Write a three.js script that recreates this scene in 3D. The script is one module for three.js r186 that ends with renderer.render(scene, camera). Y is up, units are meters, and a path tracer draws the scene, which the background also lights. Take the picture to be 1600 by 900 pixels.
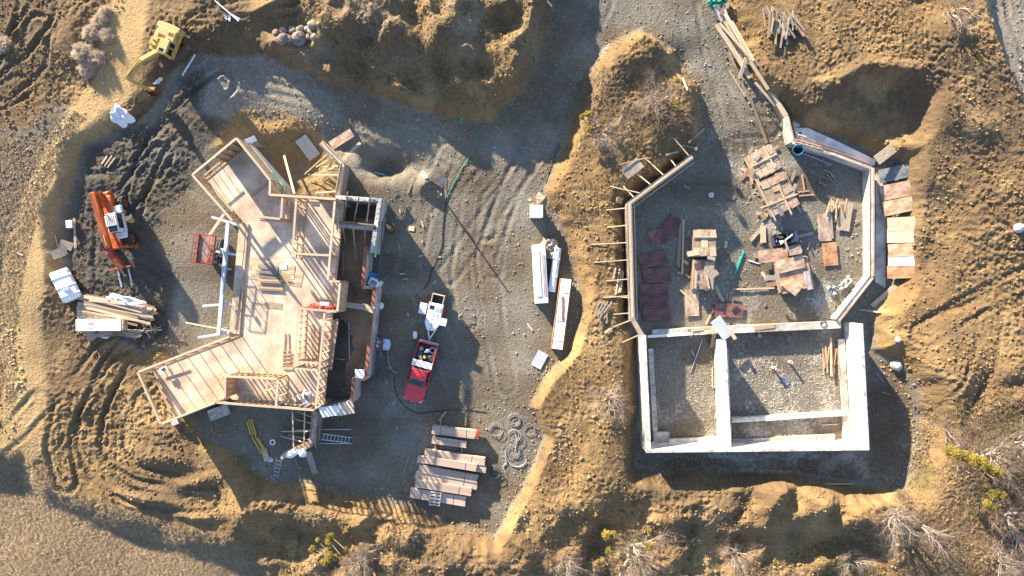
import * as THREE from 'three';
import { mergeGeometries } from 'three/addons/utils/BufferGeometryUtils.js';
import { RoundedBoxGeometry } from 'three/addons/geometries/RoundedBoxGeometry.js';

// ---------- camera, sky, sun, exposure ----------
const V3 = THREE.Vector3;
const scene = new THREE.Scene();
const CAM_H = 59.2, FOCAL = 1066;                      // drone height over the yard; focal length for a 1600 px wide frame
const camera = new THREE.PerspectiveCamera(2 * Math.atan(450 / FOCAL) * 180 / Math.PI, 16 / 9, 0.5, 1200);
camera.position.set(0, CAM_H, 0); camera.up.set(0, 0, -1); camera.lookAt(0, 0, 0);
const renderer = new THREE.WebGLRenderer({ antialias: true });
renderer.toneMapping = THREE.LinearToneMapping;
renderer.toneMappingExposure = 4.1;
renderer.shadowMap.enabled = true;
const SUN = new V3(-0.551, 0.276, -0.789).normalize();
{
  const W = 256, Hh = 128, d = new Float32Array(W * Hh * 4);
  for (let j = 0; j < Hh; j++) for (let i = 0; i < W; i++) {
    const el = ((j + .5) / Hh - .5) * Math.PI, az = ((i + .5) / W - .5) * 2 * Math.PI;   // row 0 is the bottom
    const dir = new V3(Math.cos(el) * Math.cos(az), Math.sin(el), Math.cos(el) * Math.sin(az));
    const up = Math.max(0, dir.y), t = Math.pow(1 - up, 3.0), c = Math.max(0, dir.dot(SUN));
    const glow = 0.10 * Math.pow(c, 6) + 0.16 * Math.pow(c, 40);
    const k = (i + j * W) * 4;
    d[k] = 0.084 + 0.12 * t + glow * 1.25; d[k + 1] = 0.136 + 0.126 * t + glow; d[k + 2] = 0.235 + 0.128 * t + glow * .68; d[k + 3] = 1;
    if (dir.y < 0) { const g = Math.min(1, -dir.y * 6); for (let q = 0; q < 3; q++) d[k + q] += ([.06, .05, .035][q] - d[k + q]) * g; }
  }
  const sky = new THREE.DataTexture(d, W, Hh, THREE.RGBAFormat, THREE.FloatType);
  sky.mapping = THREE.EquirectangularReflectionMapping; sky.magFilter = THREE.LinearFilter; sky.minFilter = THREE.LinearFilter; sky.needsUpdate = true;
  scene.background = sky; scene.environment = sky;
}
const sun = new THREE.DirectionalLight(new THREE.Color().setRGB(1.0, 0.85, 0.635), 5);
sun.position.copy(SUN).multiplyScalar(120); sun.castShadow = true; sun.shadow.radius = 1.4;
Object.assign(sun.shadow.camera, { left: -75, right: 75, top: 60, bottom: -60, near: 1, far: 300 });
sun.shadow.mapSize.set(4096, 4096); sun.shadow.bias = -0.0005; sun.shadow.normalBias = 0.03;
scene.add(sun); scene.add(sun.target);

// ---------- helpers ----------
function rng(seed) { let a = seed >>> 0; return () => { a = a + 0x6D2B79F5 | 0; let t = Math.imul(a ^ a >>> 15, 1 | a); t = t + Math.imul(t ^ t >>> 7, 61 | t) ^ t; return ((t ^ t >>> 14) >>> 0) / 4294967296; }; }
const R0 = rng(77);
const rr = (a, b, r = R0) => a + (b - a) * r();
const lerp = (a, b, t) => a + (b - a) * t, clamp = (x, a = 0, b = 1) => x < a ? a : x > b ? b : x;
const sstep = (a, b, x) => { const t = clamp((x - a) / (b - a)); return t * t * (3 - 2 * t); };
const MPP = CAM_H / FOCAL;                             // metres per photo pixel at yard level
const P = (u, v, h = 0) => { const s = (CAM_H - h) / FOCAL; return new V3((u - 800) * s, h, (v - 450) * s); };
const PERM = new Float32Array(4096), PERM2 = new Float32Array(4096);
{ const r = rng(9); for (let i = 0; i < 4096; i++) { const a = r() * Math.PI * 2; PERM[i] = Math.cos(a); PERM2[i] = Math.sin(a); } }
function hsh(i, j) { let h = Math.imul(i, 374761393) + Math.imul(j, 668265263) | 0; h = Math.imul(h ^ h >>> 13, 1274126177); return (h ^ h >>> 16) & 4095; }
function noise(x, y) {
  const i = Math.floor(x), j = Math.floor(y), fx = x - i, fy = y - j;
  const a = hsh(i, j), b = hsh(i + 1, j), c = hsh(i, j + 1), e = hsh(i + 1, j + 1);
  const u = fx * fx * fx * (fx * (fx * 6 - 15) + 10), v = fy * fy * fy * (fy * (fy * 6 - 15) + 10);
  const p = PERM[a] * fx + PERM2[a] * fy, q = PERM[b] * (fx - 1) + PERM2[b] * fy, r = PERM[c] * fx + PERM2[c] * (fy - 1), s = PERM[e] * (fx - 1) + PERM2[e] * (fy - 1);
  return (p + (q - p) * u + (r - p) * v + (p - q - r + s) * u * v) * 1.5;
}
const taken = {};
function numbered(n) { const k = taken[n] = (taken[n] ?? -1) + 1; return k ? n + '_' + String(k).padStart(3, '0') : n; }
function shade(o) { o.castShadow = true; o.receiveShadow = true; return o; }
function tag(o, label, category, group) { o.userData.label = label; o.userData.category = category; o.userData.kind ??= 'thing'; if (group) o.userData.group = group; return o; }
function structure(o, name) { o.name = name; o.userData.kind = 'structure'; shade(o); scene.add(o); return o; }
function thing(name, label, category, pos = [0, 0, 0], turn = 0, group) {
  const o = new THREE.Group(); o.name = numbered(name); o.position.set(pos[0], pos[1], pos[2]); o.rotation.y = turn; scene.add(o); return tag(o, label, category, group);
}
function mesh(name, geo, mat, parent) { const m = shade(new THREE.Mesh(geo, mat)); m.name = name; if (parent) parent.add(m); return m; }
function solo(name, geo, mat, label, category, group) { const m = mesh(numbered(name), geo, mat); scene.add(m); return tag(m, label, category, group); }
const UNIT = new THREE.BoxGeometry(1, 1, 1);
const UNITB = (() => { const g = new RoundedBoxGeometry(1, 1, 1, 1, 0.03); return g; })();
// a box between two points a and b, h high and w wide, as a Mesh part that shares one geometry
function bar(name, a, b, w, h, mat, parent, geo = UNIT, across) {
  const m = mesh(name, geo, mat, parent), d = new V3().subVectors(b, a), L = d.length(); d.divideScalar(L);
  const side = new V3().crossVectors(d, across ?? (Math.abs(d.y) > .999 ? new V3(1, 0, 0) : new V3(0, 1, 0))).normalize(), up = new V3().crossVectors(side, d);
  m.quaternion.setFromRotationMatrix(new THREE.Matrix4().makeBasis(d, up, side));
  m.position.addVectors(a, b).multiplyScalar(.5);
  if (mat.userData.metric) { const g = new THREE.BoxGeometry(L, h, w), uv = g.attributes.uv, f = [[w, h], [w, h], [L, w], [L, w], [L, h], [L, h]], o = R0(); for (let i = 0; i < 24; i++) uv.setXY(i, uv.getX(i) * f[i >> 2][0] * .21 + o, uv.getY(i) * f[i >> 2][1] * .21 + o); m.geometry = g; } else m.scale.set(L, h, w);
  return m;
}
function boxAt(name, x, y, z, sx, sy, sz, mat, parent, ry = 0, rx = 0, rz = 0, geo = UNIT) {
  const m = mesh(name, geo, mat, parent); m.position.set(x, y, z); m.scale.set(sx, sy, sz); m.rotation.set(rx, ry, rz); return m;
}
const tube = (pts, r, seg = 24, rad = 6, closed = false) => new THREE.TubeGeometry(new THREE.CatmullRomCurve3(pts, closed), seg, r, rad, closed);
const cyl = (r, h, n = 14, r2 = r) => new THREE.CylinderGeometry(r2, r, h, n);
const yawOf = (dx, dz) => Math.atan2(-dz, dx);
const rgb = (r, g, b) => new THREE.Color().setRGB(r, g, b);
// ---------- textures ----------
function dataTex(w, h, fn, srgb = true, rep = true) {
  const d = new Uint8Array(w * h * 4);
  for (let j = 0; j < h; j++) for (let i = 0; i < w; i++) { const c = fn(i, j, i / w, j / h), k = (i + j * w) * 4; d[k] = clamp(c[0]) * 255; d[k + 1] = clamp(c[1]) * 255; d[k + 2] = clamp(c[2]) * 255; d[k + 3] = 255; }
  const t = new THREE.DataTexture(d, w, h); t.magFilter = THREE.LinearFilter; t.minFilter = THREE.LinearMipmapLinearFilter; t.generateMipmaps = true;
  if (rep) t.wrapS = t.wrapT = THREE.RepeatWrapping; if (srgb) t.colorSpace = THREE.SRGBColorSpace; t.needsUpdate = true; return t;
}
function tnoise(x, y, p) {   // noise that repeats after p cells
  const i = Math.floor(x), j = Math.floor(y), fx = x - i, fy = y - j, w = n => ((n % p) + p) % p;
  const a = hsh(w(i), w(j)), b = hsh(w(i + 1), w(j)), c = hsh(w(i), w(j + 1)), e = hsh(w(i + 1), w(j + 1));
  const u = fx * fx * (3 - 2 * fx), v = fy * fy * (3 - 2 * fy);
  const P1 = PERM[a] * fx + PERM2[a] * fy, Q = PERM[b] * (fx - 1) + PERM2[b] * fy, R = PERM[c] * fx + PERM2[c] * (fy - 1), S = PERM[e] * (fx - 1) + PERM2[e] * (fy - 1);
  return (P1 + (Q - P1) * u + (R - P1) * v + (P1 - Q - R + S) * u * v) * 1.5;
}
const grainMap = dataTex(512, 512, (i, j, u, v) => {
  let n = .5 * tnoise(u * 64, v * 64, 64) + .5 * tnoise(u * 128, v * 128, 128) + .35 * tnoise(u * 24, v * 24, 24);
  const g = .88 + .12 * n; return [g, g * .995, g * .985];
});
const grainBump = dataTex(512, 512, (i, j, u, v) => { const n = .5 + .35 * tnoise(u * 40, v * 40, 40) + .25 * tnoise(u * 100, v * 100, 100); return [n, n, n]; }, false);

// ---------- the lie of the land (polygons and heights read from the photograph, in its pixels at yard level) ----------
const poly = s => s.trim().split(/\s+/).map(p => p.split(',').map(Number));
function sdPoly(pts, x, y) {
  let d = 1e18, s = 1;
  for (let i = 0, j = pts.length - 1; i < pts.length; j = i++) {
    const [ax, ay] = pts[i], [bx, by] = pts[j], ex = bx - ax, ey = by - ay, wx = x - ax, wy = y - ay;
    const t = clamp((wx * ex + wy * ey) / (ex * ex + ey * ey)), qx = wx - ex * t, qy = wy - ey * t; d = Math.min(d, qx * qx + qy * qy);
    const c1 = y >= ay, c2 = y < by, c3 = ex * wy > ey * wx; if ((c1 && c2 && c3) || (!c1 && !c2 && !c3)) s = -s;
  }
  return s * Math.sqrt(d);                              // negative inside
}
function sdLine(pts, x, y) {
  let d = 1e18;
  for (let i = 0; i + 1 < pts.length; i++) {
    const [ax, ay] = pts[i], [bx, by] = pts[i + 1], ex = bx - ax, ey = by - ay, wx = x - ax, wy = y - ay, t = clamp((wx * ex + wy * ey) / (ex * ex + ey * ey));
    const qx = wx - ex * t, qy = wy - ey * t; d = Math.min(d, qx * qx + qy * qy);
  }
  return Math.sqrt(d);
}
const GU0 = -260, GV0 = -200, GST = 3, GNU = 710, GNV = 436;
function gridOf(fn, st = GST) {
  const nu = Math.floor((GNU - 1) * GST / st) + 1, nv = Math.floor((GNV - 1) * GST / st) + 1, a = new Float32Array(nu * nv);
  for (let j = 0; j < nv; j++) for (let i = 0; i < nu; i++) a[i + j * nu] = fn(GU0 + i * st, GV0 + j * st);
  return (u, v) => {
    const x = clamp((u - GU0) / st, 0, nu - 1.001), y = clamp((v - GV0) / st, 0, nv - 1.001), i = x | 0, j = y | 0, fx = x - i, fy = y - j, k = i + j * nu;
    return (a[k] * (1 - fx) + a[k + 1] * fx) * (1 - fy) + (a[k + nu] * (1 - fx) + a[k + nu + 1] * fx) * fy;
  };
}
const yardPoly = poly(`868,-90 1128,-90 1120,0 1150,92 1180,150 1228,196 1300,222 1398,258 1392,440 1330,505 1000,505 985,500 984,318 1088,240 1100,196 1090,140 1054,80 1000,50 950,68
  905,130 882,200 860,268 847,302 872,360 900,430 908,490 890,545 850,590 829,634 852,680 818,760 774,838 700,810 645,787 560,770 500,748 430,738 380,704 330,668 380,560 430,300 500,215 560,190 640,190 700,205 770,196 830,150 862,60`);
const leftPoly = poly(`720,200 640,176 560,150 480,128 420,104 330,102 270,130 225,200 185,206 142,232 124,300 103,335 106,440 125,470 215,548 262,530 300,640 335,668 420,560 430,300 335,240 375,180 450,186 540,200 720,300`);
const pitPoly = poly(`995,490 1352,480 1362,548 1418,606 1426,690 1400,748 1330,748 1200,730 1050,730 996,724`);
const fieldPoly = poly(`-900,690 60,700 95,752 150,772 200,792 270,812 330,826 385,842 420,868 450,930 450,1500 -900,1500`);
const lFieldPoly = poly(`-900,215 40,200 85,150 120,175 90,240 60,290 40,340 20,420 -5,520 0,640 -900,690`);
const hollowPoly = poly(`1252,186 1286,150 1322,122 1398,130 1432,160 1434,212 1402,246 1330,236 1268,208`);
const road2Poly = poly(`1496,-900 1500,0 1522,80 1552,160 1596,270 1660,420 2600,420 2600,-900`);
const ochrePoly = poly(`352,215 380,172 440,176 500,205 532,230 530,306 440,306 436,286 420,262`);
const mudPoly = poly(`236,196 190,204 142,232 124,300 103,335 106,440 125,470 215,548 262,540 272,470 275,430 240,380 252,320 300,290 300,250 365,200 330,180 340,110 290,118`);
const bottomVeg = poly(`1390,780 1440,690 1470,640 1620,600 1900,700 1900,1200 1150,1200 1180,900 1300,850`);
const trackLine = poly(`225,-90 205,0 196,60 172,140 122,212 78,300 46,400 32,480 42,600 32,700`);
// lines read on raised ground lie nearer the middle than they look: bring them in by their height over the camera's
const inward = (pts, h, umax = 1e9) => { for (const p of pts) if (p[0] < umax) { const k = h / CAM_H; p[0] += (800 - p[0]) * k; p[1] += (450 - p[1]) * k; } };
inward(trackLine, 2.4); inward(lFieldPoly, 2.4); inward(leftPoly, 1.6, 320); inward(mudPoly, 1.6, 320);
const sdYard = gridOf((u, v) => Math.min(sdPoly(yardPoly, u, v), sdPoly(leftPoly, u, v), sdPoly(pitPoly, u, v)));
const sdField = gridOf((u, v) => sdPoly(fieldPoly, u, v)), sdLF = gridOf((u, v) => sdPoly(lFieldPoly, u, v)), sdHol = gridOf((u, v) => sdPoly(hollowPoly, u, v));
const sdR2 = gridOf((u, v) => sdPoly(road2Poly, u, v)), sdOch = gridOf((u, v) => sdPoly(ochrePoly, u, v)), sdMud = gridOf((u, v) => sdPoly(mudPoly, u, v)), sdVeg = gridOf((u, v) => sdPoly(bottomVeg, u, v));
const sdTrk = gridOf((u, v) => sdLine(trackLine, u, v)), sdPit = gridOf((u, v) => sdPoly(pitPoly, u, v));
function shepard(pts, s) { return gridOf((u, v) => { let a = 0, b = 0; for (const [x, y, h] of pts) { const d = (u - x) ** 2 + (v - y) ** 2 + s * s, w = 1 / (d * d); a += w * h; b += w; } return a / b; }, 9); }
const pts3 = s => s.trim().split(/\s+/).map(p => p.split(',').map(Number));
// level of the driven ground
const gLevel = shepard(pts3(`330,108,1.7 250,250,1.6 150,260,1.7 200,400,1.6 130,420,1.6 300,350,1.5 320,450,1.4 330,530,1.3 480,150,1.1 560,180,.7 620,200,.4 700,250,.1 740,330,0 650,400,0 700,500,0 700,650,0 700,780,0 600,600,0 600,720,0 480,730,.1
  420,690,.5 380,680,.9 300,650,1.3 540,400,0 480,260,.1 900,200,.25 850,260,.1 800,400,0 860,450,0 940,20,.7 1060,30,.7 1150,150,.4 1080,120,.5 1100,300,0 1200,300,0 1300,300,0 1050,450,0 1200,450,0 1350,400,.1 1050,600,0 1200,600,0 1330,600,.1 1390,650,0 1300,740,-.1 1100,730,-.1
  50,100,1.6 30,300,1.6 60,600,1.5 100,800,1.3 250,700,1.5 300,860,1.2 500,850,.4 900,600,.2 950,400,.1 850,800,.1 1450,300,.5 1500,600,.8 1550,150,.8 1400,100,.6 1450,800,.4 1250,850,0 1000,850,0 600,50,1.1 750,80,.8 450,50,1.5`), 26);
// how far the undriven ground rises above that
const gRise = shepard(pts3(`30,300,.9 80,200,.8 50,60,.9 130,60,.9 190,50,.8 110,230,.75 150,180,.6 60,400,.9 40,600,1.0 100,640,.9 150,560,.5 200,650,.35 280,720,.7 330,770,.9 250,780,.9 140,700,.8 100,850,1.0 300,880,1.0 350,40,1.2 430,30,1.2 460,60,1.25 460,90,.6 520,60,1.5 520,100,.7 600,50,1.6 600,110,.95 680,70,1.6 680,130,1.0 740,40,2.0 740,110,1.5 800,50,2.3 845,10,2.5 845,80,2.2 800,130,1.9 780,165,1.0 720,165,.8 640,145,.6 560,125,.4 480,112,.35 400,80,.6
  420,205,.55 380,195,.4 480,220,.3 440,260,.3 500,270,0 980,90,1.5 940,140,1.4 1000,190,1.9 1060,130,1.6 1070,200,1.5 920,230,1.5 930,330,1.7 960,420,1.9 950,500,2.0 900,640,1.5 960,610,2.0 860,740,1.5 940,740,2.1 800,860,1.7 700,850,1.5 620,820,1.3 540,800,1.4 470,780,1.6 420,770,1.5 440,860,.3 530,870,.7 640,900,1.6 880,860,1.2 910,900,.4 990,850,.8 980,780,1.7 1060,770,1.7 1120,790,1.3
  1180,775,1.9 1240,775,2.1 1300,790,2.0 1370,780,2.1 1230,850,.4 1130,860,.4 1330,860,.9 1400,850,1.6 1440,760,2.0 1450,660,2.3 1500,700,2.3 1550,800,2.0 1560,600,2.6 1450,560,2.4 1400,500,1.8 1480,430,2.2 1550,330,2.4 1460,280,2.1 1420,330,1.3 1410,420,1.2 1500,180,2.4 1440,100,2.3 1350,90,2.3 1280,130,2.1 1250,60,2.0 1200,60,1.6 1170,20,1.5 1300,30,2.3 1500,50,2.2 1350,200,2.0 1560,20,1.6`), 22);
// single mounds and hollows: u, v, half-length, half-width (px), turn (deg), height (m)
const mounds = pts3(`695,70,34,24,-15,.8 625,65,30,22,-20,.7 722,32,34,18,-20,.7 655,18,30,18,10,.5 772,18,36,18,-15,.6 838,40,30,22,0,.6 590,25,26,30,70,.5 560,60,26,20,0,.4 800,120,36,26,-30,.7 775,95,20,14,-40,.4 530,62,24,16,10,.5
  985,105,36,22,-20,.6 950,150,22,30,20,.5 1040,210,34,20,-30,.5 1000,75,30,14,10,.4 1046,110,26,24,0,-.7 1010,150,26,20,10,-.45
  1195,765,26,22,-30,.9 1262,765,22,24,-40,1.0 1330,785,30,24,20,.8 1385,770,22,18,-20,.7 1120,775,26,22,-10,.6 1160,770,14,22,20,-.5 1225,772,10,22,30,-.5 1310,765,12,16,-20,-.4 1206,752,9,9,0,.4 1280,756,10,8,0,.4 1240,790,12,9,10,.4 1352,772,12,9,0,.4 1140,760,12,8,0,.3 1290,840,34,16,20,-.3
  430,770,40,22,-15,.7 500,790,36,18,0,.6 560,800,30,16,20,.5 470,820,50,20,10,-.7 640,830,40,20,15,.5 720,860,40,20,20,.4
  270,705,40,14,10,.55 320,745,36,10,-10,.4 330,790,40,10,5,.5 260,765,50,10,10,.5 990,800,40,20,-30,-.9 930,830,16,40,20,-1.0 880,780,40,24,-30,.4 1060,800,26,14,0,.4 1080,820,18,12,0,-.5
  1310,130,50,12,-18,.5 1380,122,40,12,5,.5 1450,190,26,40,10,.4 1430,610,20,36,-15,.5 1500,600,16,50,20,-.45 1460,480,60,8,-25,-.25 1550,590,40,12,-20,-.5 1490,210,30,20,0,.3 1420,20,34,26,40,-.8 1480,90,26,16,40,-.6
  665,290,14,16,10,.8 602,258,36,20,8,-1.1 600,262,26,16,8,-.7 570,705,22,8,5,.25 545,725,16,6,0,.3 140,70,24,46,15,.3 1247,210,10,8,0,.5 480,265,34,26,0,-.5 540,225,30,16,40,-.9`);
const mound = mounds.map(([u, v, a, b, t, h]) => { const c = Math.cos(t * Math.PI / 180), s = Math.sin(t * Math.PI / 180); return [u, v, a, b, c, s, h, Math.max(a, b) * 2.6]; });
// wheel and crawler tracks: gauge (m), depth (m), lug pattern, line
const tracks = [
  [1.9, .16, 1, poly(`255,500 215,540 185,590 165,640 162,690 182,730 230,755 290,768 340,770`)], [1.9, .16, 1, poly(`215,528 180,552 150,595 128,640 118,690 128,740`)], [1.9, .13, 1, poly(`270,560 220,600 196,650 196,700 230,735 300,750`)],
  [2.2, .2, 1, poly(`60,-40 40,40 14,110 -20,160`)], [2.2, .18, 1, poly(`110,-30 95,40 60,90 10,125`)], [2.0, .14, 1, poly(`92,60 86,110 40,150 -10,165`)], [2.0, .12, 1, poly(`60,150 20,170 -30,180`)],
  [2.0, .16, 1, poly(`345,110 290,150 230,215 205,270 190,330`)], [2.0, .16, 1, poly(`360,140 305,180 262,225 225,300 215,350`)], [2.0, .14, 1, poly(`300,150 250,200 215,240 170,260`)], [2.0, .17, 1, poly(`265,250 225,300 200,330`)], [2.0, .12, 1, poly(`140,300 150,360 145,420 170,470`)],
  [1.7, .05, 0, poly(`700,215 600,170 500,150 400,130 330,130`)], [1.7, .05, 0, poly(`740,245 640,205 540,180 430,150`)], [1.7, .04, 0, poly(`940,10 880,130 840,230 770,330 700,430`)], [1.7, .05, 0, poly(`900,100 840,190 790,240 740,300 720,420 730,500`)], [1.7, .04, 0, poly(`820,250 780,340 770,420`)], [1.8, .05, 0, poly(`700,240 660,330 640,420 690,520 720,620`)], [1.8, .05, 0, poly(`860,190 800,290 760,400 770,500 790,600`)], [1.8, .05, 0, poly(`560,190 620,230 700,280 760,360`)], [1.8, .05, 0, poly(`1100,20 1120,110 1150,200 1200,200`)],
  [1.9, .1, 1, poly(`480,20 430,30 380,40 330,60`)], [1.9, .1, 1, poly(`470,8 420,25 360,30`)], [1.7, .05, 0, poly(`1060,-20 1080,60 1120,140 1150,220 1160,300`)], [2, .1, 1, poly(`1600,230 1560,120 1540,40 1530,-40`)],
  [1.9, .1, 1, poly(`1420,520 1480,480 1560,440 1620,420`)], [1.9, .08, 1, poly(`1460,640 1500,560 1510,500`)], [1.9, .08, 1, poly(`95,620 60,660 20,690`)],
].map(([g, d, l, p]) => ({ g: g / 2 / MPP, d, l, p, x0: Math.min(...p.map(q => q[0])) - 36, x1: Math.max(...p.map(q => q[0])) + 36, y0: Math.min(...p.map(q => q[1])) - 36, y1: Math.max(...p.map(q => q[1])) + 36 }));

const C = { ochre: [.335, .218, .094], ochreD: [.2, .124, .056], brown: [.118, .08, .048], gravel: [.25, .236, .205], gravelD: [.12, .115, .104], yard: [.2, .17, .122], mud: [.066, .06, .052], mudB: [.12, .09, .055], field: [.33, .245, .16], fieldD: [.25, .18, .118], lfield: [.2, .163, .118], buff: [.27, .2, .125], cream: [.5, .345, .165], grass: [.14, .125, .045], pale: [.4, .37, .32], litter: [.24, .155, .085], black: [.05, .045, .04] };
const mix3 = (a, b, t) => { a[0] += (b[0] - a[0]) * t; a[1] += (b[1] - a[1]) * t; a[2] += (b[2] - a[2]) * t; };
const tmp = [0, 0, 0];
function land(x, z, out) {
  const wx = noise(x * .35, z * .35) * 7 + noise(x * 1.3 + 9, z * 1.3) * 3, wz = noise(x * .35 + 40, z * .35) * 7 + noise(x * 1.3, z * 1.3 + 30) * 3;
  const u0 = x / MPP + 800, v0 = z / MPP + 450, crisp = sstep(740, 770, u0) * sstep(940, 915, u0) * sstep(430, 480, v0) * sstep(870, 850, v0), wide = sstep(1370, 1400, u0) * sstep(480, 560, v0), wk = .7 - .38 * crisp, u = u0 + wx * wk, v = v0 + wz * wk;
  const far = sstep(0, 500, Math.max(-u0 - 60, u0 - 1660, -v0 - 60, v0 - 960, 0));
  const sy = sdYard(u, v) * MPP, bankW = lerp(1.3 + .6 * noise(x * .2, z * .2 + 7), .38, crisp) + 1.1 * wide;
  const out01 = sstep(-.15, bankW + .35, sy);
  let h = gLevel(u0, v0) + gRise(u0, v0) * out01;
  let fld = sstep(.6, -2.4, sdField(u, v) * MPP); h -= (1.35 - .055 * clamp((v0 - 770) * MPP, 0, 12)) * fld;
  const hol = sstep(.3, -1.6, sdHol(u, v) * MPP); h -= 1.25 * hol;
  const r2 = sstep(.2, -1.4, sdR2(u, v) * MPP); h -= 1.1 * r2;
  const trk = sstep(38, 24, sdTrk(u, v)); h += .08 * trk * (1 - sstep(-.4, .2, -sy));
  for (const m of mound) {
    const dx = u - m[0], dy = v - m[1]; if (Math.abs(dx) > m[7] || Math.abs(dy) > m[7]) continue;
    const a = (dx * m[4] + dy * m[5]) / m[2], b = (-dx * m[5] + dy * m[4]) / m[3], q = a * a + b * b; if (q < 6) h += m[6] * Math.exp(-q * 1.1);
  }
  const lf = sstep(6, -10, sdLF(u, v)), mud = sstep(8, -14, sdMud(u, v)), och = sstep(4, -8, sdOch(u, v)), veg = sstep(30, -30, sdVeg(u, v)), pit = sstep(2, -4, sdPit(u, v));
  const grav = 1 - out01, n1 = noise(x * .16, z * .16), n2 = noise(x * .45 + 3, z * .45), n3 = noise(x * 1.4, z * 1.4 + 5), n4 = noise(x * 3.6 + 11, z * 3.6), n5 = noise(x * 7.5, z * 7.5 + 2);
  // roughness of the surface
  let rough = lerp(1.0, .16, grav); rough = lerp(rough, .95, mud); rough = lerp(rough, .42, fld); rough = lerp(rough, .16, trk); rough = lerp(rough, .7, och); rough = lerp(rough, .85, lf); rough = lerp(rough, .2, r2); const rp = noise(x * .13 + 31, z * .13) + .6 * noise(x * .4 + 8, z * .4); rough *= .45 + 1.0 * sstep(-.35, .55, rp);
  const bil = 1 - 2 * Math.abs(n3), st = noise(x * .9 + z * .55, (z * .9 - x * .55) * 2.6);
  const rightSlope = sstep(1380, 1440, u0) * (1 - veg);
  const rid = 1 - 2 * Math.abs(noise(x * 2.4 + 17, z * 2.4));
  h += rough * (.065 * n2 + .048 * bil * (1 - .5 * fld) + .042 * rid + .04 * n4 + .018 * n5 + .085 * st * rightSlope) + .10 * n1;
  const lump = out01 * (sstep(380, 450, u0) * sstep(900, 850, u0) * sstep(190, 130, v0) + .55 * sstep(745, 790, v0) * sstep(350, 420, u0) * sstep(1420, 1380, u0));
  if (lump > .02) h += lump * (.62 * (1 - 2.2 * Math.abs(noise(x * .3 + 2, z * .3))) + .32 * noise(x * .75, z * .75 + 6) + .06 * bil);
  if (mud > .02) h += mud * .10 * noise(x * .5 + z * .42, (z * .5 - x * .42) * 3.2);
  let rut = 0;
  for (const t of tracks) {
    if (u0 < t.x0 || u0 > t.x1 || v0 < t.y0 || v0 > t.y1) continue;
    const d = sdLine(t.p, u0 + wx * .12, v0 + wz * .12), e = Math.abs(d - t.g) / 4.6; if (e > 3) continue;
    const w = Math.exp(-e * e * 1.6), lip = Math.exp(-(e - 1.5) * (e - 1.5) * 5);
    const dv = t.d * clamp(.75 + 1.1 * noise(x * .31 + t.g, z * .31), 0, 1.3); h += dv * (-w + .55 * lip * (.6 + n3)) + (t.l ? dv * .3 * w * Math.sin((x * .8 + z * 1.1) * 15) : 0); rut = Math.max(rut, w * (t.l ? 1 : .5));
  }
  if (out) {
    const c = tmp; c[0] = C.ochre[0]; c[1] = C.ochre[1]; c[2] = C.ochre[2];
    mix3(c, C.ochreD, clamp(.35 + .9 * n1 + .5 * n3)); mix3(c, C.brown, clamp(.25 + .8 * n2 - .5 * n1) * .7);
    mix3(c, C.brown, sstep(.02, .45, noise(x * .1 + 20, z * .1) + .35 * n3) * .62); mix3(c, C.cream, .35 * sstep(.2, .5, noise(x * .33 + 44, z * .33 + 12)));
    mix3(c, C.brown, .55 * sstep(160, 110, v0) * sstep(460, 380, u0)); mix3(c, C.brown, .38 * sstep(1390, 1450, u0) * clamp(.8 + n1));
    mix3(c, C.brown, .5 * sstep(880, 640, u0) * sstep(200, 60, v0) * sstep(400, 460, u0));
    mix3(c, C.buff, .6 * sstep(-.2, .35, noise(x * .2 + 3, z * .2)) * sstep(400, 560, u0) * sstep(880, 840, u0) * sstep(170, 90, v0)); mix3(c, C.pale, .2 * sstep(.05, .4, noise(x * .22 + 3, z * .22)) * sstep(400, 560, u0) * sstep(880, 760, u0) * sstep(150, 60, v0));
    mix3(c, C.lfield, lf); mix3(c, C.brown, lf * clamp(.2 + n2) * .6);
    mix3(c, C.field, fld); mix3(c, C.fieldD, fld * clamp(.15 + .8 * n2 + .7 * n4)); mix3(c, C.grass, fld * .25 * clamp(n1 + .2));
    const tl = sstep(140, 20, u0) * sstep(200, 120, v0); mix3(c, C.brown, .5 * tl);
    mix3(c, C.cream, trk * (1 - grav) * clamp(.9 + .4 * n2));
    mix3(c, C.litter, veg * clamp(.35 + .6 * n3 + .3 * n1)); mix3(c, C.grass, veg * sstep(.02, .4, noise(x * .28 + 60, z * .28)) * .75);
    // driven ground
    const g = [C.yard[0], C.yard[1], C.yard[2]], gv = clamp(.34 + 1.1 * n1 + .5 * n2); mix3(g, C.gravel, gv);
    mix3(g, C.gravelD, .55 * sstep(0, .5, noise(x * .24 + 33, z * .24 + 71) + .3 * n4));
    if (u0 > 960) { mix3(g, C.gravel, .6); mix3(g, C.yard, .45 * clamp(.5 + n2 + n1)); } mix3(g, C.gravel, .6 * sstep(700, 620, u0) * sstep(260, 180, v0));
    mix3(g, C.pale, .85 * sstep(.08, .42, noise(x * .42 + 7, z * .42 + 31) + .4 * n4) * sstep(1100, 1180, u0) * sstep(1330, 1280, u0) * sstep(230, 270, v0)); mix3(g, C.pale, .85 * sstep(0, .4, noise(x * .5 + 70, z * .5) + .4 * n4) * pit * sstep(590, 690, v0 + 70 * n2)); mix3(g, C.pale, .6 * sstep(.05, .4, n2) * pit * sstep(655, 668, v0) * sstep(1140, 1150, u0));
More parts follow.
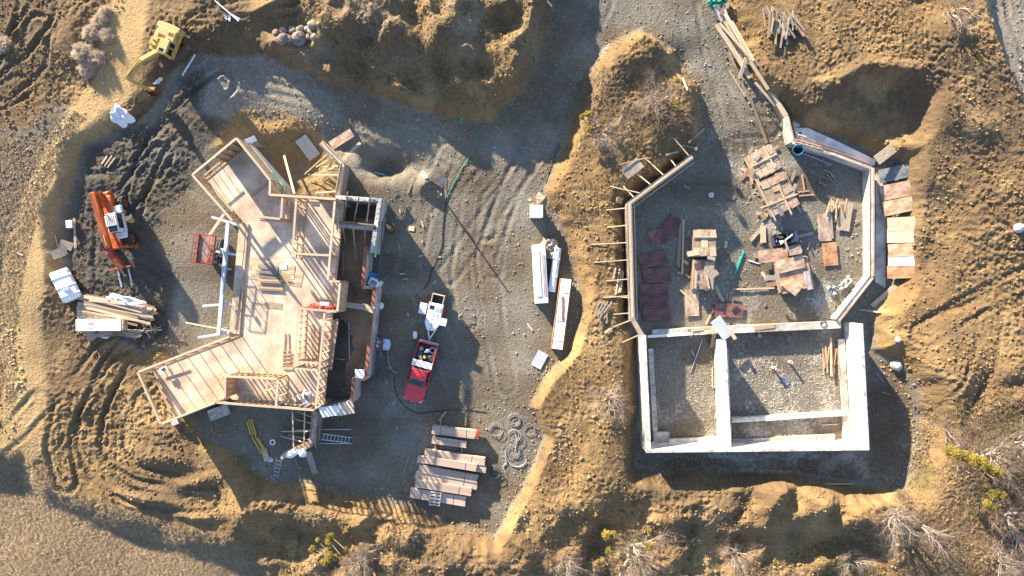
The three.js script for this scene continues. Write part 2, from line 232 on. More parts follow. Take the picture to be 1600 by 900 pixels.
    const sp = n5 + n4 * .5; mix3(g, C.pale, sstep(.5, .9, sp) * .28 * (1 - mud)); mix3(g, C.black, sstep(.55, .95, -sp) * .3); mix3(g, C.gravel, .7 * rut * (1 - mud)); mix3(g, C.mudB, .5 * sstep(.1, .5, noise(x * .11 + 5, z * .3 + 80)) * (1 - rut)); mix3(g, C.brown, .45 * sstep(.12, .5, noise(x * .19 + 50, z * .26)));
    mix3(g, C.mud, mud * .88); mix3(g, C.mudB, mud * sstep(0, .45, noise(x * .3 + 90, z * .3)) * .8); mix3(g, C.gravelD, mud * .6 * sstep(.0, .5, noise(x * .24 + 14, z * .3)) * sstep(180, 260, u0));
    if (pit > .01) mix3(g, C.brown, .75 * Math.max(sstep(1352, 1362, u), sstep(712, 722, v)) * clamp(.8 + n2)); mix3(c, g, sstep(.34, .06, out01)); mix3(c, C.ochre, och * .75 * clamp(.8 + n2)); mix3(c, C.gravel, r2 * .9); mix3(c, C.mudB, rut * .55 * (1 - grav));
    const f = 1 + .16 * n4 + .14 * n5 + .1 * n3; out[0] = clamp(c[0] * f, .01, .8); out[1] = clamp(c[1] * f, .01, .8); out[2] = clamp(c[2] * f, .01, .8);
  }
  return h * (1 - far) + far * (1.6 + 2.2 * noise(x * .018, z * .018));
}
// one sheet: fine cells over the site, growing towards the horizon
function axis(half, cell, reach) { const a = []; for (let x = -half; x <= half + 1e-6; x += cell) a.push(x); let s = cell, x = half; const ext = []; while (x < reach) { s *= 1.22; x += s; ext.push(x); } return [...ext.map(e => -e).reverse(), ...a, ...ext]; }
const AX = axis(47.5, .098, 420), AZ = axis(28, .098, 420), NX = AX.length, NZ = AZ.length;
const HT = new Float32Array(NX * NZ);
{
  const pos = new Float32Array(NX * NZ * 3), col = new Float32Array(NX * NZ * 3), uv = new Float32Array(NX * NZ * 2), o = [0, 0, 0];
  for (let j = 0, k = 0; j < NZ; j++) for (let i = 0; i < NX; i++, k++) {
    const h = land(AX[i], AZ[j], o); HT[k] = h; pos[k * 3] = AX[i]; pos[k * 3 + 1] = h; pos[k * 3 + 2] = AZ[j]; col[k * 3] = o[0]; col[k * 3 + 1] = o[1]; col[k * 3 + 2] = o[2]; uv[k * 2] = AX[i] / 6.3; uv[k * 2 + 1] = AZ[j] / 6.3;
  }
  const idx = new Uint32Array((NX - 1) * (NZ - 1) * 6);
  for (let j = 0, q = 0; j < NZ - 1; j++) for (let i = 0; i < NX - 1; i++) { const a = i + j * NX, b = a + 1, c = a + NX, e = c + 1; if ((i + j) & 1) { idx[q++] = a; idx[q++] = c; idx[q++] = b; idx[q++] = b; idx[q++] = c; idx[q++] = e; } else { idx[q++] = a; idx[q++] = c; idx[q++] = e; idx[q++] = a; idx[q++] = e; idx[q++] = b; } }
  const g = new THREE.BufferGeometry(); g.setAttribute('position', new THREE.BufferAttribute(pos, 3)); g.setAttribute('color', new THREE.BufferAttribute(col, 3)); g.setAttribute('uv', new THREE.BufferAttribute(uv, 2)); g.setIndex(new THREE.BufferAttribute(idx, 1)); g.computeVertexNormals();
  const m = new THREE.MeshStandardMaterial({ vertexColors: true, map: grainMap, bumpMap: grainBump, bumpScale: .035, roughness: .97 });
  structure(new THREE.Mesh(g, m), 'ground');
}
function cellOf(A, x, half, cell) { if (x >= -half && x <= half) { const off = (A.length - Math.round(2 * half / cell) - 1) >> 1; return off + Math.min(Math.floor((x + half) / cell), Math.round(2 * half / cell) - 1); } let i = 0; while (i < A.length - 2 && A[i + 1] < x) i++; return i; }
function hAt(x, z) {
  let i = 0, j = 0, lo = 0, hi = NX - 2; while (lo < hi) { const m = (lo + hi + 1) >> 1; if (AX[m] <= x) lo = m; else hi = m - 1; } i = lo; lo = 0; hi = NZ - 2; while (lo < hi) { const m = (lo + hi + 1) >> 1; if (AZ[m] <= z) lo = m; else hi = m - 1; } j = lo;
  const fx = clamp((x - AX[i]) / (AX[i + 1] - AX[i])), fz = clamp((z - AZ[j]) / (AZ[j + 1] - AZ[j])), k = i + j * NX;
  return (HT[k] * (1 - fx) + HT[k + 1] * fx) * (1 - fz) + (HT[k + NX] * (1 - fx) + HT[k + NX + 1] * fx) * fz;
}
// the ground point seen at a photo pixel (lift: height above the ground of what is seen there)
function G(u, v, lift = 0) { let p = P(u, v, 1), h = 0; for (let i = 0; i < 6; i++) { h = hAt(p.x, p.z); p = P(u, v, h + lift); } p.y = h + lift; return p; }
// ---------- materials ----------
const woodMap = dataTex(256, 64, (i, j, u, v) => { const g = .86 + .16 * tnoise(u * 4, v * 16, 16) + .1 * tnoise(u * 16, v * 32, 32) + .08 * tnoise(u * 64, v * 32, 64); return [g, g * .98, g * .95]; });
const blotch = (f, amp, seed) => dataTex(256, 256, (i, j, u, v) => { const n = tnoise(u * f + seed, v * f, f) + .6 * tnoise(u * f * 3, v * f * 3 + seed, f * 3) + .35 * tnoise(u * f * 10, v * f * 10, f * 10); const g = clamp(.86 + amp * n, .2, 1); return [g, g * .98, g * .96]; });
const plyMap = blotch(3, .16, 2), wornMap = blotch(2, .24, 5), concMap = blotch(4, .2, 9), paintMap = blotch(6, .07, 13);
const std = (c, rough = .8, o = {}) => new THREE.MeshStandardMaterial({ color: rgb(...c), roughness: rough, ...o });
const lumber = [[.60, .43, .28], [.66, .49, .33], [.55, .37, .23], [.63, .46, .32], [.5, .35, .23]].map(c => std(c, .75, { map: woodMap }));
const paleWood = [[.68, .54, .39], [.72, .6, .46], [.62, .5, .38]].map(c => std(c, .75, { map: woodMap }));
const oldWood = [[.36, .28, .2], [.42, .34, .26], [.3, .22, .15], [.46, .39, .32]].map(c => std(c, .85, { map: woodMap }));
const greyWood = [[.3, .28, .26], [.4, .37, .34], [.24, .22, .2]].map(c => std(c, .9, { map: woodMap }));
const ply = [[.77, .62, .48], [.79, .65, .52], [.74, .59, .46], [.78, .62, .47]].map(c => std(c, .7, { map: plyMap }));
const sheathing = [[.62, .49, .34], [.58, .45, .31]].map(c => std(c, .75, { map: plyMap }));
const formPly = [[.46, .29, .2], [.52, .37, .27], [.40, .25, .17], [.55, .42, .32], [.48, .38, .31]].map(c => std(c, .65, { map: wornMap }));
const redPly = [[.2, .082, .075], [.165, .064, .06], [.26, .125, .11]].map(c => std(c, .45, { map: wornMap }));
const orangePly = [[.56, .29, .16], [.6, .4, .27], [.5, .34, .26]].map(c => std(c, .6, { map: wornMap }));
const M = {
  concrete: std([.62, .6, .56], .85, { map: concMap }), concWhite: std([.8, .78, .74], .8, { map: concMap }), concDark: std([.62, .6, .56], .85, { map: concMap }), icf: std([.5, .51, .53], .8, { map: concMap }), slabBrown: std([.4, .26, .16], .55, { map: wornMap }),
  steelPaint: std([.5, .58, .64], .45, { metalness: .2 }), galv: std([.5, .52, .54], .4, { metalness: .6 }), darkSteel: std([.09, .09, .095], .5, { metalness: .4 }), rust: std([.22, .1, .055], .85, { map: wornMap }), chrome: std([.6, .6, .6], .25, { metalness: 1 }),
  black: std([.02, .02, .022], .7), rubber: std([.032, .031, .03], .9), whitePlastic: std([.78, .79, .8], .5), whiteSheet: std([.74, .76, .79], .55, { side: THREE.DoubleSide }), white: std([.8, .8, .79], .5), foam: std([.8, .81, .82], .75),
  red: new THREE.MeshPhysicalMaterial({ color: rgb(.6, .025, .035), roughness: .38, clearcoat: .7, clearcoatRoughness: .15 }), redDull: std([.42, .06, .04], .6, { map: wornMap }), orange: std([.6, .14, .035], .55, { map: wornMap }), yellow: std([.56, .42, .12], .5, { map: wornMap }), yellowCab: std([.64, .52, .2], .45, { map: paintMap }),
  glass: std([.012, .022, .026], .08, { metalness: .1 }), glassTeal: std([.03, .085, .1], .06), cabWhite: std([.62, .66, .7], .4), blue: std([.02, .2, .42], .45), navy: std([.03, .045, .1], .6), green: std([.02, .3, .2], .5), teal: std([.01, .36, .32], .5), greenDark: std([.012, .1, .07], .7), lightGreen: std([.35, .6, .3], .6),
  pipeGrey: std([.38, .4, .42], .5), cable: std([.015, .015, .015], .6), bag: std([.55, .62, .75], .55), stone: std([.38, .34, .28], .9, { map: concMap }), paper: std([.6, .5, .4], .85, { map: wornMap }), lamp: std([.8, .78, .7], .2), lampRed: std([.35, .01, .01], .3), yellowPaint: std([.55, .38, .08], .5), brick: std([.36, .13, .075], .85, { map: wornMap }), soilPile: std([.25, .19, .1], .95),
};
for (const k of ['concrete', 'concWhite', 'concDark', 'icf', 'brick']) M[k].userData.metric = true;
const pick = (a, r = R0) => a[Math.floor(r() * a.length)];
// part containers: a Group that remembers where its thing's origin lies, so that parts can be given in world coordinates
function open(o) { o._w = o.position.clone(); return o; }
function part(name, parent) { const g = new THREE.Group(); g.name = name; g._w = parent._w; parent.add(g); return g; }
function put(m, parent) { if (parent && parent._w) m.position.sub(parent._w); return m; }
const wbar = (name, a, b, w, h, mat, parent, geo, across) => put(bar(name, a, b, w, h, mat, parent, geo, across), parent);
const wbox = (name, x, y, z, sx, sy, sz, mat, parent, ry, rx, rz, geo) => put(boxAt(name, x, y, z, sx, sy, sz, mat, parent, ry, rx, rz, geo), parent);
const wgeo = (name, geo, mat, parent) => put(mesh(name, geo, mat, parent), parent);
// a flat prism from a plan outline (world x, z) between two heights
function prism(pts, y0, y1) {
  const s = new THREE.Shape(pts.map(p => new THREE.Vector2(p[0], -p[1]))), g = new THREE.ExtrudeGeometry(s, { depth: y1 - y0, bevelEnabled: false });
  g.rotateX(-Math.PI / 2); g.translate(0, y0, 0); const uv = g.attributes.uv; for (let i = 0; i < uv.count; i++) uv.setXY(i, uv.getX(i) * .137, uv.getY(i) * .137 + .3); return g;
}
function clipHalf(pts, nx, nz, c) { const out = []; for (let i = 0; i < pts.length; i++) { const a = pts[i], b = pts[(i + 1) % pts.length], da = a[0] * nx + a[1] * nz - c, db = b[0] * nx + b[1] * nz - c; if (da <= 0) out.push(a); if ((da < 0 && db > 0) || (da > 0 && db < 0)) { const t = da / (da - db); out.push([a[0] + (b[0] - a[0]) * t, a[1] + (b[1] - a[1]) * t]); } } return out; }
const areaOf = p => { let s = 0; for (let i = 0; i < p.length; i++) { const a = p[i], b = p[(i + 1) % p.length]; s += a[0] * b[1] - b[0] * a[1]; } return Math.abs(s / 2); };
// sheets of plywood laid in running bond over an outline
function layPanels(name, outline, ang, L, W, y0, y1, mats, parent, gap = .008, seed = 1) {
  const r = rng(seed), cx = Math.cos(ang), sx = Math.sin(ang), U = outline.map(p => [p[0] * cx + p[1] * sx, -p[0] * sx + p[1] * cx]);
  const u0 = Math.min(...U.map(p => p[0])), u1 = Math.max(...U.map(p => p[0])), v0 = Math.min(...U.map(p => p[1])), v1 = Math.max(...U.map(p => p[1]));
  let row = 0;
  for (let v = v0; v < v1; v += W, row++) for (let u = u0 - (row % 2) * L / 2; u < u1; u += L) {
    let q = U; q = clipHalf(q, -1, 0, -(u + gap / 2)); q = q.length ? clipHalf(q, 1, 0, u + L - gap / 2) : q; q = q.length ? clipHalf(q, 0, -1, -(v + gap / 2)) : q; q = q.length ? clipHalf(q, 0, 1, v + W - gap / 2) : q;
    if (q.length < 3 || areaOf(q) < .05) continue;
    const dy = r() * .004; wgeo(name, prism(q.map(p => [p[0] * cx - p[1] * sx, p[0] * sx + p[1] * cx]), y0, y1 + dy), mats[Math.floor(r() * mats.length)], parent);
  }
}
// an open stud wall
function studWall(parent, a, b, y0, y1, o = {}) {
  const w = part('wall_frame', parent), A = a.clone().setY(0), B = b.clone().setY(0), d = new V3().subVectors(B, A), L = d.length(); d.divideScalar(L); const nrm = new V3(-d.z, 0, d.x);
  const at = (s, y, off = 0) => A.clone().addScaledVector(d, s).addScaledVector(nrm, off).setY(y), dep = o.depth ?? .15, lm = lumber;
  wbar('bottom_plate', at(0, y0 + .023), at(L, y0 + .023), dep, .045, pick(lm), w);
  wbar('top_plate', at(-.03, y1 - .07), at(L + .03, y1 - .07), dep, .044, pick(lm), w); wbar('top_plate', at(.02, y1 - .022), at(L - .02, y1 - .022), dep + .015, .044, pick(paleWood), w);
  const sp = o.space ?? .5, n = Math.max(1, Math.round(L / sp)), gaps = o.gaps ?? [];
  for (let i = 0; i <= n; i++) {
    const s = clamp(i * L / n, .03, L - .03) + (i && i < n ? rr(-.03, .03) : 0), t = s / L, g = gaps.find(q => t > q[0] && t < q[1]);
    if (g) { if (g[2]) wbar('stud', at(s, y0 + .046), at(s, y0 + g[2]), .045, dep - .006, pick(lm), w, UNIT, nrm); continue; }
    wbar('stud', at(s, y0 + .046), at(s, y1 - .092), .045, dep - .006, pick(lm), w, UNIT, nrm);
  }
  for (const g of gaps) { wbar('lintel', at(g[0] * L, y1 - .2), at(g[1] * L, y1 - .2), dep - .02, .2, pick(lm), w); if (g[2]) wbar('sill', at(g[0] * L, y0 + g[2] + .023), at(g[1] * L, y0 + g[2] + .023), dep, .045, pick(lm), w); }
  if (o.nog) for (let i = 0; i < n; i++) { const q = (i + .5) / n; if (gaps.find(g => q > g[0] && q < g[1])) continue; wbar('noggin', at((i + .06) * L / n, (y0 + y1) / 2 + (i % 2) * .1), at((i + .94) * L / n, (y0 + y1) / 2 + (i % 2) * .1), dep - .02, .045, pick(lm), w); }
  if (o.sheath) { const side = o.sheath, k = Math.ceil(L / 1.22), sr = o.sheathRange ?? [0, 1]; for (let i = 0; i < k; i++) { const tc = (i + .5) / k; if (tc < sr[0] || tc > sr[1] || (o.sheathRange && gaps.find(g => tc > g[0] && tc < g[1]))) continue; const s0 = i * L / k + .004, s1 = (i + 1) * L / k - .004; wbar('sheathing_panel', at(s0, (y0 + y1) / 2 - .03, side * (dep / 2 + .012)), at(s1, (y0 + y1) / 2 - .03, side * (dep / 2 + .012)), .018, y1 - y0 - .12, pick(sheathing), w); } }
  return w;
}
// ---------- the timber house on its deck ----------
const DECK = 2.9, WALLTOP = 5.3, T = (u, v) => P(u, v, WALLTOP), xz = p => [p.x, p.z];
{
  const c = P(430, 450, 0), house = open(thing('timber_house', 'half-built timber house with plywood deck and open orange stud walls', 'house', [c.x, 0, c.z]));
  const A = T(300, 273), B = T(369, 216), Cc = T(422, 282), K = T(421, 305), NE = T(525, 311), J = T(363, 345), D = T(215, 582), E = T(251, 663), F = T(337, 629), S = T(492, 641), Q = T(359, 525);
  const dl1 = P(374, 350, DECK), dl2 = P(358, 522, DECK);
  const wing1 = [A, B, Cc, K, J].map(xz), main = [J, K, NE, T(512, 439), T(532, 440), T(527, 488), T(507, 487), S, F, Q, dl2, dl1].map(xz), wing2 = [D, Q, F, E].map(xz);
  const deck = part('deck', house);
  layPanels('plywood_panel', wing1, Math.atan2(73, 64), 2.44, 1.22, DECK - .022, DECK, ply, deck, .012, 3);
  layPanels('plywood_panel', main, Math.PI / 2 + .06, 2.44, 1.22, DECK - .022, DECK, ply, deck, .012, 4);
  layPanels('plywood_panel', wing2, Math.atan2(-57, 145), 2.44, 1.22, DECK - .022, DECK, ply, deck, .012, 5);
  const sub = part('floor_frame', house), all = [A, B, Cc, K, NE, T(512, 439), T(532, 440), T(527, 488), T(507, 487), S, F, E, D, Q, dl2, dl1, J];
  for (let i = 0; i < all.length; i++) { const a = all[i].clone().setY(DECK - .17), b = all[(i + 1) % all.length].clone().setY(DECK - .17); wbar('rim_board', a, b, .05, .28, pick(lumber), sub); }
  for (const q of [wing1, main, wing2]) wgeo('joist_layer', prism(q.map(p => [lerp(p[0], q.reduce((s, e) => s + e[0], 0) / q.length, .012), lerp(p[1], q.reduce((s, e) => s + e[1], 0) / q.length, .012)]), DECK - .26, DECK - .04), lumber[4], sub);
  // the storey below
  const low = part('ground_floor', house);
  for (const [a, b] of [[A, B], [B, Cc], [Cc, K], [K, NE], [A, J], [J, dl1], [dl1, dl2], [dl2, Q], [D, Q], [D, E], [E, F], [F, S]]) wbar('basement_wall', a.clone().setY(1.15), b.clone().setY(1.15), .22, 2.96, M.concDark, low);
  // walls: [u1, v1, u2, v2, options] at the top plates
  const W = (u1, v1, u2, v2, o) => studWall(house, T(u1, v1), T(u2, v2), DECK + .004, WALLTOP, o);
  W(300, 273, 369, 216, { gaps: [[.08, .45, .8]], space: .55, sheath: -1, sheathRange: [.5, 1] }); W(369, 216, 422, 282, { sheath: -1, space: .6 }); W(422, 282, 421, 305, { sheath: -1, space: .6 }); W(300, 273, 363, 345, { gaps: [[.18, .72, .15]], space: .5 });
  W(421, 304, 525, 311, { gaps: [[.47, .58, .1], [.78, .88, .9]], space: .6, depth: .17, sheath: -1, sheathRange: [.36, 1] }); W(441, 309, 439, 341, { space: .5, nog: 1 }); W(388, 337, 438, 342, { gaps: [[0, .1, 0]], space: .7 }); W(463, 310, 456, 403, { space: .6, nog: 1 }); W(457, 396, 514, 399, { gaps: [[.3, .8, 0]], space: .6 });
  W(523, 314, 512, 438, { space: .55, gaps: [[.12, .4, .9]] }); W(513, 439, 531, 440, { space: .5 }); W(531, 442, 527, 487, { space: .6, sheath: -1 }); W(466, 482, 526, 487, { space: .6, gaps: [[.45, .65, 0]] });
  W(465, 484, 460, 574, { space: .52, nog: 1 }); W(507, 489, 493, 639, { space: .55 }); W(461, 565, 499, 568, { space: .4 }); W(460, 576, 499, 579, { space: .8 });
  W(338, 629, 491, 641, { space: .45, gaps: [[.05, .16, .3], [.62, .82, .8]] }); W(215, 582, 251, 663, { space: .9, gaps: [[.2, .85, .3]] }); W(252, 662, 336, 629, { space: .6, sheath: 1 }); W(216, 581, 358, 526, { space: .95 });
  W(353, 588, 433, 592, { space: .45, nog: 1 }); W(434, 593, 431, 635, { space: .7 }); W(352, 590, 351, 622, { space: .6, sheath: 1 }); W(437, 575, 458, 576, { space: .4 }); W(417, 594, 416, 612, { space: .5 });
  // sill boards along the open balcony side
  const sill = part('balcony_edge', house);
  for (let i = 0; i < 4; i++) { const t0 = i / 4, t1 = (i + 1) / 4 - .004, p = new V3().lerpVectors(dl1, dl2, t0), q = new V3().lerpVectors(dl1, dl2, t1); p.y = q.y = DECK + .02; p.x += .28; q.x += .28; wbar('edge_board', p, q, .56, .03, pick(paleWood), sill); }
  wbar('kerb_board', P(388, 350, DECK + .07), P(374, 520, DECK + .07), .09, .12, lumber[2], sill);
  // ground floor to the east, open to the sky, with its low outer wall
  const east = part('lower_storey', house), hE = 2.7, e = (u, v) => P(u, v, hE), top = [[572, 385], [566, 449], [585, 449], [571, 592], [552, 591], [550, 626]].map(q => e(...q));
  const fl = [P(470, 330, .1), e(580, 340), ...top, e(500, 640), P(470, 620, .1)].map(xz); wgeo('floor', prism(fl, -.3, .1), M.slabBrown, east);
  for (let i = 0; i + 1 < top.length; i++) {
    const a = top[i], b = top[i + 1]; wbar('outer_wall', a.clone().setY(1.2), b.clone().setY(1.2), .24, 2.9, M.concDark, east);
    wbar('wall_plate', a.clone().setY(hE - .02), b.clone().setY(hE - .02), .27, .06, i % 2 ? lumber[4] : M.brick, east);
  }
  wbar('south_wall', e(500, 640).setY(1.2), e(550, 628).setY(1.2), .24, 2.9, M.concDark, east);
  const covered = part('covered_corner', house);
  wgeo('cover_sheet', prism([e(497, 636), e(545, 632), e(548, 620), e(553, 645), e(505, 652)].map(xz), 2.76, 2.79), M.whitePlastic, covered); wgeo('cover_board', prism([e(534, 634), e(551, 622), e(555, 645), e(528, 650)].map(xz), 2.8, 2.83), paleWood[1], covered);
  wgeo('cover_board', prism([e(555, 577), e(570, 577), e(569, 591), e(555, 590)].map(xz), 2.745, 2.77), M.white, covered);
  wbar('tie_beam', P(532, 475, 2.95), P(570, 480, 2.85), .45, .06, oldWood[3], east); wbar('tie_beam', P(566, 478, 2.83), P(584, 485, 2.83), .5, .06, paleWood[2], east);
  wbar('ledger_plank', P(527, 498, 2.8), P(516, 578, 2.8), .26, .1, oldWood[1], east); wbar('ledger_plank', P(522, 499, 2.84), P(513, 577, 2.84), .16, .1, lumber[4], east);
  for (const [u1, v1, u2, v2] of [[522, 560, 539, 562], [531, 432, 531, 465], [537, 390, 536, 430], [545, 505, 546, 560]]) wbar('floor_prop', P(u1, v1, .9), P(u2, v2, .9), .06, .06, M.galv, east);
  // grey insulated concrete room at the north-east corner
  const room = part('concrete_room', house), r = (u, v) => P(u, v, 2.9);
  for (const [a, b] of [[r(524, 308), r(596, 313)], [r(593, 313), r(581, 395)], [r(525, 312), r(524, 348)], [r(524, 351), r(587, 357)]]) wbar('concrete_wall', a.clone().setY(1.3), b.clone().setY(1.3), .34, 3.2, M.icf, room);
  for (let i = 0; i < 11; i++) { const t = i / 10, p = new V3().lerpVectors(r(528, 308), r(594, 313), t), q = new V3().lerpVectors(r(592, 318), r(582, 390), t); for (const z of [p, q]) wbox('wall_tie', z.x + rr(-.1, .1), 2.92, z.z + rr(-.1, .1), .06, .07, .05, M.whitePlastic, room); }
  wbar('formwork_board', P(523, 345, 3.0), P(586, 352, 3.0), .12, .14, oldWood[2], room); wbar('formwork_board', P(524, 348, 2.97), P(585, 355, 2.97), .09, .1, oldWood[0], room);
  for (const [u1, v1, h1, u2, v2, h2] of [[543, 300, 3.1, 537, 347, 2.2], [561, 308, 3.1, 553, 346, 2.2], [579, 301, 3.15, 573, 347, 2.2], [536, 356, 2.9, 540, 382, 1.2], [552, 356, 2.9, 557, 410, .8], [570, 357, 2.9, 571, 392, 1.0], [532, 374, 1.6, 563, 378, 1.6]]) wbar('strut', P(u1, v1, h1), P(u2, v2, h2), .1, .1, pick(oldWood), room);
  wbar('marker_strip', P(592, 353, 2.4), P(586, 402, 2.4), .14, .05, M.lightGreen, room);
}
// formwork walls with raking braces north and south of the house
function formwork(label, top, h, y0, braces, matP, group) {
  const c = top[0], f = open(thing('formwork_run', label, 'formwork', [c.x, 0, c.z], 0, group));
  for (let i = 0; i + 1 < top.length; i++) {
    const a = top[i], b = top[i + 1], d = new V3().subVectors(b, a).setY(0), L = d.length(); d.normalize(); const n = new V3(-d.z, 0, d.x), k = Math.max(1, Math.round(L / 1.22));
    for (const s of [-1, 1]) { for (let j = 0; j < k; j++) { const p = a.clone().addScaledVector(d, j * L / k + .006).addScaledVector(n, s * .15), q = a.clone().addScaledVector(d, (j + 1) * L / k - .006).addScaledVector(n, s * .15); p.y = q.y = (h + y0) / 2; wbar('panel', p, q, .025, h - y0, pick(matP), f); }
      for (const yy of [h - .12, (h + y0) / 2]) { const p = a.clone().addScaledVector(n, s * .2), q = b.clone().addScaledVector(n, s * .2); p.y = q.y = yy; wbar('waler', p, q, .07, .12, pick(lumber), f); } }
    const p = a.clone().setY((h + y0) / 2 - .06), q = b.clone().setY((h + y0) / 2 - .06); wbar('concrete_core', p, q, .26, h - y0 - .12, M.concDark, f);
  }
  for (const [u1, v1, h1, u2, v2, h2, m] of braces) wbar('brace', P(u1, v1, h1), P(u2, v2, h2), .09, .07, m ?? pick(paleWood), f);
  return f;
}
formwork('grey panel formwork wall braced by rakers in the ochre pit', [P(501, 222, 2.3), P(535, 256, 2.3), P(527, 303, 2.3)], 2.3, -.6, [[512, 240, 2.2, 476, 272, .2], [519, 246, 2.2, 494, 261, .4], [524, 250, 2.2, 497, 272, .3], [529, 259, 2.2, 498, 260, .6], [529, 259, 2.2, 514, 265, .4], [528, 273, 2.2, 482, 273, .2], [526, 299, 2.2, 494, 301, .2], [527, 267, 1.6, 503, 266, .3]], greyWood, undefined);
formwork('timber formwork wall with dark panels below the south gable', [P(491, 644, 2.6), P(487, 693, 2.6), P(462, 706, 2.6)], 2.6, -.2, [[488, 652, 2.5, 464, 643, .8], [488, 662, 2.5, 454, 653, .6], [487, 674, 2.5, 435, 674, .3], [486, 694, 2.5, 434, 680, .3], [457, 643, 2.5, 459, 706, 2.5], [476, 643, 2.5, 475, 702, 2.5], [487, 688, 2.0, 447, 679, .3], [463, 672, 1.2, 487, 672, 1.4], [492, 655, 2.4, 493, 700, 1.6, oldWood[3]]], greyWood, undefined);
// white steel beam with four cross arms along the balcony side
{
  const h = DECK - .12, c = P(350, 430, 0), f = open(thing('steel_beam_frame', 'pale blue-grey steel beam with four cross arms beside the deck', 'steel beam', [c.x, 0, c.z]));
  const ibeam = (name, a, b, w, d) => { const g = part(name, f); wbar('top_flange', a.clone().setY(a.y + d / 2), b.clone().setY(b.y + d / 2), w, .02, M.steelPaint, g); wbar('bottom_flange', a.clone().setY(a.y - d / 2), b.clone().setY(b.y - d / 2), w, .02, M.steelPaint, g); wbar('web', a, b, .02, d - .024, M.steelPaint, g); };
  ibeam('main_beam', P(357, 345, h), P(342, 522, h), .3, .26);
  for (const [a, b, c2, d] of [[331, 339, 378, 353], [328, 391, 374, 399], [317, 478, 366, 474], [310, 527, 360, 519]]) ibeam('cross_arm', P(a, b, h - .17), P(c2, d, h - .17), .2, .16);
  for (const [u, v] of [[356, 350], [350, 420], [343, 515]]) { const p = P(u, v, h); wbar('post', p.clone().setY(hAt(p.x, p.z) - .1), p.clone().setY(h - .13), .16, .16, M.steelPaint, f); }
}
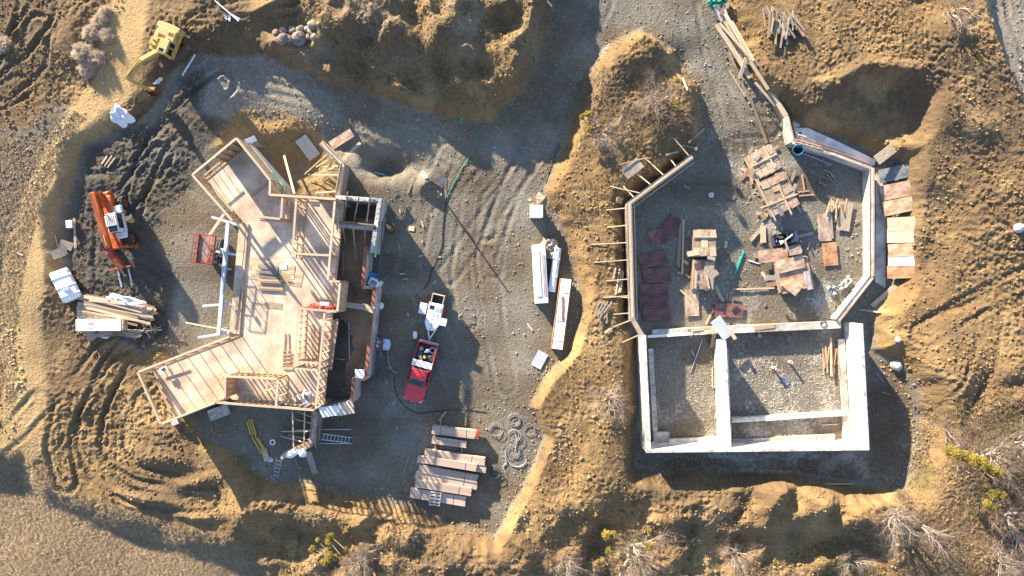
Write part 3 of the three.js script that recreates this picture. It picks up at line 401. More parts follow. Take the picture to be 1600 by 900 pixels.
// ---------- the concrete foundation in the right-hand pit ----------
{
  const FT = 2.8, t = (u, v, h = FT) => P(u, v, h), c = P(1180, 600, 0), f = open(thing('concrete_foundation', 'white concrete foundation of two gravel bays with tall outer walls', 'foundation', [c.x, 0, c.z]));
  const tones = { w: [[.8, .78, .74], [.76, .74, .7], [.82, .8, .77]], c: [[.62, .6, .56], [.56, .54, .5], [.65, .62, .58]] }, variants = {}; for (const k in tones) variants[k] = tones[k].map(c => { const m = std(c, .85, { map: concMap }); m.userData.metric = true; return m; });
  // every wall is cast in panels: real joints and slightly uneven faces
  const wall = (name, a, b, w, h, y0, mat) => {
    const L = a.distanceTo(b), k = Math.max(1, Math.round(L / 2.4)), g = mat === M.concWhite || mat === M.concrete ? variants[mat === M.concWhite ? 'w' : 'c'] : [mat];
    for (let i = 0; i < k; i++) { const e = a.clone().lerp(b, i / k), q = a.clone().lerp(b, (i + 1) / k), d = q.clone().sub(e).setY(0).normalize().multiplyScalar(.006); e.y = q.y = (h + y0) / 2; if (i) e.add(d); if (i < k - 1) q.sub(d); wbar(name, e, q, w + rr(-.008, .008), h - y0 + rr(-.006, .006), pick(g), f); }
    if (h > 2) { const n = Math.round(L / 1.1); for (let i = 1; i < n; i++) { const e = a.clone().lerp(b, i / n); wbox('anchor_bolt', e.x + rr(-.06, .06), h + .06, e.z + rr(-.06, .06), .03, .14, .03, M.rust, f); } }
  };
  const TL = t(1006, 524), TR = t(1346, 506), BR = t(1356, 701), BL = t(1014, 705);
  wall('outer_wall', TL, BL, .36, FT, -.3, M.concWhite); wall('outer_wall', TR, BR, .26, FT, -.3, M.concWhite); wall('outer_wall', BL.clone().add(new V3(-.2, 0, 0)), BR.clone().add(new V3(.13, 0, 0)), .27, FT - .004, -.3, M.concWhite);
  wall('cross_wall', P(1020, 521, .8), P(1314, 507, .8), .62, .8, -.3, M.concrete); wall('dividing_wall', P(1132, 533, 2.5), P(1140, 698, 2.5), .28, 2.5, -.3, M.concWhite);
  // footings and ledges
  wall('footing', P(1017, 545, .3), P(1025, 690, .3), .42, .3, -.3, M.concrete); wall('footing', P(1315, 530, .3), P(1324, 690, .3), .55, .3, -.3, M.concrete);
  wall('strip_footing', P(1144, 657, .5), P(1320, 646, .5), .42, .5, -.3, M.concWhite); wall('footing', P(1046, 692, .3), P(1125, 688, .3), .6, .3, -.3, M.concWhite); wall('footing', P(1146, 692, .35), P(1305, 684, .35), .55, .35, -.3, M.concrete); wall('footing', P(1128, 545, .4), P(1134, 690, .4), 1.2, .2, -.3, M.concrete);
  wall('footing', P(1022, 686, .42), P(1046, 686, .42), 1.2, .42, -.3, M.concDark);
  const tl = P(1012, 526, .85), tr = P(1120, 519, .85);
  wall('cap_board', tl.clone(), tr.clone().lerp(tl, .35), .22, .9, .7, M.white);
  for (const [u1, v1, u2, v2, w, m] of [[1067, 517, 1110, 512, .3, paleWood[0]], [1100, 518, 1122, 515, .5, paleWood[1]], [1178, 513, 1210, 509, .35, lumber[2]], [1076, 514, 1080, 526, .25, lumber[4]]]) wbar('cap_board', P(u1, v1, .83), P(u2, v2, .83), w, .05, m, f);
  for (let i = 0; i < 9; i++) { const q = new V3().lerpVectors(TR, BR, (i + .5) / 9); wbox('formwork_tie', q.x - .19, rr(.8, 2.2), q.z, .03, .05, .05, M.concDark, f); }
  // retaining walls of the upper bay
  const g = open(thing('retaining_foundation', 'low angled concrete retaining walls round the gravel bay of formwork panels', 'retaining wall', [P(1300, 330).x, 0, P(1300, 330).z]));
  const RH = 1.25, rt = [[1111, -40], [1130, 30], [1172, 92], [1228, 182], [1238, 222], [1303, 240], [1362, 262], [1362, 432], [1309, 500]].map(q => P(q[0], q[1], RH));
  for (let i = 1; i + 1 < rt.length; i++) {
    const a = rt[i].clone(), b = rt[i + 1].clone(), d = new V3().subVectors(b, a).setY(0).normalize(), n = new V3(-d.z, 0, d.x); a.y = b.y = RH / 2 - .15;
    wbar('wall_section', a, b, i < 3 ? .34 : .3, RH + .3, i < 3 ? paleWood[2] : M.concrete, g);
    const L = a.distanceTo(b), k = Math.max(1, Math.round(L / 2.4)); for (let j = 0; j < k; j++) { const s = n.clone().multiplyScalar(-.2), p = a.clone().addScaledVector(d, j * L / k + .01).add(s), q = a.clone().addScaledVector(d, (j + 1) * L / k - .01).add(s); p.y = q.y = .62; wbar('shutter_panel', p, q, .04, 1.38, i < 3 ? pick(paleWood) : pick(orangePly), g); }
    if (i >= 4) for (let j = 0; j < k; j++) { const p = a.clone().addScaledVector(d, j * L / k + .02), q = a.clone().addScaledVector(d, (j + 1) * L / k - .02), s = n.clone().multiplyScalar(.17); p.add(s); q.add(s); p.y = q.y = RH + .03; wbar('top_batten', p, q, .05, .05, pick(oldWood), g); }
  }
  // footing slab behind the angled wall, with its row of white dowels
  wgeo('outer_footing', prism([P(1240, 200, .5), P(1262, 200, .5), P(1310, 222, .5), P(1368, 250, .5), P(1366, 258, .5), P(1300, 238, .5), P(1244, 220, .5)].map(xz), -.2, .55), M.concWhite, g);
  wgeo('outer_footing', prism([P(1234, 168, .5), P(1246, 176, .5), P(1250, 198, .5), P(1240, 200, .5)].map(xz), -.2, .5), M.concrete, g);
  wgeo('outer_footing', prism([P(1369, 262, .4), P(1386, 262, .4), P(1384, 450, .4), P(1368, 440, .4)].map(xz), -.2, .35), M.concrete, g);
  for (let i = 0; i < 26; i++) { const s = i / 25; if (i % 9 === 8) continue; const p = P(lerp(1248, 1336, s), lerp(212, 244, s) - 1 + rr(-.6, .6), .6); wgeo('dowel', cyl(.05, .3, 6).translate(p.x, .68, p.z), M.whitePlastic, g); }
  for (let i = 0; i < 30; i++) { const s = i / 29, q = s < .45 ? P(lerp(1140, 1176, s / .45), lerp(8, 78, s / .45), 1) : P(lerp(1176, 1236, (s - .45) / .55), lerp(78, 168, (s - .45) / .55), 1); wgeo('dowel', cyl(.04, .9, 6).translate(q.x + .35 + rr(-.08, .08), .95, q.z - .1), M.whitePlastic, g); }
  for (let i = 0; i < 5; i++) wbar('spacer', P(1241 + i * 9, 219 + i * 2.4, 1.3), P(1246 + i * 9, 223 + i * 2.4, 1.3), .06, .05, lumber[2], g);
  wbar('spacer', P(1241, 221, 1.32), P(1285, 233, 1.32), .08, .05, lumber[1], g); wbar('spacer', P(1240, 217, 1.32), P(1284, 229, 1.32), .06, .05, lumber[1], g);
  wgeo('apron', prism([P(1110, -10, .3), P(1140, -10, .3), P(1160, 40, .3), P(1185, 95, .3), P(1215, 150, .3), P(1200, 152, .3), P(1165, 90, .3), P(1128, 40, .3)].map(xz), -.2, .55), M.icf, g);
}
// left formwork of the right-hand bay: bright timber walls with raking braces on the ridge
{
  const h = 2.5, a = P(988, 500, h), b = P(983, 317, h), c = P(1082, 244, h), f = open(thing('timber_formwork', 'bright timber formwork walls with raking braces along the ochre ridge', 'formwork', [a.x, 0, a.z]));
  for (const [p, q, s] of [[a, b, -1], [b, c, -1]]) {
    const d = new V3().subVectors(q, p), L = d.length(); d.normalize(); const n = new V3(-d.z, 0, d.x).multiplyScalar(s), k = Math.round(L / 1.22);
    const mk = (nm, off, yy, w, hh, mt) => { for (let j = 0; j < k; j++) { const e = p.clone().addScaledVector(d, j * L / k + .005).addScaledVector(n, off), g = p.clone().addScaledVector(d, (j + 1) * L / k - .005).addScaledVector(n, off); e.y = g.y = yy; wbar(nm, e, g, w, hh, mt(j), f); } };
    mk('outer_panel', -.16, 1.15, .03, 2.7, () => pick(paleWood)); mk('inner_panel', .16, 1.1, .03, 2.8, () => pick(greyWood)); mk('top_board', 0, h - .05, .22, .05, () => pick(paleWood));
    for (const [o, y] of [[-.24, h - .15], [-.24, 1.5], [-.5, h - .5]]) { const e = p.clone().addScaledVector(n, o), g = q.clone().addScaledVector(n, o); e.y = g.y = y; wbar('waler', e, g, .07, .1, pick(paleWood), f); }
    const e = p.clone().setY(1.05), g = q.clone().setY(1.05); wbar('concrete_core', e, g, .27, 2.6, M.concDark, f);
    mk('inner_footing', .55, .1, .55, .3, () => M.concDark);
  }
  for (const [u1, v1, u2, v2] of [[979, 325, 948, 328], [979, 352, 948, 355], [979, 379, 923, 382], [980, 406, 927, 410], [981, 436, 947, 439], [983, 462, 943, 465], [984, 465, 952, 463], [985, 489, 958, 491], [1006, 520, 972, 535], [994, 497, 955, 512], [1002, 302, 953, 291], [990, 308, 974, 291], [1016, 288, 987, 265], [1036, 273, 1010, 249], [1056, 260, 1046, 247], [1076, 243, 1052, 215]]) {
    const top = P(u1, v1, h - .1), bot = G(u2, v2, .05); wbar('brace', top, bot, .08, .06, pick(paleWood), f);
  }
  wbar('ledger', P(967, 257, 2.3), P(1012, 246, 2.3), .1, .05, lumber[0], f);
  wgeo('corner_board', prism([P(983, 497, 2.6), P(990, 494, 2.6), P(1007, 524, 2.6), P(1000, 526, 2.6)].map(xz), 2.56, 2.6), oldWood[3], f);
}
// ---------- vehicles and machines (local axes: x forward, y up, z to the right) ----------
const profile = (pts, depth, bevel = .03, mid = true) => { const s = new THREE.Shape(pts.map(p => new THREE.Vector2(p[0], p[1]))), g = new THREE.ExtrudeGeometry(s, { depth: depth - 2 * bevel, bevelEnabled: bevel > 0, bevelSize: bevel, bevelThickness: bevel, bevelSegments: 2, curveSegments: 6 }); if (mid) g.translate(0, 0, -(depth - 2 * bevel) / 2); return g; };
const plan = (pts, y0, y1, bevel = .04) => { const s = new THREE.Shape(pts.map(p => new THREE.Vector2(p[0], -p[1]))), g = new THREE.ExtrudeGeometry(s, { depth: y1 - y0 - 2 * bevel, bevelEnabled: bevel > 0, bevelSize: bevel, bevelThickness: bevel, bevelSegments: 3, bevelOffset: -bevel }); g.rotateX(-Math.PI / 2); g.translate(0, y0 + bevel, 0); return g; };
const rbox = (sx, sy, sz, r = .04) => new RoundedBoxGeometry(sx, sy, sz, 2, Math.min(r, sx / 2.2, sy / 2.2, sz / 2.2));
const pan = (g, name, geo, mat, x, y, z, rx = 0, ry = 0, rz = 0) => { const m = mesh(name, geo, mat, g); m.position.set(x, y, z); m.rotation.set(rx, ry, rz); return m; };
function quadPrism(q, thick) {   // a thin slab from four corners
  const [a, b, c, d] = q.map(p => new V3(...p)), n = new V3().crossVectors(new V3().subVectors(b, a), new V3().subVectors(d, a)).normalize().multiplyScalar(thick);
  const v = [a, b, c, d, ...[a, b, c, d].map(p => p.clone().add(n))], g = new THREE.BufferGeometry(); g.setAttribute('position', new THREE.Float32BufferAttribute(v.flatMap(p => [p.x, p.y, p.z]), 3));
  g.setIndex([0, 2, 1, 0, 3, 2, 4, 5, 6, 4, 6, 7, 0, 1, 5, 0, 5, 4, 1, 2, 6, 1, 6, 5, 2, 3, 7, 2, 7, 6, 3, 0, 4, 3, 4, 7]); const o = g.toNonIndexed(); o.computeVertexNormals(); o.setAttribute('uv', new THREE.Float32BufferAttribute(new Float32Array(o.attributes.position.count * 2), 2)); return o;
}
function frustum(b, t, y0, y1) { // b, t: [x0, x1, halfwidth front, halfwidth rear]
  const q = (x, y, z) => [x, y, z], B = [q(b[1], y0, -b[2]), q(b[1], y0, b[2]), q(b[0], y0, b[3]), q(b[0], y0, -b[3])], U = [q(t[1], y1, -t[2]), q(t[1], y1, t[2]), q(t[0], y1, t[3]), q(t[0], y1, -t[3])];
  const f = [], face = (a, b2, c, d) => f.push(...a, ...b2, ...c, ...a, ...c, ...d); for (let i = 0; i < 4; i++) { const j = (i + 1) % 4; face(B[i], U[i], U[j], B[j]); } face(U[0], U[3], U[2], U[1]); face(B[0], B[1], B[2], B[3]);
  const g = new THREE.BufferGeometry(); g.setAttribute('position', new THREE.Float32BufferAttribute(f, 3)); g.computeVertexNormals(); g.setAttribute('uv', new THREE.Float32BufferAttribute(new Float32Array(f.length / 3 * 2), 2)); return g;
}
const TYRE = (() => { const p = [[.62, -.5], [.92, -.5], [1, -.36], [1, .36], [.92, .5], [.62, .5]].map(q => new THREE.Vector2(q[0], q[1])); const g = new THREE.LatheGeometry(p, 26); g.rotateX(Math.PI / 2); return g; })();
function wheel(g, x, y, z, r, w, rimMat, lugs = 0) {
  const t = new THREE.Group(); t.name = 'wheel'; t.position.set(x, y, z); g.add(t); const ty = mesh('tyre', TYRE, M.rubber, t); ty.scale.set(r, r, w);
  const rim = mesh('rim', cyl(r * .62, w * .7, 18).rotateX(Math.PI / 2), rimMat, t); rim.position.z = 0; const hub = mesh('hub', cyl(r * .22, w * .9, 10).rotateX(Math.PI / 2), M.darkSteel, t); hub.position.z = 0;
  for (let i = 0; i < lugs; i++) { const a = i / lugs * Math.PI * 2, m = mesh('tread_lug', UNIT, M.rubber, t); m.position.set(Math.cos(a) * r * 1.0, Math.sin(a) * r * 1.0, (i % 2 ? 1 : -1) * w * .22); m.rotation.z = a; m.rotation.x = 0; m.scale.set(r * .12, r * .11, w * .5); }
  return t;
}
// set a thing on the ground with its pitch and roll following the ground under it
function settle(o, x, z, yaw, L, W) {
  const f = new V3(Math.cos(yaw), 0, -Math.sin(yaw)), s = new V3(Math.sin(yaw), 0, Math.cos(yaw)), h = (a, b) => { let m = 0; for (let i = -1; i <= 1; i++) m += hAt(x + f.x * a + s.x * b + i * .15, z + f.z * a + s.z * b); return m / 3; };
  const hf = (h(L / 2, W / 2) + h(L / 2, -W / 2)) / 2, hb = (h(-L / 2, W / 2) + h(-L / 2, -W / 2)) / 2, hr = (h(L / 2, W / 2) + h(-L / 2, W / 2)) / 2, hl = (h(L / 2, -W / 2) + h(-L / 2, -W / 2)) / 2;
  o.position.set(x, (hf + hb) / 2 + .01, z); o.rotation.set(Math.atan2(hl - hr, W), yaw, Math.atan2(hf - hb, L), 'YZX'); return o;
}
// ----- red pickup -----
{
  const o = thing('pickup_truck', 'red pickup with white toolbox across its loaded bed', 'pickup');
  const a = G(668, 540, 1.0), b = G(645, 624, 1.0), yaw = yawOf(b.x - a.x, b.z - a.z); settle(o, (a.x + b.x) / 2, (a.z + b.z) / 2, yaw, 3.2, 1.5);
  const hw = .88, nose = [[-.35, -hw], [1.9, -hw], [2.3, -hw + .05], [2.5, -.62], [2.58, -.3], [2.6, 0], [2.58, .3], [2.5, .62], [2.3, hw - .05], [1.9, hw], [-.35, hw]];
  pan(o, 'body', plan(nose, .42, .98, .07), M.red, 0, 0, 0);
  pan(o, 'hood', plan([[1.15, -.74], [2.3, -.7], [2.46, -.4], [2.48, 0], [2.46, .4], [2.3, .7], [1.15, .74]], .93, 1.04, .045), M.red, 0, 0, 0);
  const cab = pan(o, 'cab', frustum([-.42, 1.22, .84, .84], [-.22, .52, .66, .68], .97, 1.6), M.red, 0, 0, 0); pan(o, 'roof', rbox(.86, .09, 1.36, .045), M.red, .14, 1.61, 0);
  const win = pan(o, 'windscreen', quadPrism([[.56, 1.57, -.62], [1.17, 1.01, -.76], [1.17, 1.01, .76], [.56, 1.57, .62]], .014), M.glassTeal, .012, .012, 0); mesh('wiper', new THREE.BoxGeometry(.02, .02, .6), M.black, win).position.set(1.12, 1.06, -.2);
  pan(o, 'rear_window', quadPrism([[-.24, 1.55, .56], [-.4, 1.05, .66], [-.4, 1.05, -.66], [-.24, 1.55, -.56]], .012), M.glass, -.008, .004, 0);
  for (const s of [-1, 1]) {
    for (const [x0, x1, t0, t1] of [[-.3, .28, -.18, .25], [.34, 1.0, .3, .5]]) { const q = [[x0, 1.03, s * .835], [x1, 1.03, s * .835], [t1, 1.52, s * .69], [t0, 1.52, s * .695]]; pan(o, 'side_window', quadPrism(s > 0 ? q : q.reverse(), .012), M.glass, 0, .006, s * .006); }
    pan(o, 'mirror', rbox(.12, .16, .2, .04), M.red, .98, 1.08, s * 1.0); pan(o, 'headlight', rbox(.1, .16, .34, .03), M.lamp, 2.47, .78, s * .6); pan(o, 'tail_light', rbox(.05, .3, .12, .02), M.lampRed, -2.57, .78, s * .82);
    pan(o, 'bed_side', rbox(2.22, .56, .1, .035), M.red, -1.46, .72, s * .83); pan(o, 'wheel_arch', rbox(.8, .26, .2, .06), M.black, -1.5, .8, s * .7); pan(o, 'bed_rail', rbox(2.2, .03, .12, .012), M.redDull, -1.46, 1.012, s * .83);
    wheel(o, 1.65, .36, s * .76, .36, .24, M.galv); wheel(o, -1.5, .36, s * .76, .36, .24, M.galv);
  }
  pan(o, 'bed_floor', rbox(2.2, .06, 1.6, .02), M.black, -1.46, .52, 0); pan(o, 'tailgate', rbox(.08, .54, 1.62, .03), M.red, -2.54, .73, 0); pan(o, 'bulkhead', rbox(.06, .5, 1.6, .02), M.red, -.38, .75, 0);
  pan(o, 'front_bumper', plan([[2.42, -.86], [2.6, -.66], [2.68, 0], [2.6, .66], [2.42, .86], [2.4, 0]], .4, .6, .02), M.white, 0, 0, 0); pan(o, 'rear_bumper', rbox(.16, .14, 1.7, .04), M.galv, -2.64, .5, 0); pan(o, 'grille', rbox(.05, .2, .9, .02), M.black, 2.585, .74, 0);
  const tb = pan(o, 'toolbox', rbox(.5, .34, 1.72, .03), M.white, -.72, 1.0, 0); mesh('lid', rbox(.54, .05, 1.76, .02), M.white, tb).position.y = .18;
  // what lies in the bed
  o.updateMatrixWorld(true); const rb = rng(5), load = (nm, geo, mat, x, y, z, lab, cat) => { const m = solo(nm, geo, mat, lab, cat, 'things in the pickup bed'); const p = new V3(x, y, z).applyMatrix4(o.matrixWorld); m.position.copy(p); m.rotation.set(rr(-.2, .2, rb), yaw + rr(-1, 1, rb), rr(-.2, .2, rb)); };
  load('tool_bag', rbox(.5, .3, .36, .1), M.navy, -1.35, .72, -.5, 'navy tool bag in the pickup bed', 'bag'); load('rag_bundle', new THREE.IcosahedronGeometry(.2, 1).scale(1.2, .7, .8), M.white, -1.9, .74, -.1, 'white rag bundle in the pickup bed', 'rag'); load('hose_coil', new THREE.TorusGeometry(.24, .07, 8, 18).rotateX(1.57), M.pipeGrey, -2.05, .66, -.5, 'grey coiled hose in the pickup bed', 'hose');
  load('sand_bucket', cyl(.16, .34, 14, .19), M.stone, -1.95, .74, .45, 'beige bucket in the pickup bed', 'bucket'); load('paint_tin', cyl(.14, .3, 14), M.yellowPaint, -1.35, .74, 0, 'yellow tin in the pickup bed', 'tin'); load('tool_case', rbox(.42, .2, .5, .03), M.darkSteel, -1.5, .66, .5, 'dark tool case in the pickup bed', 'tool case'); load('offcut_board', new THREE.BoxGeometry(.5, .03, .24), paleWood[0], -1.15, .82, .3, 'pale wood offcut in the pickup bed', 'offcut'); load('clear_bottle', cyl(.07, .34, 10, .06), M.bag, -1.75, .74, .1, 'pale blue bottle in the pickup bed', 'bottle');
}
// ----- service trailer with open hatches -----
{
  const o = thing('service_trailer', 'white and red pointed service trailer with hatches standing open', 'trailer'), a = G(684, 470, 1.0), b = G(672, 522, 1.0), yaw = yawOf(b.x - a.x, b.z - a.z); settle(o, (a.x + b.x) / 2, (a.z + b.z) / 2, yaw, 2.4, 1.3);
  pan(o, 'hull', plan([[-1.25, -.62], [.55, -.62], [1.05, -.34], [1.12, 0], [1.05, .34], [.55, .62], [-1.25, .62]], .5, 1.42, .06), M.white, 0, 0, 0);
  for (const s of [-1, 1]) { pan(o, 'red_stripe', rbox(1.9, .3, .03, .01), M.redDull, -.35, .82, s * .635); pan(o, 'fender', rbox(.9, .1, .26, .04), M.redDull, -.45, .8, s * .74); wheel(o, -.45, .34, s * .74, .34, .2, M.white); }
  pan(o, 'hatch', rbox(.95, .04, .62, .015), M.cabWhite, -.6, 1.48, 1.02, -.12); pan(o, 'hatch_stay', cyl(.015, .6, 6), M.galv, -.2, 1.3, .85, -.9); pan(o, 'hatch', rbox(.62, .04, .55, .015), M.cabWhite, .15, 1.44, -.92, .12); pan(o, 'hatch_stay', cyl(.015, .6, 6), M.galv, .4, 1.26, -.8, .9);
  const bx = new THREE.Group(); bx.name = 'rear_box'; bx.position.set(-1.55, 0, 0); o.add(bx); for (const s of [-1, 1]) { mesh('box_side', new THREE.BoxGeometry(.9, .7, .06), paleWood[1], bx).position.set(0, 1.05, s * .5); mesh('box_end', new THREE.BoxGeometry(.06, .7, 1.06), paleWood[1], bx).position.set(s * .45, 1.05, 0); } mesh('box_floor', new THREE.BoxGeometry(.86, .04, .96), M.black, bx).position.set(0, .74, 0);
  pan(o, 'top_recess', rbox(.34, .02, .42, .008), M.glass, -.85, 1.425, .3); pan(o, 'top_panel', rbox(.4, .03, .46, .01), std([.3, .38, .52], .5), -.78, 1.43, -.28); pan(o, 'top_panel', rbox(.36, .03, .5, .01), std([.4, .46, .56], .5), -.3, 1.43, -.12);
  for (const [x, z] of [[.12, 0], [.5, .02], [.72, 0], [.95, .03]]) pan(o, 'lid_catch', rbox(.08, .04, .08, .015), M.black, x, 1.44, z);
  for (const s of [-1, 1]) { const t = pan(o, 'drawbar', rbox(1.0, .1, .1, .02), M.white, 1.35, .52, s * .22, 0, s * .36); } pan(o, 'coupling', rbox(.34, .12, .14, .03), M.galv, 1.85, .54, 0); pan(o, 'jockey_wheel', cyl(.1, .08, 12).rotateX(1.57), M.rubber, 1.5, .12, .12); pan(o, 'jockey_post', cyl(.03, .6, 8), M.galv, 1.5, .42, .12); pan(o, 'chassis', rbox(3.2, .1, 1.0, .03), M.darkSteel, -.4, .46, 0);
}
// ----- yellow excavator -----
{
  const o = thing('excavator', 'worn yellow crawler excavator with its boom folded beside the cream track', 'excavator'), c = P(254, 67, 4.2), yaw = yawOf(-.36, .93); settle(o, c.x, c.z, yaw, 2.6, 2.2); o.rotation.set(0, yaw, 0); o.scale.setScalar(.8); o.position.y = Math.max(hAt(c.x, c.z), hAt(c.x + 1, c.z + 1)) + .02;
  const und = new THREE.Group(); und.name = 'undercarriage'; und.rotation.y = -.62; o.add(und);
  for (const s of [-1, 1]) {
    const st = []; for (let i = 0; i <= 10; i++) { const t = -Math.PI / 2 + Math.PI * i / 10; st.push([1.45 + Math.cos(t) * .42, .44 + Math.sin(t) * .42]); } for (let i = 0; i <= 10; i++) { const t = Math.PI / 2 + Math.PI * i / 10; st.push([-1.45 + Math.cos(t) * .42, .44 + Math.sin(t) * .42]); }
    const tr = mesh('track', profile(st, .56, .02), M.darkSteel, und); tr.position.z = s * 1.15; for (let i = 0; i < 19; i++) { const pd = mesh('track_pad', UNIT, M.rust, und); pd.position.set(-1.5 + i * .167, .88, s * 1.15); pd.scale.set(.12, .04, .62); }
  }
  mesh('car_body', rbox(1.8, .4, 1.9, .08), M.darkSteel, und).position.y = .6; pan(o, 'slew_ring', cyl(.75, .22, 24), M.darkSteel, 0, .92, 0);
  pan(o, 'upper_body', plan([[-1.6, -1.18], [1.05, -1.18], [1.05, 1.18], [-1.6, 1.18]], 1.02, 1.9, .08), M.yellow, 0, 0, 0);
  const arc = []; for (let i = 0; i <= 10; i++) { const t = -.62 + 1.24 * i / 10; arc.push([-1.75 - Math.cos(t) * .75 + .45, Math.sin(t) * 2.05]); } pan(o, 'counterweight', plan([...arc, [-1.35, 1.2], [-1.35, -1.2]], .98, 2.08, .1), M.yellowCab, 0, 0, 0);
  const hood = pan(o, 'engine_hood', rbox(1.3, .34, 1.9, .08), M.yellowCab, -.85, 2.02, -.1); for (const [x, z, w] of [[-.2, -.5, .5], [.25, .35, .7]]) mesh('grille', new THREE.BoxGeometry(.34, .03, w), M.rust, hood).position.set(x, .175, z); mesh('exhaust', cyl(.06, .4, 10), M.rust, hood).position.set(.35, .3, -.62); pan(o, 'hydraulic_tank', rbox(.8, .5, .7, .06), M.yellow, .2, 2.0, .78); pan(o, 'filler_cap', cyl(.09, .08, 12), M.black, .1, 2.28, .7);
  const cab = pan(o, 'cab', plan([[-.35, -1.16], [1.05, -1.16], [1.2, -1.0], [1.2, -.35], [.95, -.16], [-.35, -.16]], 1.4, 2.85, .07), M.yellowCab, 0, 0, 0); pan(o, 'cab_roof', rbox(1.35, .06, .92, .03), M.yellowCab, .36, 2.87, -.66);
  for (const [x, w, y, h] of [[-.02, .46, 2.2, .9], [.66, .62, 2.05, 1.1]]) pan(o, 'side_window', rbox(w, h, .02, .008), M.glass, x, y, -1.167); pan(o, 'front_window', rbox(.02, 1.0, .6, .008), M.glass, 1.207, 2.15, -.67); pan(o, 'roof_window', rbox(.3, .02, .5, .008), M.glass, .8, 2.905, -.66); pan(o, 'handrail', tube([new V3(.2, 2.0, -1.25), new V3(.25, 2.7, -1.28), new V3(.9, 2.7, -1.28)], .02, 12, 5), M.darkSteel, 0, 0, 0);
  // boom, stick and bucket, given in world points so that the bucket stands on the soil
  o.updateMatrixWorld(true); const inv = new THREE.Matrix4().copy(o.matrixWorld).invert(), loc = p => p.clone().applyMatrix4(inv);
  const root = new V3(.9, 1.7, .25), elbow = loc(P(199, 124, 4.6)), gb = G(236, 142, .9), wrist = loc(new V3(gb.x, gb.y + .15, gb.z));
  const arm = (nm, pts, w, mat) => { const g = new THREE.Group(); g.name = nm; o.add(g); for (let i = 0; i + 1 < pts.length; i++) bar('arm_plate', pts[i][0], pts[i + 1][0], w, (pts[i][1] + pts[i + 1][1]) / 2, mat, g, UNITB); return g; };
  const mid = root.clone().lerp(elbow, .45); mid.y += .75; arm('boom', [[root, .55], [mid, .62], [elbow, .45]], .4, M.yellowCab); arm('stick', [[elbow.clone().add(new V3(-.1, .25, 0)), .5], [wrist, .4]], .32, M.yellow);
  bar('boom_cylinder', new V3(1.0, 1.35, .55), mid.clone().add(new V3(.2, -.2, .281)), .13, .13, M.chrome, o); bar('boom_cylinder', new V3(1.0, 1.35, -.05), mid.clone().add(new V3(.2, -.2, -.28)), .13, .13, M.chrome, o); bar('stick_cylinder', mid.clone().add(new V3(0, .42, 0)), elbow.clone().add(new V3(0, .45, 0)), .16, .16, M.yellow, o); bar('hydraulic_hose', mid.clone().add(new V3(0, .36, .16)), elbow.clone().add(new V3(.1, .3, .16)), .05, .05, M.black, o);
  const sh = new THREE.Shape(); sh.moveTo(0, 0); sh.absarc(.1, -.38, .52, Math.PI * .55, Math.PI * 1.75, false); sh.lineTo(.4, -.62); sh.absarc(.1, -.38, .44, Math.PI * 1.72, Math.PI * .58, true); sh.closePath();
  const bk = new THREE.Group(); bk.name = 'bucket'; bk.position.copy(wrist); bk.rotation.y = .35; o.add(bk); mesh('shell', new THREE.ExtrudeGeometry(sh, { depth: 1.0, bevelEnabled: false }).translate(0, 0, -.5), M.rust, bk); for (const s of [-.5, .5]) mesh('cheek', new THREE.CylinderGeometry(.48, .48, .03, 16, 1, false, Math.PI * .9, Math.PI * 1.2).rotateX(Math.PI / 2).translate(.1, -.38, s), M.rust, bk); for (let i = 0; i < 5; i++) mesh('tooth', new THREE.ConeGeometry(.06, .22, 5).rotateZ(-1.2).translate(.5, -.66, -.42 + i * .21), M.darkSteel, bk);
}
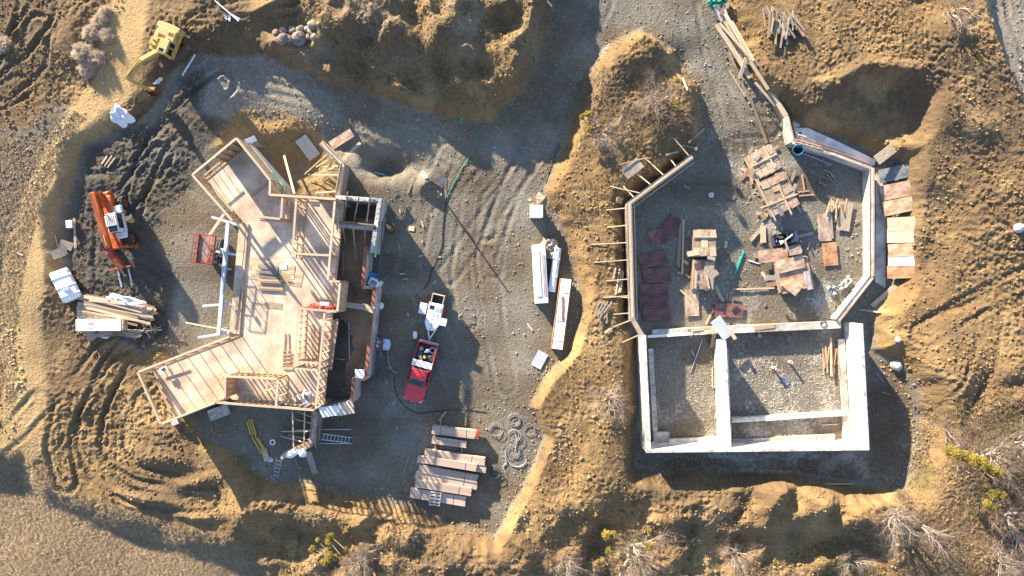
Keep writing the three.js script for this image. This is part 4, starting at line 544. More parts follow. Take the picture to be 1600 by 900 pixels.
// ----- orange telehandler -----
{
  const o = thing('telehandler', 'orange telehandler with white cab and its forks lowered in the mud', 'telehandler'), a = G(166, 303, .9), b = G(184, 392, .9), yaw = yawOf(b.x - a.x, b.z - a.z); settle(o, (a.x + b.x) / 2 + .1, (a.z + b.z) / 2, yaw, 3.0, 2.0);
  o.position.y += .12; // forward is towards the forks; the cab stands on the left-hand side of the machine
  pan(o, 'chassis', plan([[-2.3, -.42], [2.0, -.42], [2.2, -.25], [2.2, .42], [-2.3, .42]], .55, 1.15, .06), M.orange, 0, 0, 0); pan(o, 'engine_cover', rbox(1.3, .5, .6, .1), M.orange, -1.5, 1.3, -.32); pan(o, 'rear_ballast', rbox(.4, .8, .95, .1), M.orange, -2.3, 1.1, 0);
  const cab = pan(o, 'cab', plan([[-.55, -1.12], [.85, -1.12], [1.0, -.95], [1.0, -.28], [-.55, -.28]], .9, 2.3, .08), M.cabWhite, 0, 0, 0); pan(o, 'cab_hood', rbox(.7, .4, .8, .12), M.cabWhite, 1.1, 1.15, -.72); pan(o, 'rear_hood', rbox(.6, .4, .8, .12), M.cabWhite, -.95, 1.2, -.78); pan(o, 'roof_frame', rbox(.85, .05, .85, .02), M.white, .05, 2.34, -.66); for (let i = 0; i < 5; i++) pan(o, 'roof_grille', new THREE.BoxGeometry(.7, .03, .03), M.redDull, .05, 2.38, -.94 + i * .14); pan(o, 'roof_window', rbox(.5, .02, .7, .008), M.glass, .72, 2.315, -.7);
  pan(o, 'side_window', rbox(1.2, .7, .02, .008), M.glass, .1, 1.8, -1.13); pan(o, 'front_window', rbox(.02, .75, .6, .008), M.glass, 1.005, 1.8, -.62);
  for (const s of [-1, 1]) { wheel(o, 1.55, .55, s * 1.02, .58, .44, M.orange, 18); wheel(o, -1.5, .55, s * 1.02, .58, .44, M.orange, 18); }
  const boom = new THREE.Group(); boom.name = 'boom'; o.add(boom); bar('outer_section', new V3(-2.45, 2.25, .3), new V3(2.1, 1.75, .3), .42, .46, M.orange, boom, UNITB); bar('inner_section', new V3(1.9, 1.72, .3), new V3(3.0, 1.3, .3), .36, .36, M.redDull, boom, UNITB); bar('boom_head', new V3(2.9, 1.35, .3), new V3(3.7, .65, .2), .44, .4, M.orange, boom, UNITB); bar('warning_strip', new V3(1.0, 2.13, .28), new V3(1.9, 2.02, .28), .1, .02, M.yellowPaint, boom); bar('pivot_plate', new V3(-2.4, 1.9, -.05), new V3(-1.2, 1.6, -.05), .1, .7, M.orange, boom); bar('lift_cylinder', new V3(-.4, 1.1, .3), new V3(1.0, 1.65, .3), .16, .16, M.chrome, boom);
  const st = new THREE.Group(); st.name = 'stabiliser'; o.add(st); bar('leg', new V3(2.1, .75, -.5), new V3(2.15, .5, -1.2), .24, .24, M.orange, st, UNITB); bar('leg', new V3(2.1, .75, .5), new V3(2.15, .5, 1.25), .24, .24, M.orange, st, UNITB); for (const s of [-1.2, 1.25]) bar('foot', new V3(1.95, .3, s), new V3(2.4, .3, s), .34, .1, M.orange, st);
  const fk = new THREE.Group(); fk.name = 'fork_carriage'; o.add(fk); for (const y of [.35, .75]) bar('crossbar', new V3(3.75, y, -.62), new V3(3.75, y, 1.2), .1, .12, M.orange, fk); for (const z of [-.05, .85]) { bar('fork_shank', new V3(3.82, .8, z), new V3(3.82, .12, z), .14, .06, M.darkSteel, fk); bar('fork', new V3(3.8, .1, z), new V3(5.3, .06, z), .14, .05, M.galv, fk); }
  pan(o, 'beacon', cyl(.07, .16, 10), M.orange, -.4, 2.42, -.5); pan(o, 'mirror', rbox(.05, .2, .16, .03), M.black, 1.0, 1.9, -1.3);
}
// ----- red scissor lift -----
{
  const o = thing('scissor_lift', 'red scissor lift with raised railed platform beside the steel beam', 'scissor lift'), top = P(321, 390, 4.0), yaw = yawOf(-.12, .99); o.position.set(top.x, hAt(top.x, top.z), top.z); o.rotation.y = yaw; const y1 = 2.35;
  pan(o, 'base', rbox(2.1, .4, 1.0, .06), M.darkSteel, 0, .55, 0); for (const x of [-.75, .75]) for (const s of [-1, 1]) wheel(o, x, .3, s * .56, .3, .2, M.orange);
  for (const s of [-.35, .35]) for (let k = 0; k < 3; k++) { const a = .75 + k * .5, b = a + .5; bar('scissor_arm', new V3(-.85, a, s), new V3(.85, b, s), .06, .1, M.darkSteel, o); bar('scissor_arm', new V3(.85, a, s + .05), new V3(-.85, b, s + .05), .06, .1, M.darkSteel, o); }
  pan(o, 'platform', rbox(2.4, .12, 1.35, .02), M.redDull, 0, y1, 0); pan(o, 'platform_floor', rbox(2.2, .02, 1.15, .005), std([.32, .24, .21], .8, { map: wornMap }), 0, y1 + .07, 0);
  for (const y of [.55, 1.05]) { for (const s of [-1, 1]) { bar('rail', new V3(-1.18, y1 + y, s * .66), new V3(1.18, y1 + y, s * .66), .05, .05, M.redDull, o); bar('rail', new V3(s * 1.18, y1 + y, -.66), new V3(s * 1.18, y1 + y, .66), .05, .05, M.redDull, o); } } for (const x of [-1.18, -.4, .4, 1.18]) for (const s of [-1, 1]) bar('rail_post', new V3(x, y1 + .06, s * .66), new V3(x, y1 + 1.05, s * .66), .045, .045, M.redDull, o);
  for (const s of [-1, 1]) pan(o, 'toe_board', rbox(2.36, .16, .03, .01), M.redDull, 0, y1 + .15, s * .655); pan(o, 'control_box', rbox(.3, .22, .2, .03), M.orange, .9, y1 + .8, -.52); pan(o, 'motor_cover', rbox(.7, .34, .4, .06), M.galv, .1, .72, -.62);
}
// ----- white tank on the soil, wheelbarrow, plate compactor -----
{
  const a = G(87, 428, .8), b = G(106, 468, .8), o = thing('water_tank', 'white rounded plastic water tank on the soil', 'tank'), yaw = yawOf(b.x - a.x, b.z - a.z); settle(o, (a.x + b.x) / 2, (a.z + b.z) / 2, yaw, 2, 1.2);
  pan(o, 'tank_body', new RoundedBoxGeometry(2.65, 1.15, 1.45, 4, .22), M.whitePlastic, 0, .66, 0); for (const x of [-.7, .15, .9]) pan(o, 'tank_rib', new RoundedBoxGeometry(.1, 1.2, 1.5, 2, .05), M.whitePlastic, x, .66, 0); pan(o, 'filler_lid', cyl(.24, .1, 20), M.cabWhite, .3, 1.28, .1); pan(o, 'side_seam', rbox(2.5, .06, 1.5, .02), M.pipeGrey, 0, .5, 0); pan(o, 'skid', rbox(2.4, .12, .2, .03), M.darkSteel, 0, .06, .5); pan(o, 'skid', rbox(2.4, .12, .2, .03), M.darkSteel, 0, .06, -.5);
}
{
  const p = G(591, 538, .5), o = thing('wheelbarrow', 'grey wheelbarrow heaped with red scraps and long rods', 'wheelbarrow', [p.x, p.y - .5, p.z], yawOf(0, -1));
  pan(o, 'tray', new THREE.CylinderGeometry(.5, .3, .4, 20, 1, true), std([.3, .36, .36], .5, { side: THREE.DoubleSide }), 0, .55, 0); pan(o, 'tray_floor', cyl(.3, .03, 20), M.pipeGrey, 0, .36, 0); pan(o, 'wheel', new THREE.TorusGeometry(.15, .05, 8, 16), M.rubber, .62, .2, 0); for (const s of [-1, 1]) { bar('handle', new V3(.55, .22, s * .12), new V3(-1.1, .6, s * .3), .04, .04, M.galv, o); bar('leg', new V3(-.35, .45, s * .26), new V3(-.4, .02, s * .28), .03, .03, M.galv, o); }
  const rb = rng(21); for (let i = 0; i < 9; i++) { const m = boxAt('scrap', rr(-.25, .25, rb), .68 + rr(0, .14, rb), rr(-.25, .25, rb), rr(.15, .35, rb), .08, rr(.08, .18, rb), i % 3 ? M.redDull : M.white, o, rr(0, 3, rb), rr(-.4, .4, rb)); } for (const [x, z] of [[.5, -.3], [.6, .05], [.4, .45]]) bar('rod', new V3(0, .6, 0), new V3(x * 1.3, 1.0, z * 1.3), .03, .03, M.galv, o);
}
{
  const p = G(609, 357, .4), o = thing('plate_compactor', 'small orange plate compactor with steel handle beside the scaffold planks', 'compactor', [p.x, p.y - .4, p.z], yawOf(.6, .8));
  pan(o, 'base_plate', plan([[-.4, -.26], [.4, -.26], [.5, -.1], [.5, .1], [.4, .26], [-.4, .26]], 0, .1, .02), M.darkSteel, 0, 0, 0); pan(o, 'engine', rbox(.46, .36, .4, .1), M.orange, .05, .36, 0); pan(o, 'fuel_tank', rbox(.3, .16, .34, .07), M.yellowPaint, -.1, .58, 0); pan(o, 'air_filter', cyl(.1, .16, 12), M.white, -.3, .46, 0); for (const s of [-1, 1]) bar('handle_bar', new V3(.3, .3, s * .16), new V3(.85, .85, s * .16), .035, .035, M.chrome, o); bar('handle_grip', new V3(.85, .85, -.18), new V3(.85, .85, .18), .04, .04, M.black, o);
}
// ---------- stacks, sheets, planks and pipes lying about ----------
const deg = a => a * Math.PI / 180;
// a board or sheet lying on the ground, centred at a photo pixel; ang: direction of its length in the picture (0 right, 90 down)
function lay(name, u, v, L, W, t, ang, mat, label, cat, group, o = {}) {
  const m = solo(name, o.geo ?? UNIT, mat, label, cat, group), p = G(u, v, (o.lift ?? 0) + t), yaw = yawOf(Math.cos(deg(ang)), Math.sin(deg(ang)));
  settle(m, p.x, p.z, yaw, L * .8, Math.max(W * .8, .2)); m.position.y += t / 2 + (o.lift ?? 0) + .03; if (o.flat) m.rotation.set(0, yaw, 0); if (o.roll) m.rotation.x += o.roll; if (o.pitch) m.rotation.z += o.pitch; if (!o.geo) m.scale.set(L, t, W); return m;
}
function layLine(name, u1, v1, u2, v2, W, t, mat, label, cat, group, l1 = 0, l2 = l1) {
  const a = G(u1, v1, t / 2 + .03 + l1), b = G(u2, v2, t / 2 + .03 + l2), mx = (a.x + b.x) / 2, mz = (a.z + b.z) / 2, up = Math.max(0, hAt(mx, mz) + t / 2 + .02 - (a.y + b.y) / 2); a.y += up; b.y += up;
  const m = bar(numbered(name), a, b, W, t, mat); scene.add(m); return tag(m, label, cat, group);
}
// a thin crumpled sheet draped over the ground
function drape(name, u, v, rx, rz, turn, mat, label, cat, amp = .1, lift = .06, seed = 1, edge = .22) {
  const r = rng(seed), c = G(u, v, lift), N = 26, Rr = 11, pos = [], idx = [], uvs = [], ca = Math.cos(deg(turn)), sa = Math.sin(deg(turn));
  for (let k = 0; k <= Rr; k++) for (let i = 0; i < N; i++) {
    const a = i / N * Math.PI * 2, e = 1 + edge * noise(Math.cos(a) * 1.7 + seed * 9, Math.sin(a) * 1.7), q = k / Rr * e, sq = 1 / Math.pow(Math.abs(Math.cos(a)) ** 4 + Math.abs(Math.sin(a)) ** 4, .25), x0 = Math.cos(a) * q * rx * sq, z0 = Math.sin(a) * q * rz * sq, x = x0 * ca - z0 * sa, z = x0 * sa + z0 * ca;
    pos.push(c.x + x, hAt(c.x + x, c.z + z) + lift * (k < Rr ? 1 : .4) + amp * Math.abs(noise(x * 2.3 + seed * 5, z * 2.3)) * 1.6 + amp * .5 * r(), c.z + z); uvs.push(x * .2, z * .2);
  }
  for (let k = 0; k < Rr; k++) for (let i = 0; i < N; i++) { const j = (i + 1) % N, a = k * N + i, b = k * N + j, e = a + N, f = b + N; idx.push(a, b, e, b, f, e); }
  const g = new THREE.BufferGeometry(); g.setAttribute('position', new THREE.Float32BufferAttribute(pos, 3)); g.setAttribute('uv', new THREE.Float32BufferAttribute(uvs, 2)); g.setIndex(idx); g.computeVertexNormals(); return solo(name, g, mat, label, cat);
}
// a bundle of long timbers: a thing whose boards are its parts
function bundle(name, u1, v1, u2, v2, wid, h, nAcross, nUp, mats, label, group, o = {}) {
  const y = o.y, a = y != null ? P(u1, v1, y + h) : G(u1, v1, (o.lift ?? 0) + h), b = y != null ? P(u2, v2, y + h) : G(u2, v2, (o.lift ?? 0) + h), base = y != null ? y : Math.max(a.y, b.y) - h + .05, d = new V3(b.x - a.x, 0, b.z - a.z), L = d.length(), r = rng(Math.round(u1 * 7 + v1)), t = thing(name, label, o.cat ?? 'lumber bundle', [(a.x + b.x) / 2, base, (a.z + b.z) / 2], yawOf(d.x, d.z), group), bw = wid / nAcross, bh = h / nUp;
  if (o.under !== false) for (const x of [-.35, .35]) boxAt('bearer', x * L, .04, 0, .1, .08, wid, oldWood[2], t);
  const y0 = o.under !== false ? .08 : 0;
  for (let j = 0; j < nUp; j++) for (let i = 0; i < nAcross; i++) { const l = L * (1 - (o.ragged ?? .03) * r()), s = (r() - .5) * (L - l); boxAt('board', s, y0 + bh * (j + .5), -wid / 2 + bw * (i + .5), l, bh - .006, bw - .008, mats[Math.floor(r() * mats.length)], t, 0, 0, 0, UNIT); }
  if (o.straps) for (const x of [-.3, .28]) { boxAt('strap', x * L, y0 + h + .006, 0, .03, .012, wid + .02, M.black, t); }
  if (o.caps) boxAt('end_cap', L / 2 + .14, y0 + h / 2, 0, .26, h * .96, wid * .95, M.redDull, t);
  return t;
}
const LOOSE = 'loose planks on the ground';
// --- laminated timber stacks in the lower yard ---
const LG = 'laminated timber bundles in the lower yard', LLs = ['', 'short laminated bundle beside the red-ended bundle', 'laminated bundle at the stack side facing the short bundle', 'longest laminated bundle under the raised one', 'laminated bundle raised on top of two others', 'laminated bundle next below the raised one', 'thin laminated bundle in the middle of the stack', 'tall laminated bundle beside the bundle with hollow blocks', 'wide laminated bundle carrying the hollow blocks'], lvl = [[.56, .43, .37], [.6, .47, .4], [.52, .4, .34], [.63, .51, .44]].map(c => std(c, .7, { map: woodMap }));
let bundleNo = 0; for (const [u1, v1, u2, v2, w, h, lift, o] of [[675, 671, 744, 679, .72, .62, .1, { caps: 1 }], [675, 687, 729, 694, .6, .5, 0, {}], [663, 707, 758, 721, .66, .55, 0, {}], [652, 717, 760, 733, .6, .5, 0, {}], [664, 718, 745, 731, .6, .36, .62, { under: false }], [654, 731, 747, 748, .7, .55, 0, {}], [648, 742, 746, 759, .62, .5, 0, {}], [648, 754, 737, 768, .7, .72, 0, {}], [641, 769, 728, 783, .86, .5, 0, {}]]) bundle('timber_bundle', u1, v1, u2, v2, w, h, 4, 3, lvl, bundleNo++ ? LLs[bundleNo - 1] : 'laminated timber bundle with red wrapped ends in the lower yard', LG, { lift, straps: 1, ...o });
for (const [u1, v1, u2, v2] of [[690, 652, 688, 664], [728, 652, 727, 665], [680, 694, 681, 704], [721, 697, 722, 708]]) layLine('bearer_beam', u1, v1, u2, v2, .14, .14, oldWood[1], 'short timber bearer sticking out from under the laminated stack', 'bearer', 'bearers under the laminated stack');
layLine('offcut_stick', 686, 657, 697, 643, .1, .06, paleWood[0], 'short pale stick beside the laminated timber stack', 'stick');
layLine('long_batten', 639, 711, 631, 741, .08, .06, oldWood[3], 'long thin batten on gravel beside the laminated stack', 'batten');
{ // hollow blocks standing on the bundle
  const p = G(680, 779, .75), t = thing('hollow_block_stack', 'white hollow blocks with rows of holes on a timber bundle', 'blocks', [p.x, p.y - .18, p.z], deg(-8)); for (let i = 0; i < 2; i++) for (let j = 0; j < 4; j++) { const b = new THREE.Group(); b.name = 'block'; b.position.set(-.24 + i * .48, .15, -.44 + j * .29); t.add(b); for (const s of [-1, 1]) { boxAt('web', 0, 0, s * .115, .44, .3, .05, M.concWhite, b); boxAt('web', s * .2, 0, 0, .04, .3, .18, M.concWhite, b); } boxAt('floor', 0, -.12, 0, .36, .05, .18, M.concDark, b); }
}
// --- pipe coils ---
const coilMat = [std([.26, .27, .28], .6), std([.2, .21, .22], .6)];
function coil(u, v, r, turns, mat, label, group, seed) {
  const q = rng(seed), c = G(u, v, .1), pts = [], n = Math.round(turns * 18), R = r * MPP; for (let i = 0; i <= n; i++) { const a = i / 18 * Math.PI * 2 + seed, rad = R * (.86 + .2 * Math.sin(i * .23 + seed) + .03 * q()), x = c.x + Math.cos(a) * rad, z = c.z + Math.sin(a) * rad * .95; pts.push(new V3(x, hAt(x, z) + .06 + i / n * .1 * turns, z)); }
  const e = pts[n].clone(), t2 = pts[n - 2].clone(); pts.push(e.clone().add(e.clone().sub(t2).multiplyScalar(.8)).setY(e.y + .05)); return solo('pipe_coil', tube(pts, .024, n * 2, 5), mat, label, 'pipe coil', group);
}
for (const [u, v, r, n] of [[775, 672, 11.5, 2.2], [804, 655, 10, 2], [828, 671, 9.5, 1.3], [803, 680, 10, 2.4], [803, 704, 10.5, 1.6]]) coil(u, v, r, n, pick(coilMat), 'grey plastic pipe coil on the dark gravel', 'grey pipe coils', u); coil(774, 738, 8, 3.6, M.navy, 'dark blue pipe coil on the dark gravel', undefined, 3);
for (const [q, lab] of [[[[789, 703], [792, 716], [800, 727], [812, 729], [821, 723], [823, 716]], 'curved length of loose grey pipe by the ochre bank'], [[[788, 712], [791, 722], [786, 730], [790, 738]], 'short bent grey pipe beside the blue coil'], [[[806, 676], [807, 690], [805, 704]], 'straight grey pipe lying over the coils']]) solo('loose_pipe', tube(q.map(p => G(p[0], p[1], .09)), .04, 30, 6), M.pipeGrey, lab, 'pipe');
// --- stores along the ridge bank ---
{
  const p = G(838, 330, 1.1), t = thing('white_carton', 'square white carton on a pallet by the ochre bank', 'carton', [p.x, p.y - 1.1, p.z], 0); boxAt('carton', 0, .66, 0, 1.06, 1.0, 1.02, M.white, t, 0, 0, 0, UNITB); boxAt('lid', 0, 1.17, 0, 1.1, .03, 1.06, M.whitePlastic, t); for (const z of [-.42, 0, .42]) boxAt('pallet_runner', 0, .08, z, 1.1, .14, .1, oldWood[1], t); for (const z of [-.15, 0, .15]) boxAt('print_mark', z, 1.187, .05, .05, .004, .3, M.bag, t); boxAt('seal', .4, 1.187, -.4, .08, .004, .08, M.redDull, t);
}
lay('plywood_offcut', 844, 308, .75, .6, .03, 40, formPly[4], 'small square brown board leaning above the white carton', 'board', undefined, { pitch: .1 }); lay('plywood_offcut', 828, 312, .3, .3, .03, 40, paleWood[0], 'tiny pale wood square left of the white carton', 'offcut');
{ const p = G(835, 316, .3), t = thing('brick_heap', 'small heap of pale pink broken bricks behind the white carton', 'bricks', [p.x, p.y - .3, p.z]), r = rng(4); for (let i = 0; i < 14; i++) boxAt('brick', rr(-.45, .45, r), .08 + rr(0, .2, r), rr(-.25, .25, r), .24, .1, .12, i % 3 ? orangePly[2] : M.brick, t, rr(0, 3, r), rr(-.3, .3, r)); }
{ // foam packs and block bundle
  const mk = (u1, v1, u2, v2, w, h, label) => { const a = G(u1, v1, h), b = G(u2, v2, h), d = new V3(b.x - a.x, 0, b.z - a.z), L = d.length(), t = thing('insulation_pack', label, 'insulation pack', [(a.x + b.x) / 2, (a.y + b.y) / 2 - h + .02, (a.z + b.z) / 2], yawOf(d.x, d.z)); return [t, L]; };
  let [t, L] = mk(842, 382, 847, 474, 1.15, 1.0, 'long white insulation pack with a wooden strip on top'); for (let k = 0; k < 4; k++) boxAt('foam_slab', rr(-.05, .05), .13 + k * .23, rr(-.03, .03), L - k * .03, .222, 1.15 - k * .03, M.foam, t, 0, 0, 0, UNITB); for (const x of [-.4, 0, .4]) boxAt('bearer', x * L, .01, 0, .1, .04, 1.1, oldWood[0], t); boxAt('wood_strip', .1, .97, -.3, L * .7, .03, .2, formPly[3], t); boxAt('top_slab', -.1, .985, .22, L * .8, .05, .42, M.white, t, 0, 0, 0, UNITB);
  [t, L] = mk(872, 387, 862, 456, .6, .7, 'narrow white wrapped insulation roll beside the long pack'); const g = cyl(.32, L, 16).rotateZ(Math.PI / 2); const q = g.attributes.position; for (let i = 0; i < q.count; i++) { const n = noise(q.getX(i) * 2, q.getY(i) * 4 + q.getZ(i)); q.setY(i, q.getY(i) * (1 + .2 * n)); q.setZ(i, q.getZ(i) * (1 + .2 * n)); } g.computeVertexNormals(); mesh('wrapped_roll', g, M.whiteSheet, t).position.y = .34; boxAt('tie_band', L * .15, .35, 0, .05, .66, .66, M.cabWhite, t); boxAt('tie_band', -L * .25, .35, 0, .05, .66, .66, M.cabWhite, t);
  [t, L] = mk(885, 436, 871, 546, 1.0, .8, 'long bundle of white printed packs with brown boards strapped along it'); for (let i = 0; i < 6; i++) for (let j = 0; j < 2; j++) { const x = -L / 2 + (i + .5) * L / 6, pk = boxAt('pack', x, .45, -.22 + j * .45, L / 6 - .02, .72, .42, M.white, t, 0, 0, 0, UNITB); boxAt('print_panel', x + rr(-.1, .1), .815, -.22 + j * .45, L / 6 * .55, .006, .16, i % 3 === 1 && j ? M.pipeGrey : M.concDark, t); } boxAt('side_board', 0, .45, .52, L, .7, .06, formPly[0], t); boxAt('side_board', .8, .4, -.5, L * .6, .5, .05, lumber[2], t); boxAt('loose_lath', -.5, .85, 0, 2.0, .04, .14, M.brick, t, .12); for (const x of [-.3, .1, .38]) boxAt('strap', x * L, .822, 0, .03, .01, .9, M.black, t);
}
drape('cardboard_wrap', 858, 388, .95, .75, 50, M.paper, 'torn brown cardboard wrap beside the white packs', 'cardboard', .35, .25, 3, .4);
{ // corrugated sheets: real folds
  const corr = (L, W, n, amp) => { const g = new THREE.PlaneGeometry(L, W, n * 6, 1); g.rotateX(-Math.PI / 2); const q = g.attributes.position; for (let i = 0; i < q.count; i++) q.setY(i, amp * Math.sin((q.getX(i) / L + .5) * n * Math.PI * 2)); g.computeVertexNormals(); return g; };
  const gm = std([.5, .54, .58], .45, { side: THREE.DoubleSide, metalness: .3 });
  const a = lay('corrugated_sheet', 843, 562, 1.5, .9, .06, -62, gm, 'small pale blue-grey corrugated sheet on the yard edge', 'sheet', undefined, { geo: corr(1.45, .95, 12, .02), lift: .05 });
  const b = lay('corrugated_sheet', 481, 231, 2.1, 1.15, .1, 55, std([.5, .48, .42], .7, { side: THREE.DoubleSide }), 'buckled grey corrugated sheet north of the house', 'sheet', undefined, { geo: corr(1.15, 2.0, 3, .09).rotateY(Math.PI / 2), lift: .12 });
}
lay('plank_offcut', 828, 511, .75, .16, .06, 55, paleWood[0], 'short yellow plank alone on the brown yard', 'plank'); layLine('steel_tube', 873, 222, 851, 283, .1, .08, M.darkSteel, 'long dark steel tube along the shaded ridge bank', 'tube', undefined, .06);
// --- yard: sheets, hoses, pole ---
lay('brown_board', 688, 282, 1.02, .98, .03, 33, formPly[4], 'square brown board by the green hose', 'board', undefined, { lift: .1, pitch: -.06 }); drape('white_rag', 663, 274, .42, .18, 55, M.whiteSheet, 'small white rag on the ochre heap', 'rag', .1, .06, 6); layLine('raker_plank', 649, 276, 637, 302, .14, .05, oldWood[0], 'brown plank on the ochre heap beside the square board', 'plank'); lay('offcut', 660, 350, .55, .12, .05, 70, paleWood[0], 'short pale stick on the lit yard', 'stick'); lay('offcut', 643, 357, .5, .42, .03, 10, paleWood[1], 'small pale plywood square on the lit yard', 'offcut'); lay('offcut', 625, 330, .4, .1, .04, 80, paleWood[1], 'short bright batten near the concrete room', 'stick');
solo('green_hose', tube([[862, 10], [845, 60], [830, 108], [800, 160], [765, 192], [752, 200], [738, 238], [722, 262], [708, 288], [699, 308]].map(p => G(p[0], p[1], .05)), .03, 120, 5), M.green, 'thin green hose running down the road into the yard', 'hose'); solo('black_hose', tube([[698, 308], [694, 335], [692, 360], [690, 385], [682, 405], [674, 425], [670, 440], [662, 452]].map(p => G(p[0], p[1], .05)), .035, 90, 5), M.cable, 'thin black hose crossing the lit yard', 'hose'); layLine('teal_pipe', 723, 182, 721, 192, .09, .07, M.teal, 'short teal pipe at the road edge', 'pipe');
{ const p = G(690, 307), t = thing('service_pole', 'thin timber service pole standing where the hoses meet', 'pole', [p.x, p.y, p.z]); bar('shaft', new V3(0, -.1, 0), new V3(0, 2.95, 0), .1, .1, oldWood[1], t); boxAt('socket_box', .08, 1.2, .02, .12, .3, .2, M.cabWhite, t); bar('stay', new V3(0, 1.2, 0), new V3(-.5, 0, .3), .04, .04, oldWood[0], t); }
solo('black_cable', tube([[616, 590], [618, 612], [630, 632], [650, 645], [680, 643], [720, 640], [760, 644]].map(p => G(p[0], p[1], .04)), .03, 70, 5), M.cable, 'black cable on the shaded gravel behind the pickup', 'cable'); solo('grey_hose', tube([[605, 546], [607, 562], [610, 575], [618, 582], [622, 582]].map(p => G(p[0], p[1], .06)), .035, 40, 5), M.pipeGrey, 'short grey hose running from the pale blue bag', 'hose');
{ const p = G(604, 539, .3), g = new THREE.IcosahedronGeometry(.42, 3), q = g.attributes.position; for (let i = 0; i < q.count; i++) { const n = 1 + .3 * noise(q.getX(i) * 4 + 3, q.getY(i) * 4 + q.getZ(i) * 3); q.setXYZ(i, q.getX(i) * n, q.getY(i) * n * .8, q.getZ(i) * n * 1.15); } g.computeVertexNormals(); const m = solo('plastic_bag', g, M.bag, 'crumpled pale blue plastic bag beside the wheelbarrow', 'bag'); m.position.set(p.x, p.y + .02, p.z); const g2 = g.clone().scale(.85, .7, .6), m2 = solo('plastic_bag', g2, M.whiteSheet, 'crumpled white plastic bag against the lower storey wall', 'bag'), p2 = G(594, 478, .3); m2.position.set(p2.x, p2.y, p2.z); const m3 = solo('plastic_bag', g.clone().scale(.5, .5, .7), M.white, 'small white bag behind the pickup tailgate', 'bag'), p3 = G(649, 524, .2); m3.position.set(p3.x, p3.y, p3.z); }
{ const p = G(651, 530, .2), m = solo('black_bucket', cyl(.15, .3, 14, .18), M.navy, 'small dark bucket behind the pickup tailgate', 'bucket'); m.position.set(p.x, p.y - .05, p.z); const b = solo('blue_drum', cyl(.34, .9, 20), M.blue, 'blue drum in the shade of the lower storey', 'drum'), q = G(574, 431, 2.4); b.position.set(P(576, 431, 2.2).x, .5, P(576, 431, 2.2).z); b.scale.y = 1.8; }
{ const p = P(583, 442, 2.0), t = thing('white_crate', 'white plastic crate with blue panel beside the blue drum', 'crate', [p.x, 0, p.z], -.5); boxAt('crate', 0, .95, 0, .85, 1.9, .65, M.white, t, 0, 0, 0, UNITB); boxAt('panel', 0, 1.91, 0, .55, .02, .36, std([.12, .3, .42], .5), t); boxAt('stripe', 0, 1.915, -.15, .55, .02, .1, M.brick, t); }
// scaffold tubes and planks standing along the shaded east wall
for (const [u1, v1, h1, u2, v2, h2] of [[598, 345, 2.2, 592, 440, 2.2], [602, 350, 1.6, 596, 430, 1.6], [596, 425, 2.0, 588, 465, .3], [595, 548, 2.2, 586, 592, .4], [591, 552, 2.1, 583, 596, .4], [597, 560, 1.8, 593, 590, .4], [585, 568, 1.4, 595, 566, 1.4], [603, 335, .4, 594, 352, 1.8]]) { const m = bar(numbered('scaffold_tube'), P(u1, v1, h1), P(u2, v2, h2), .09, .09, M.darkSteel); scene.add(m); tag(m, 'dark scaffold tube against the shaded east wall', 'scaffold tube', 'scaffold tubes along the east wall'); }
// --- north of the house ---
layLine('long_plank', 444, 243, 460, 303, .2, .06, oldWood[3], 'long grey plank sloping from the ochre mound to the house', 'plank', undefined, .1, 2.6); { const m = bar(numbered('panel_board'), P(517, 228, 2.4), P(550, 207, 2.4), .75, .05, formPly[1]); scene.add(m); tag(m, 'wide brown panel board laid across the north formwork', 'board'); const n = bar(numbered('white_plank'), P(536, 249, 2.3), P(563, 223, 1.9), .24, .05, paleWood[2]); scene.add(n); tag(n, 'narrow pale plank laid across the north formwork', 'plank'); }
solo('teal_rope', tube([P(426, 270, 3.0), P(434, 280, 3.0), P(442, 289, 3.0), P(442, 296, 2.9), P(441, 305, 2.8)], .05, 30, 6), M.teal, 'teal cord hanging along the plywood-clad wing', 'cord'); lay('white_board', 392, 219, .9, .5, .05, -25, M.white, 'small white board leaning by the wing corner', 'board', undefined, { lift: .1 }); for (let i = 0; i < 4; i++) lay('batten', 394 + i * 2, 222 + i * 2, 1.0, .06, .05, -10 + i * 5, paleWood[i % 3], 'thin pale batten by the wing corner', 'batten', 'battens by the wing corner', { lift: .06 + i * .05 }); layLine('steel_bar', 585, 269, 601, 273, .06, .05, M.galv, 'short steel bar in the dark hollow', 'bar');
// --- south of the house ---
{ const a = 'yellow formwork beam in the south yard', gr = 'yellow formwork beams'; for (const [u1, v1, u2, v2] of [[385, 658, 392, 680], [388, 656, 396, 680], [392, 655, 400, 681], [393, 683, 409, 708], [398, 682, 413, 706], [402, 684, 417, 708]]) { const p = G(u1, v1, .25), q = G(u2, v2, .25), d = new V3().subVectors(q, p), t = thing('formwork_beam', a, 'beam', [(p.x + q.x) / 2, (p.y + q.y) / 2 - .2, (p.z + q.z) / 2], yawOf(d.x, d.z), gr), L = d.length(); boxAt('top_flange', 0, .18, 0, L, .04, .1, M.yellowPaint, t); boxAt('bottom_flange', 0, .02, 0, L, .04, .1, M.yellowPaint, t); boxAt('web', 0, .1, 0, L, .12, .03, lumber[2], t); } }
lay('white_board', 415, 711, 1.05, .45, .04, 76, paleWood[1], 'white board beside the yellow beams', 'board', undefined, { lift: .15 }); drape('white_cloth', 422, 718, .3, .2, 20, M.whiteSheet, 'crumpled white cloth beside the yellow beams', 'cloth', .1, .05, 9); { const p = G(426, 691, .1), m = solo('pipe_ring', new THREE.TorusGeometry(.2, .07, 8, 20).rotateX(Math.PI / 2), M.white, 'white pipe ring on the shaded ground', 'ring'); m.position.copy(p); }
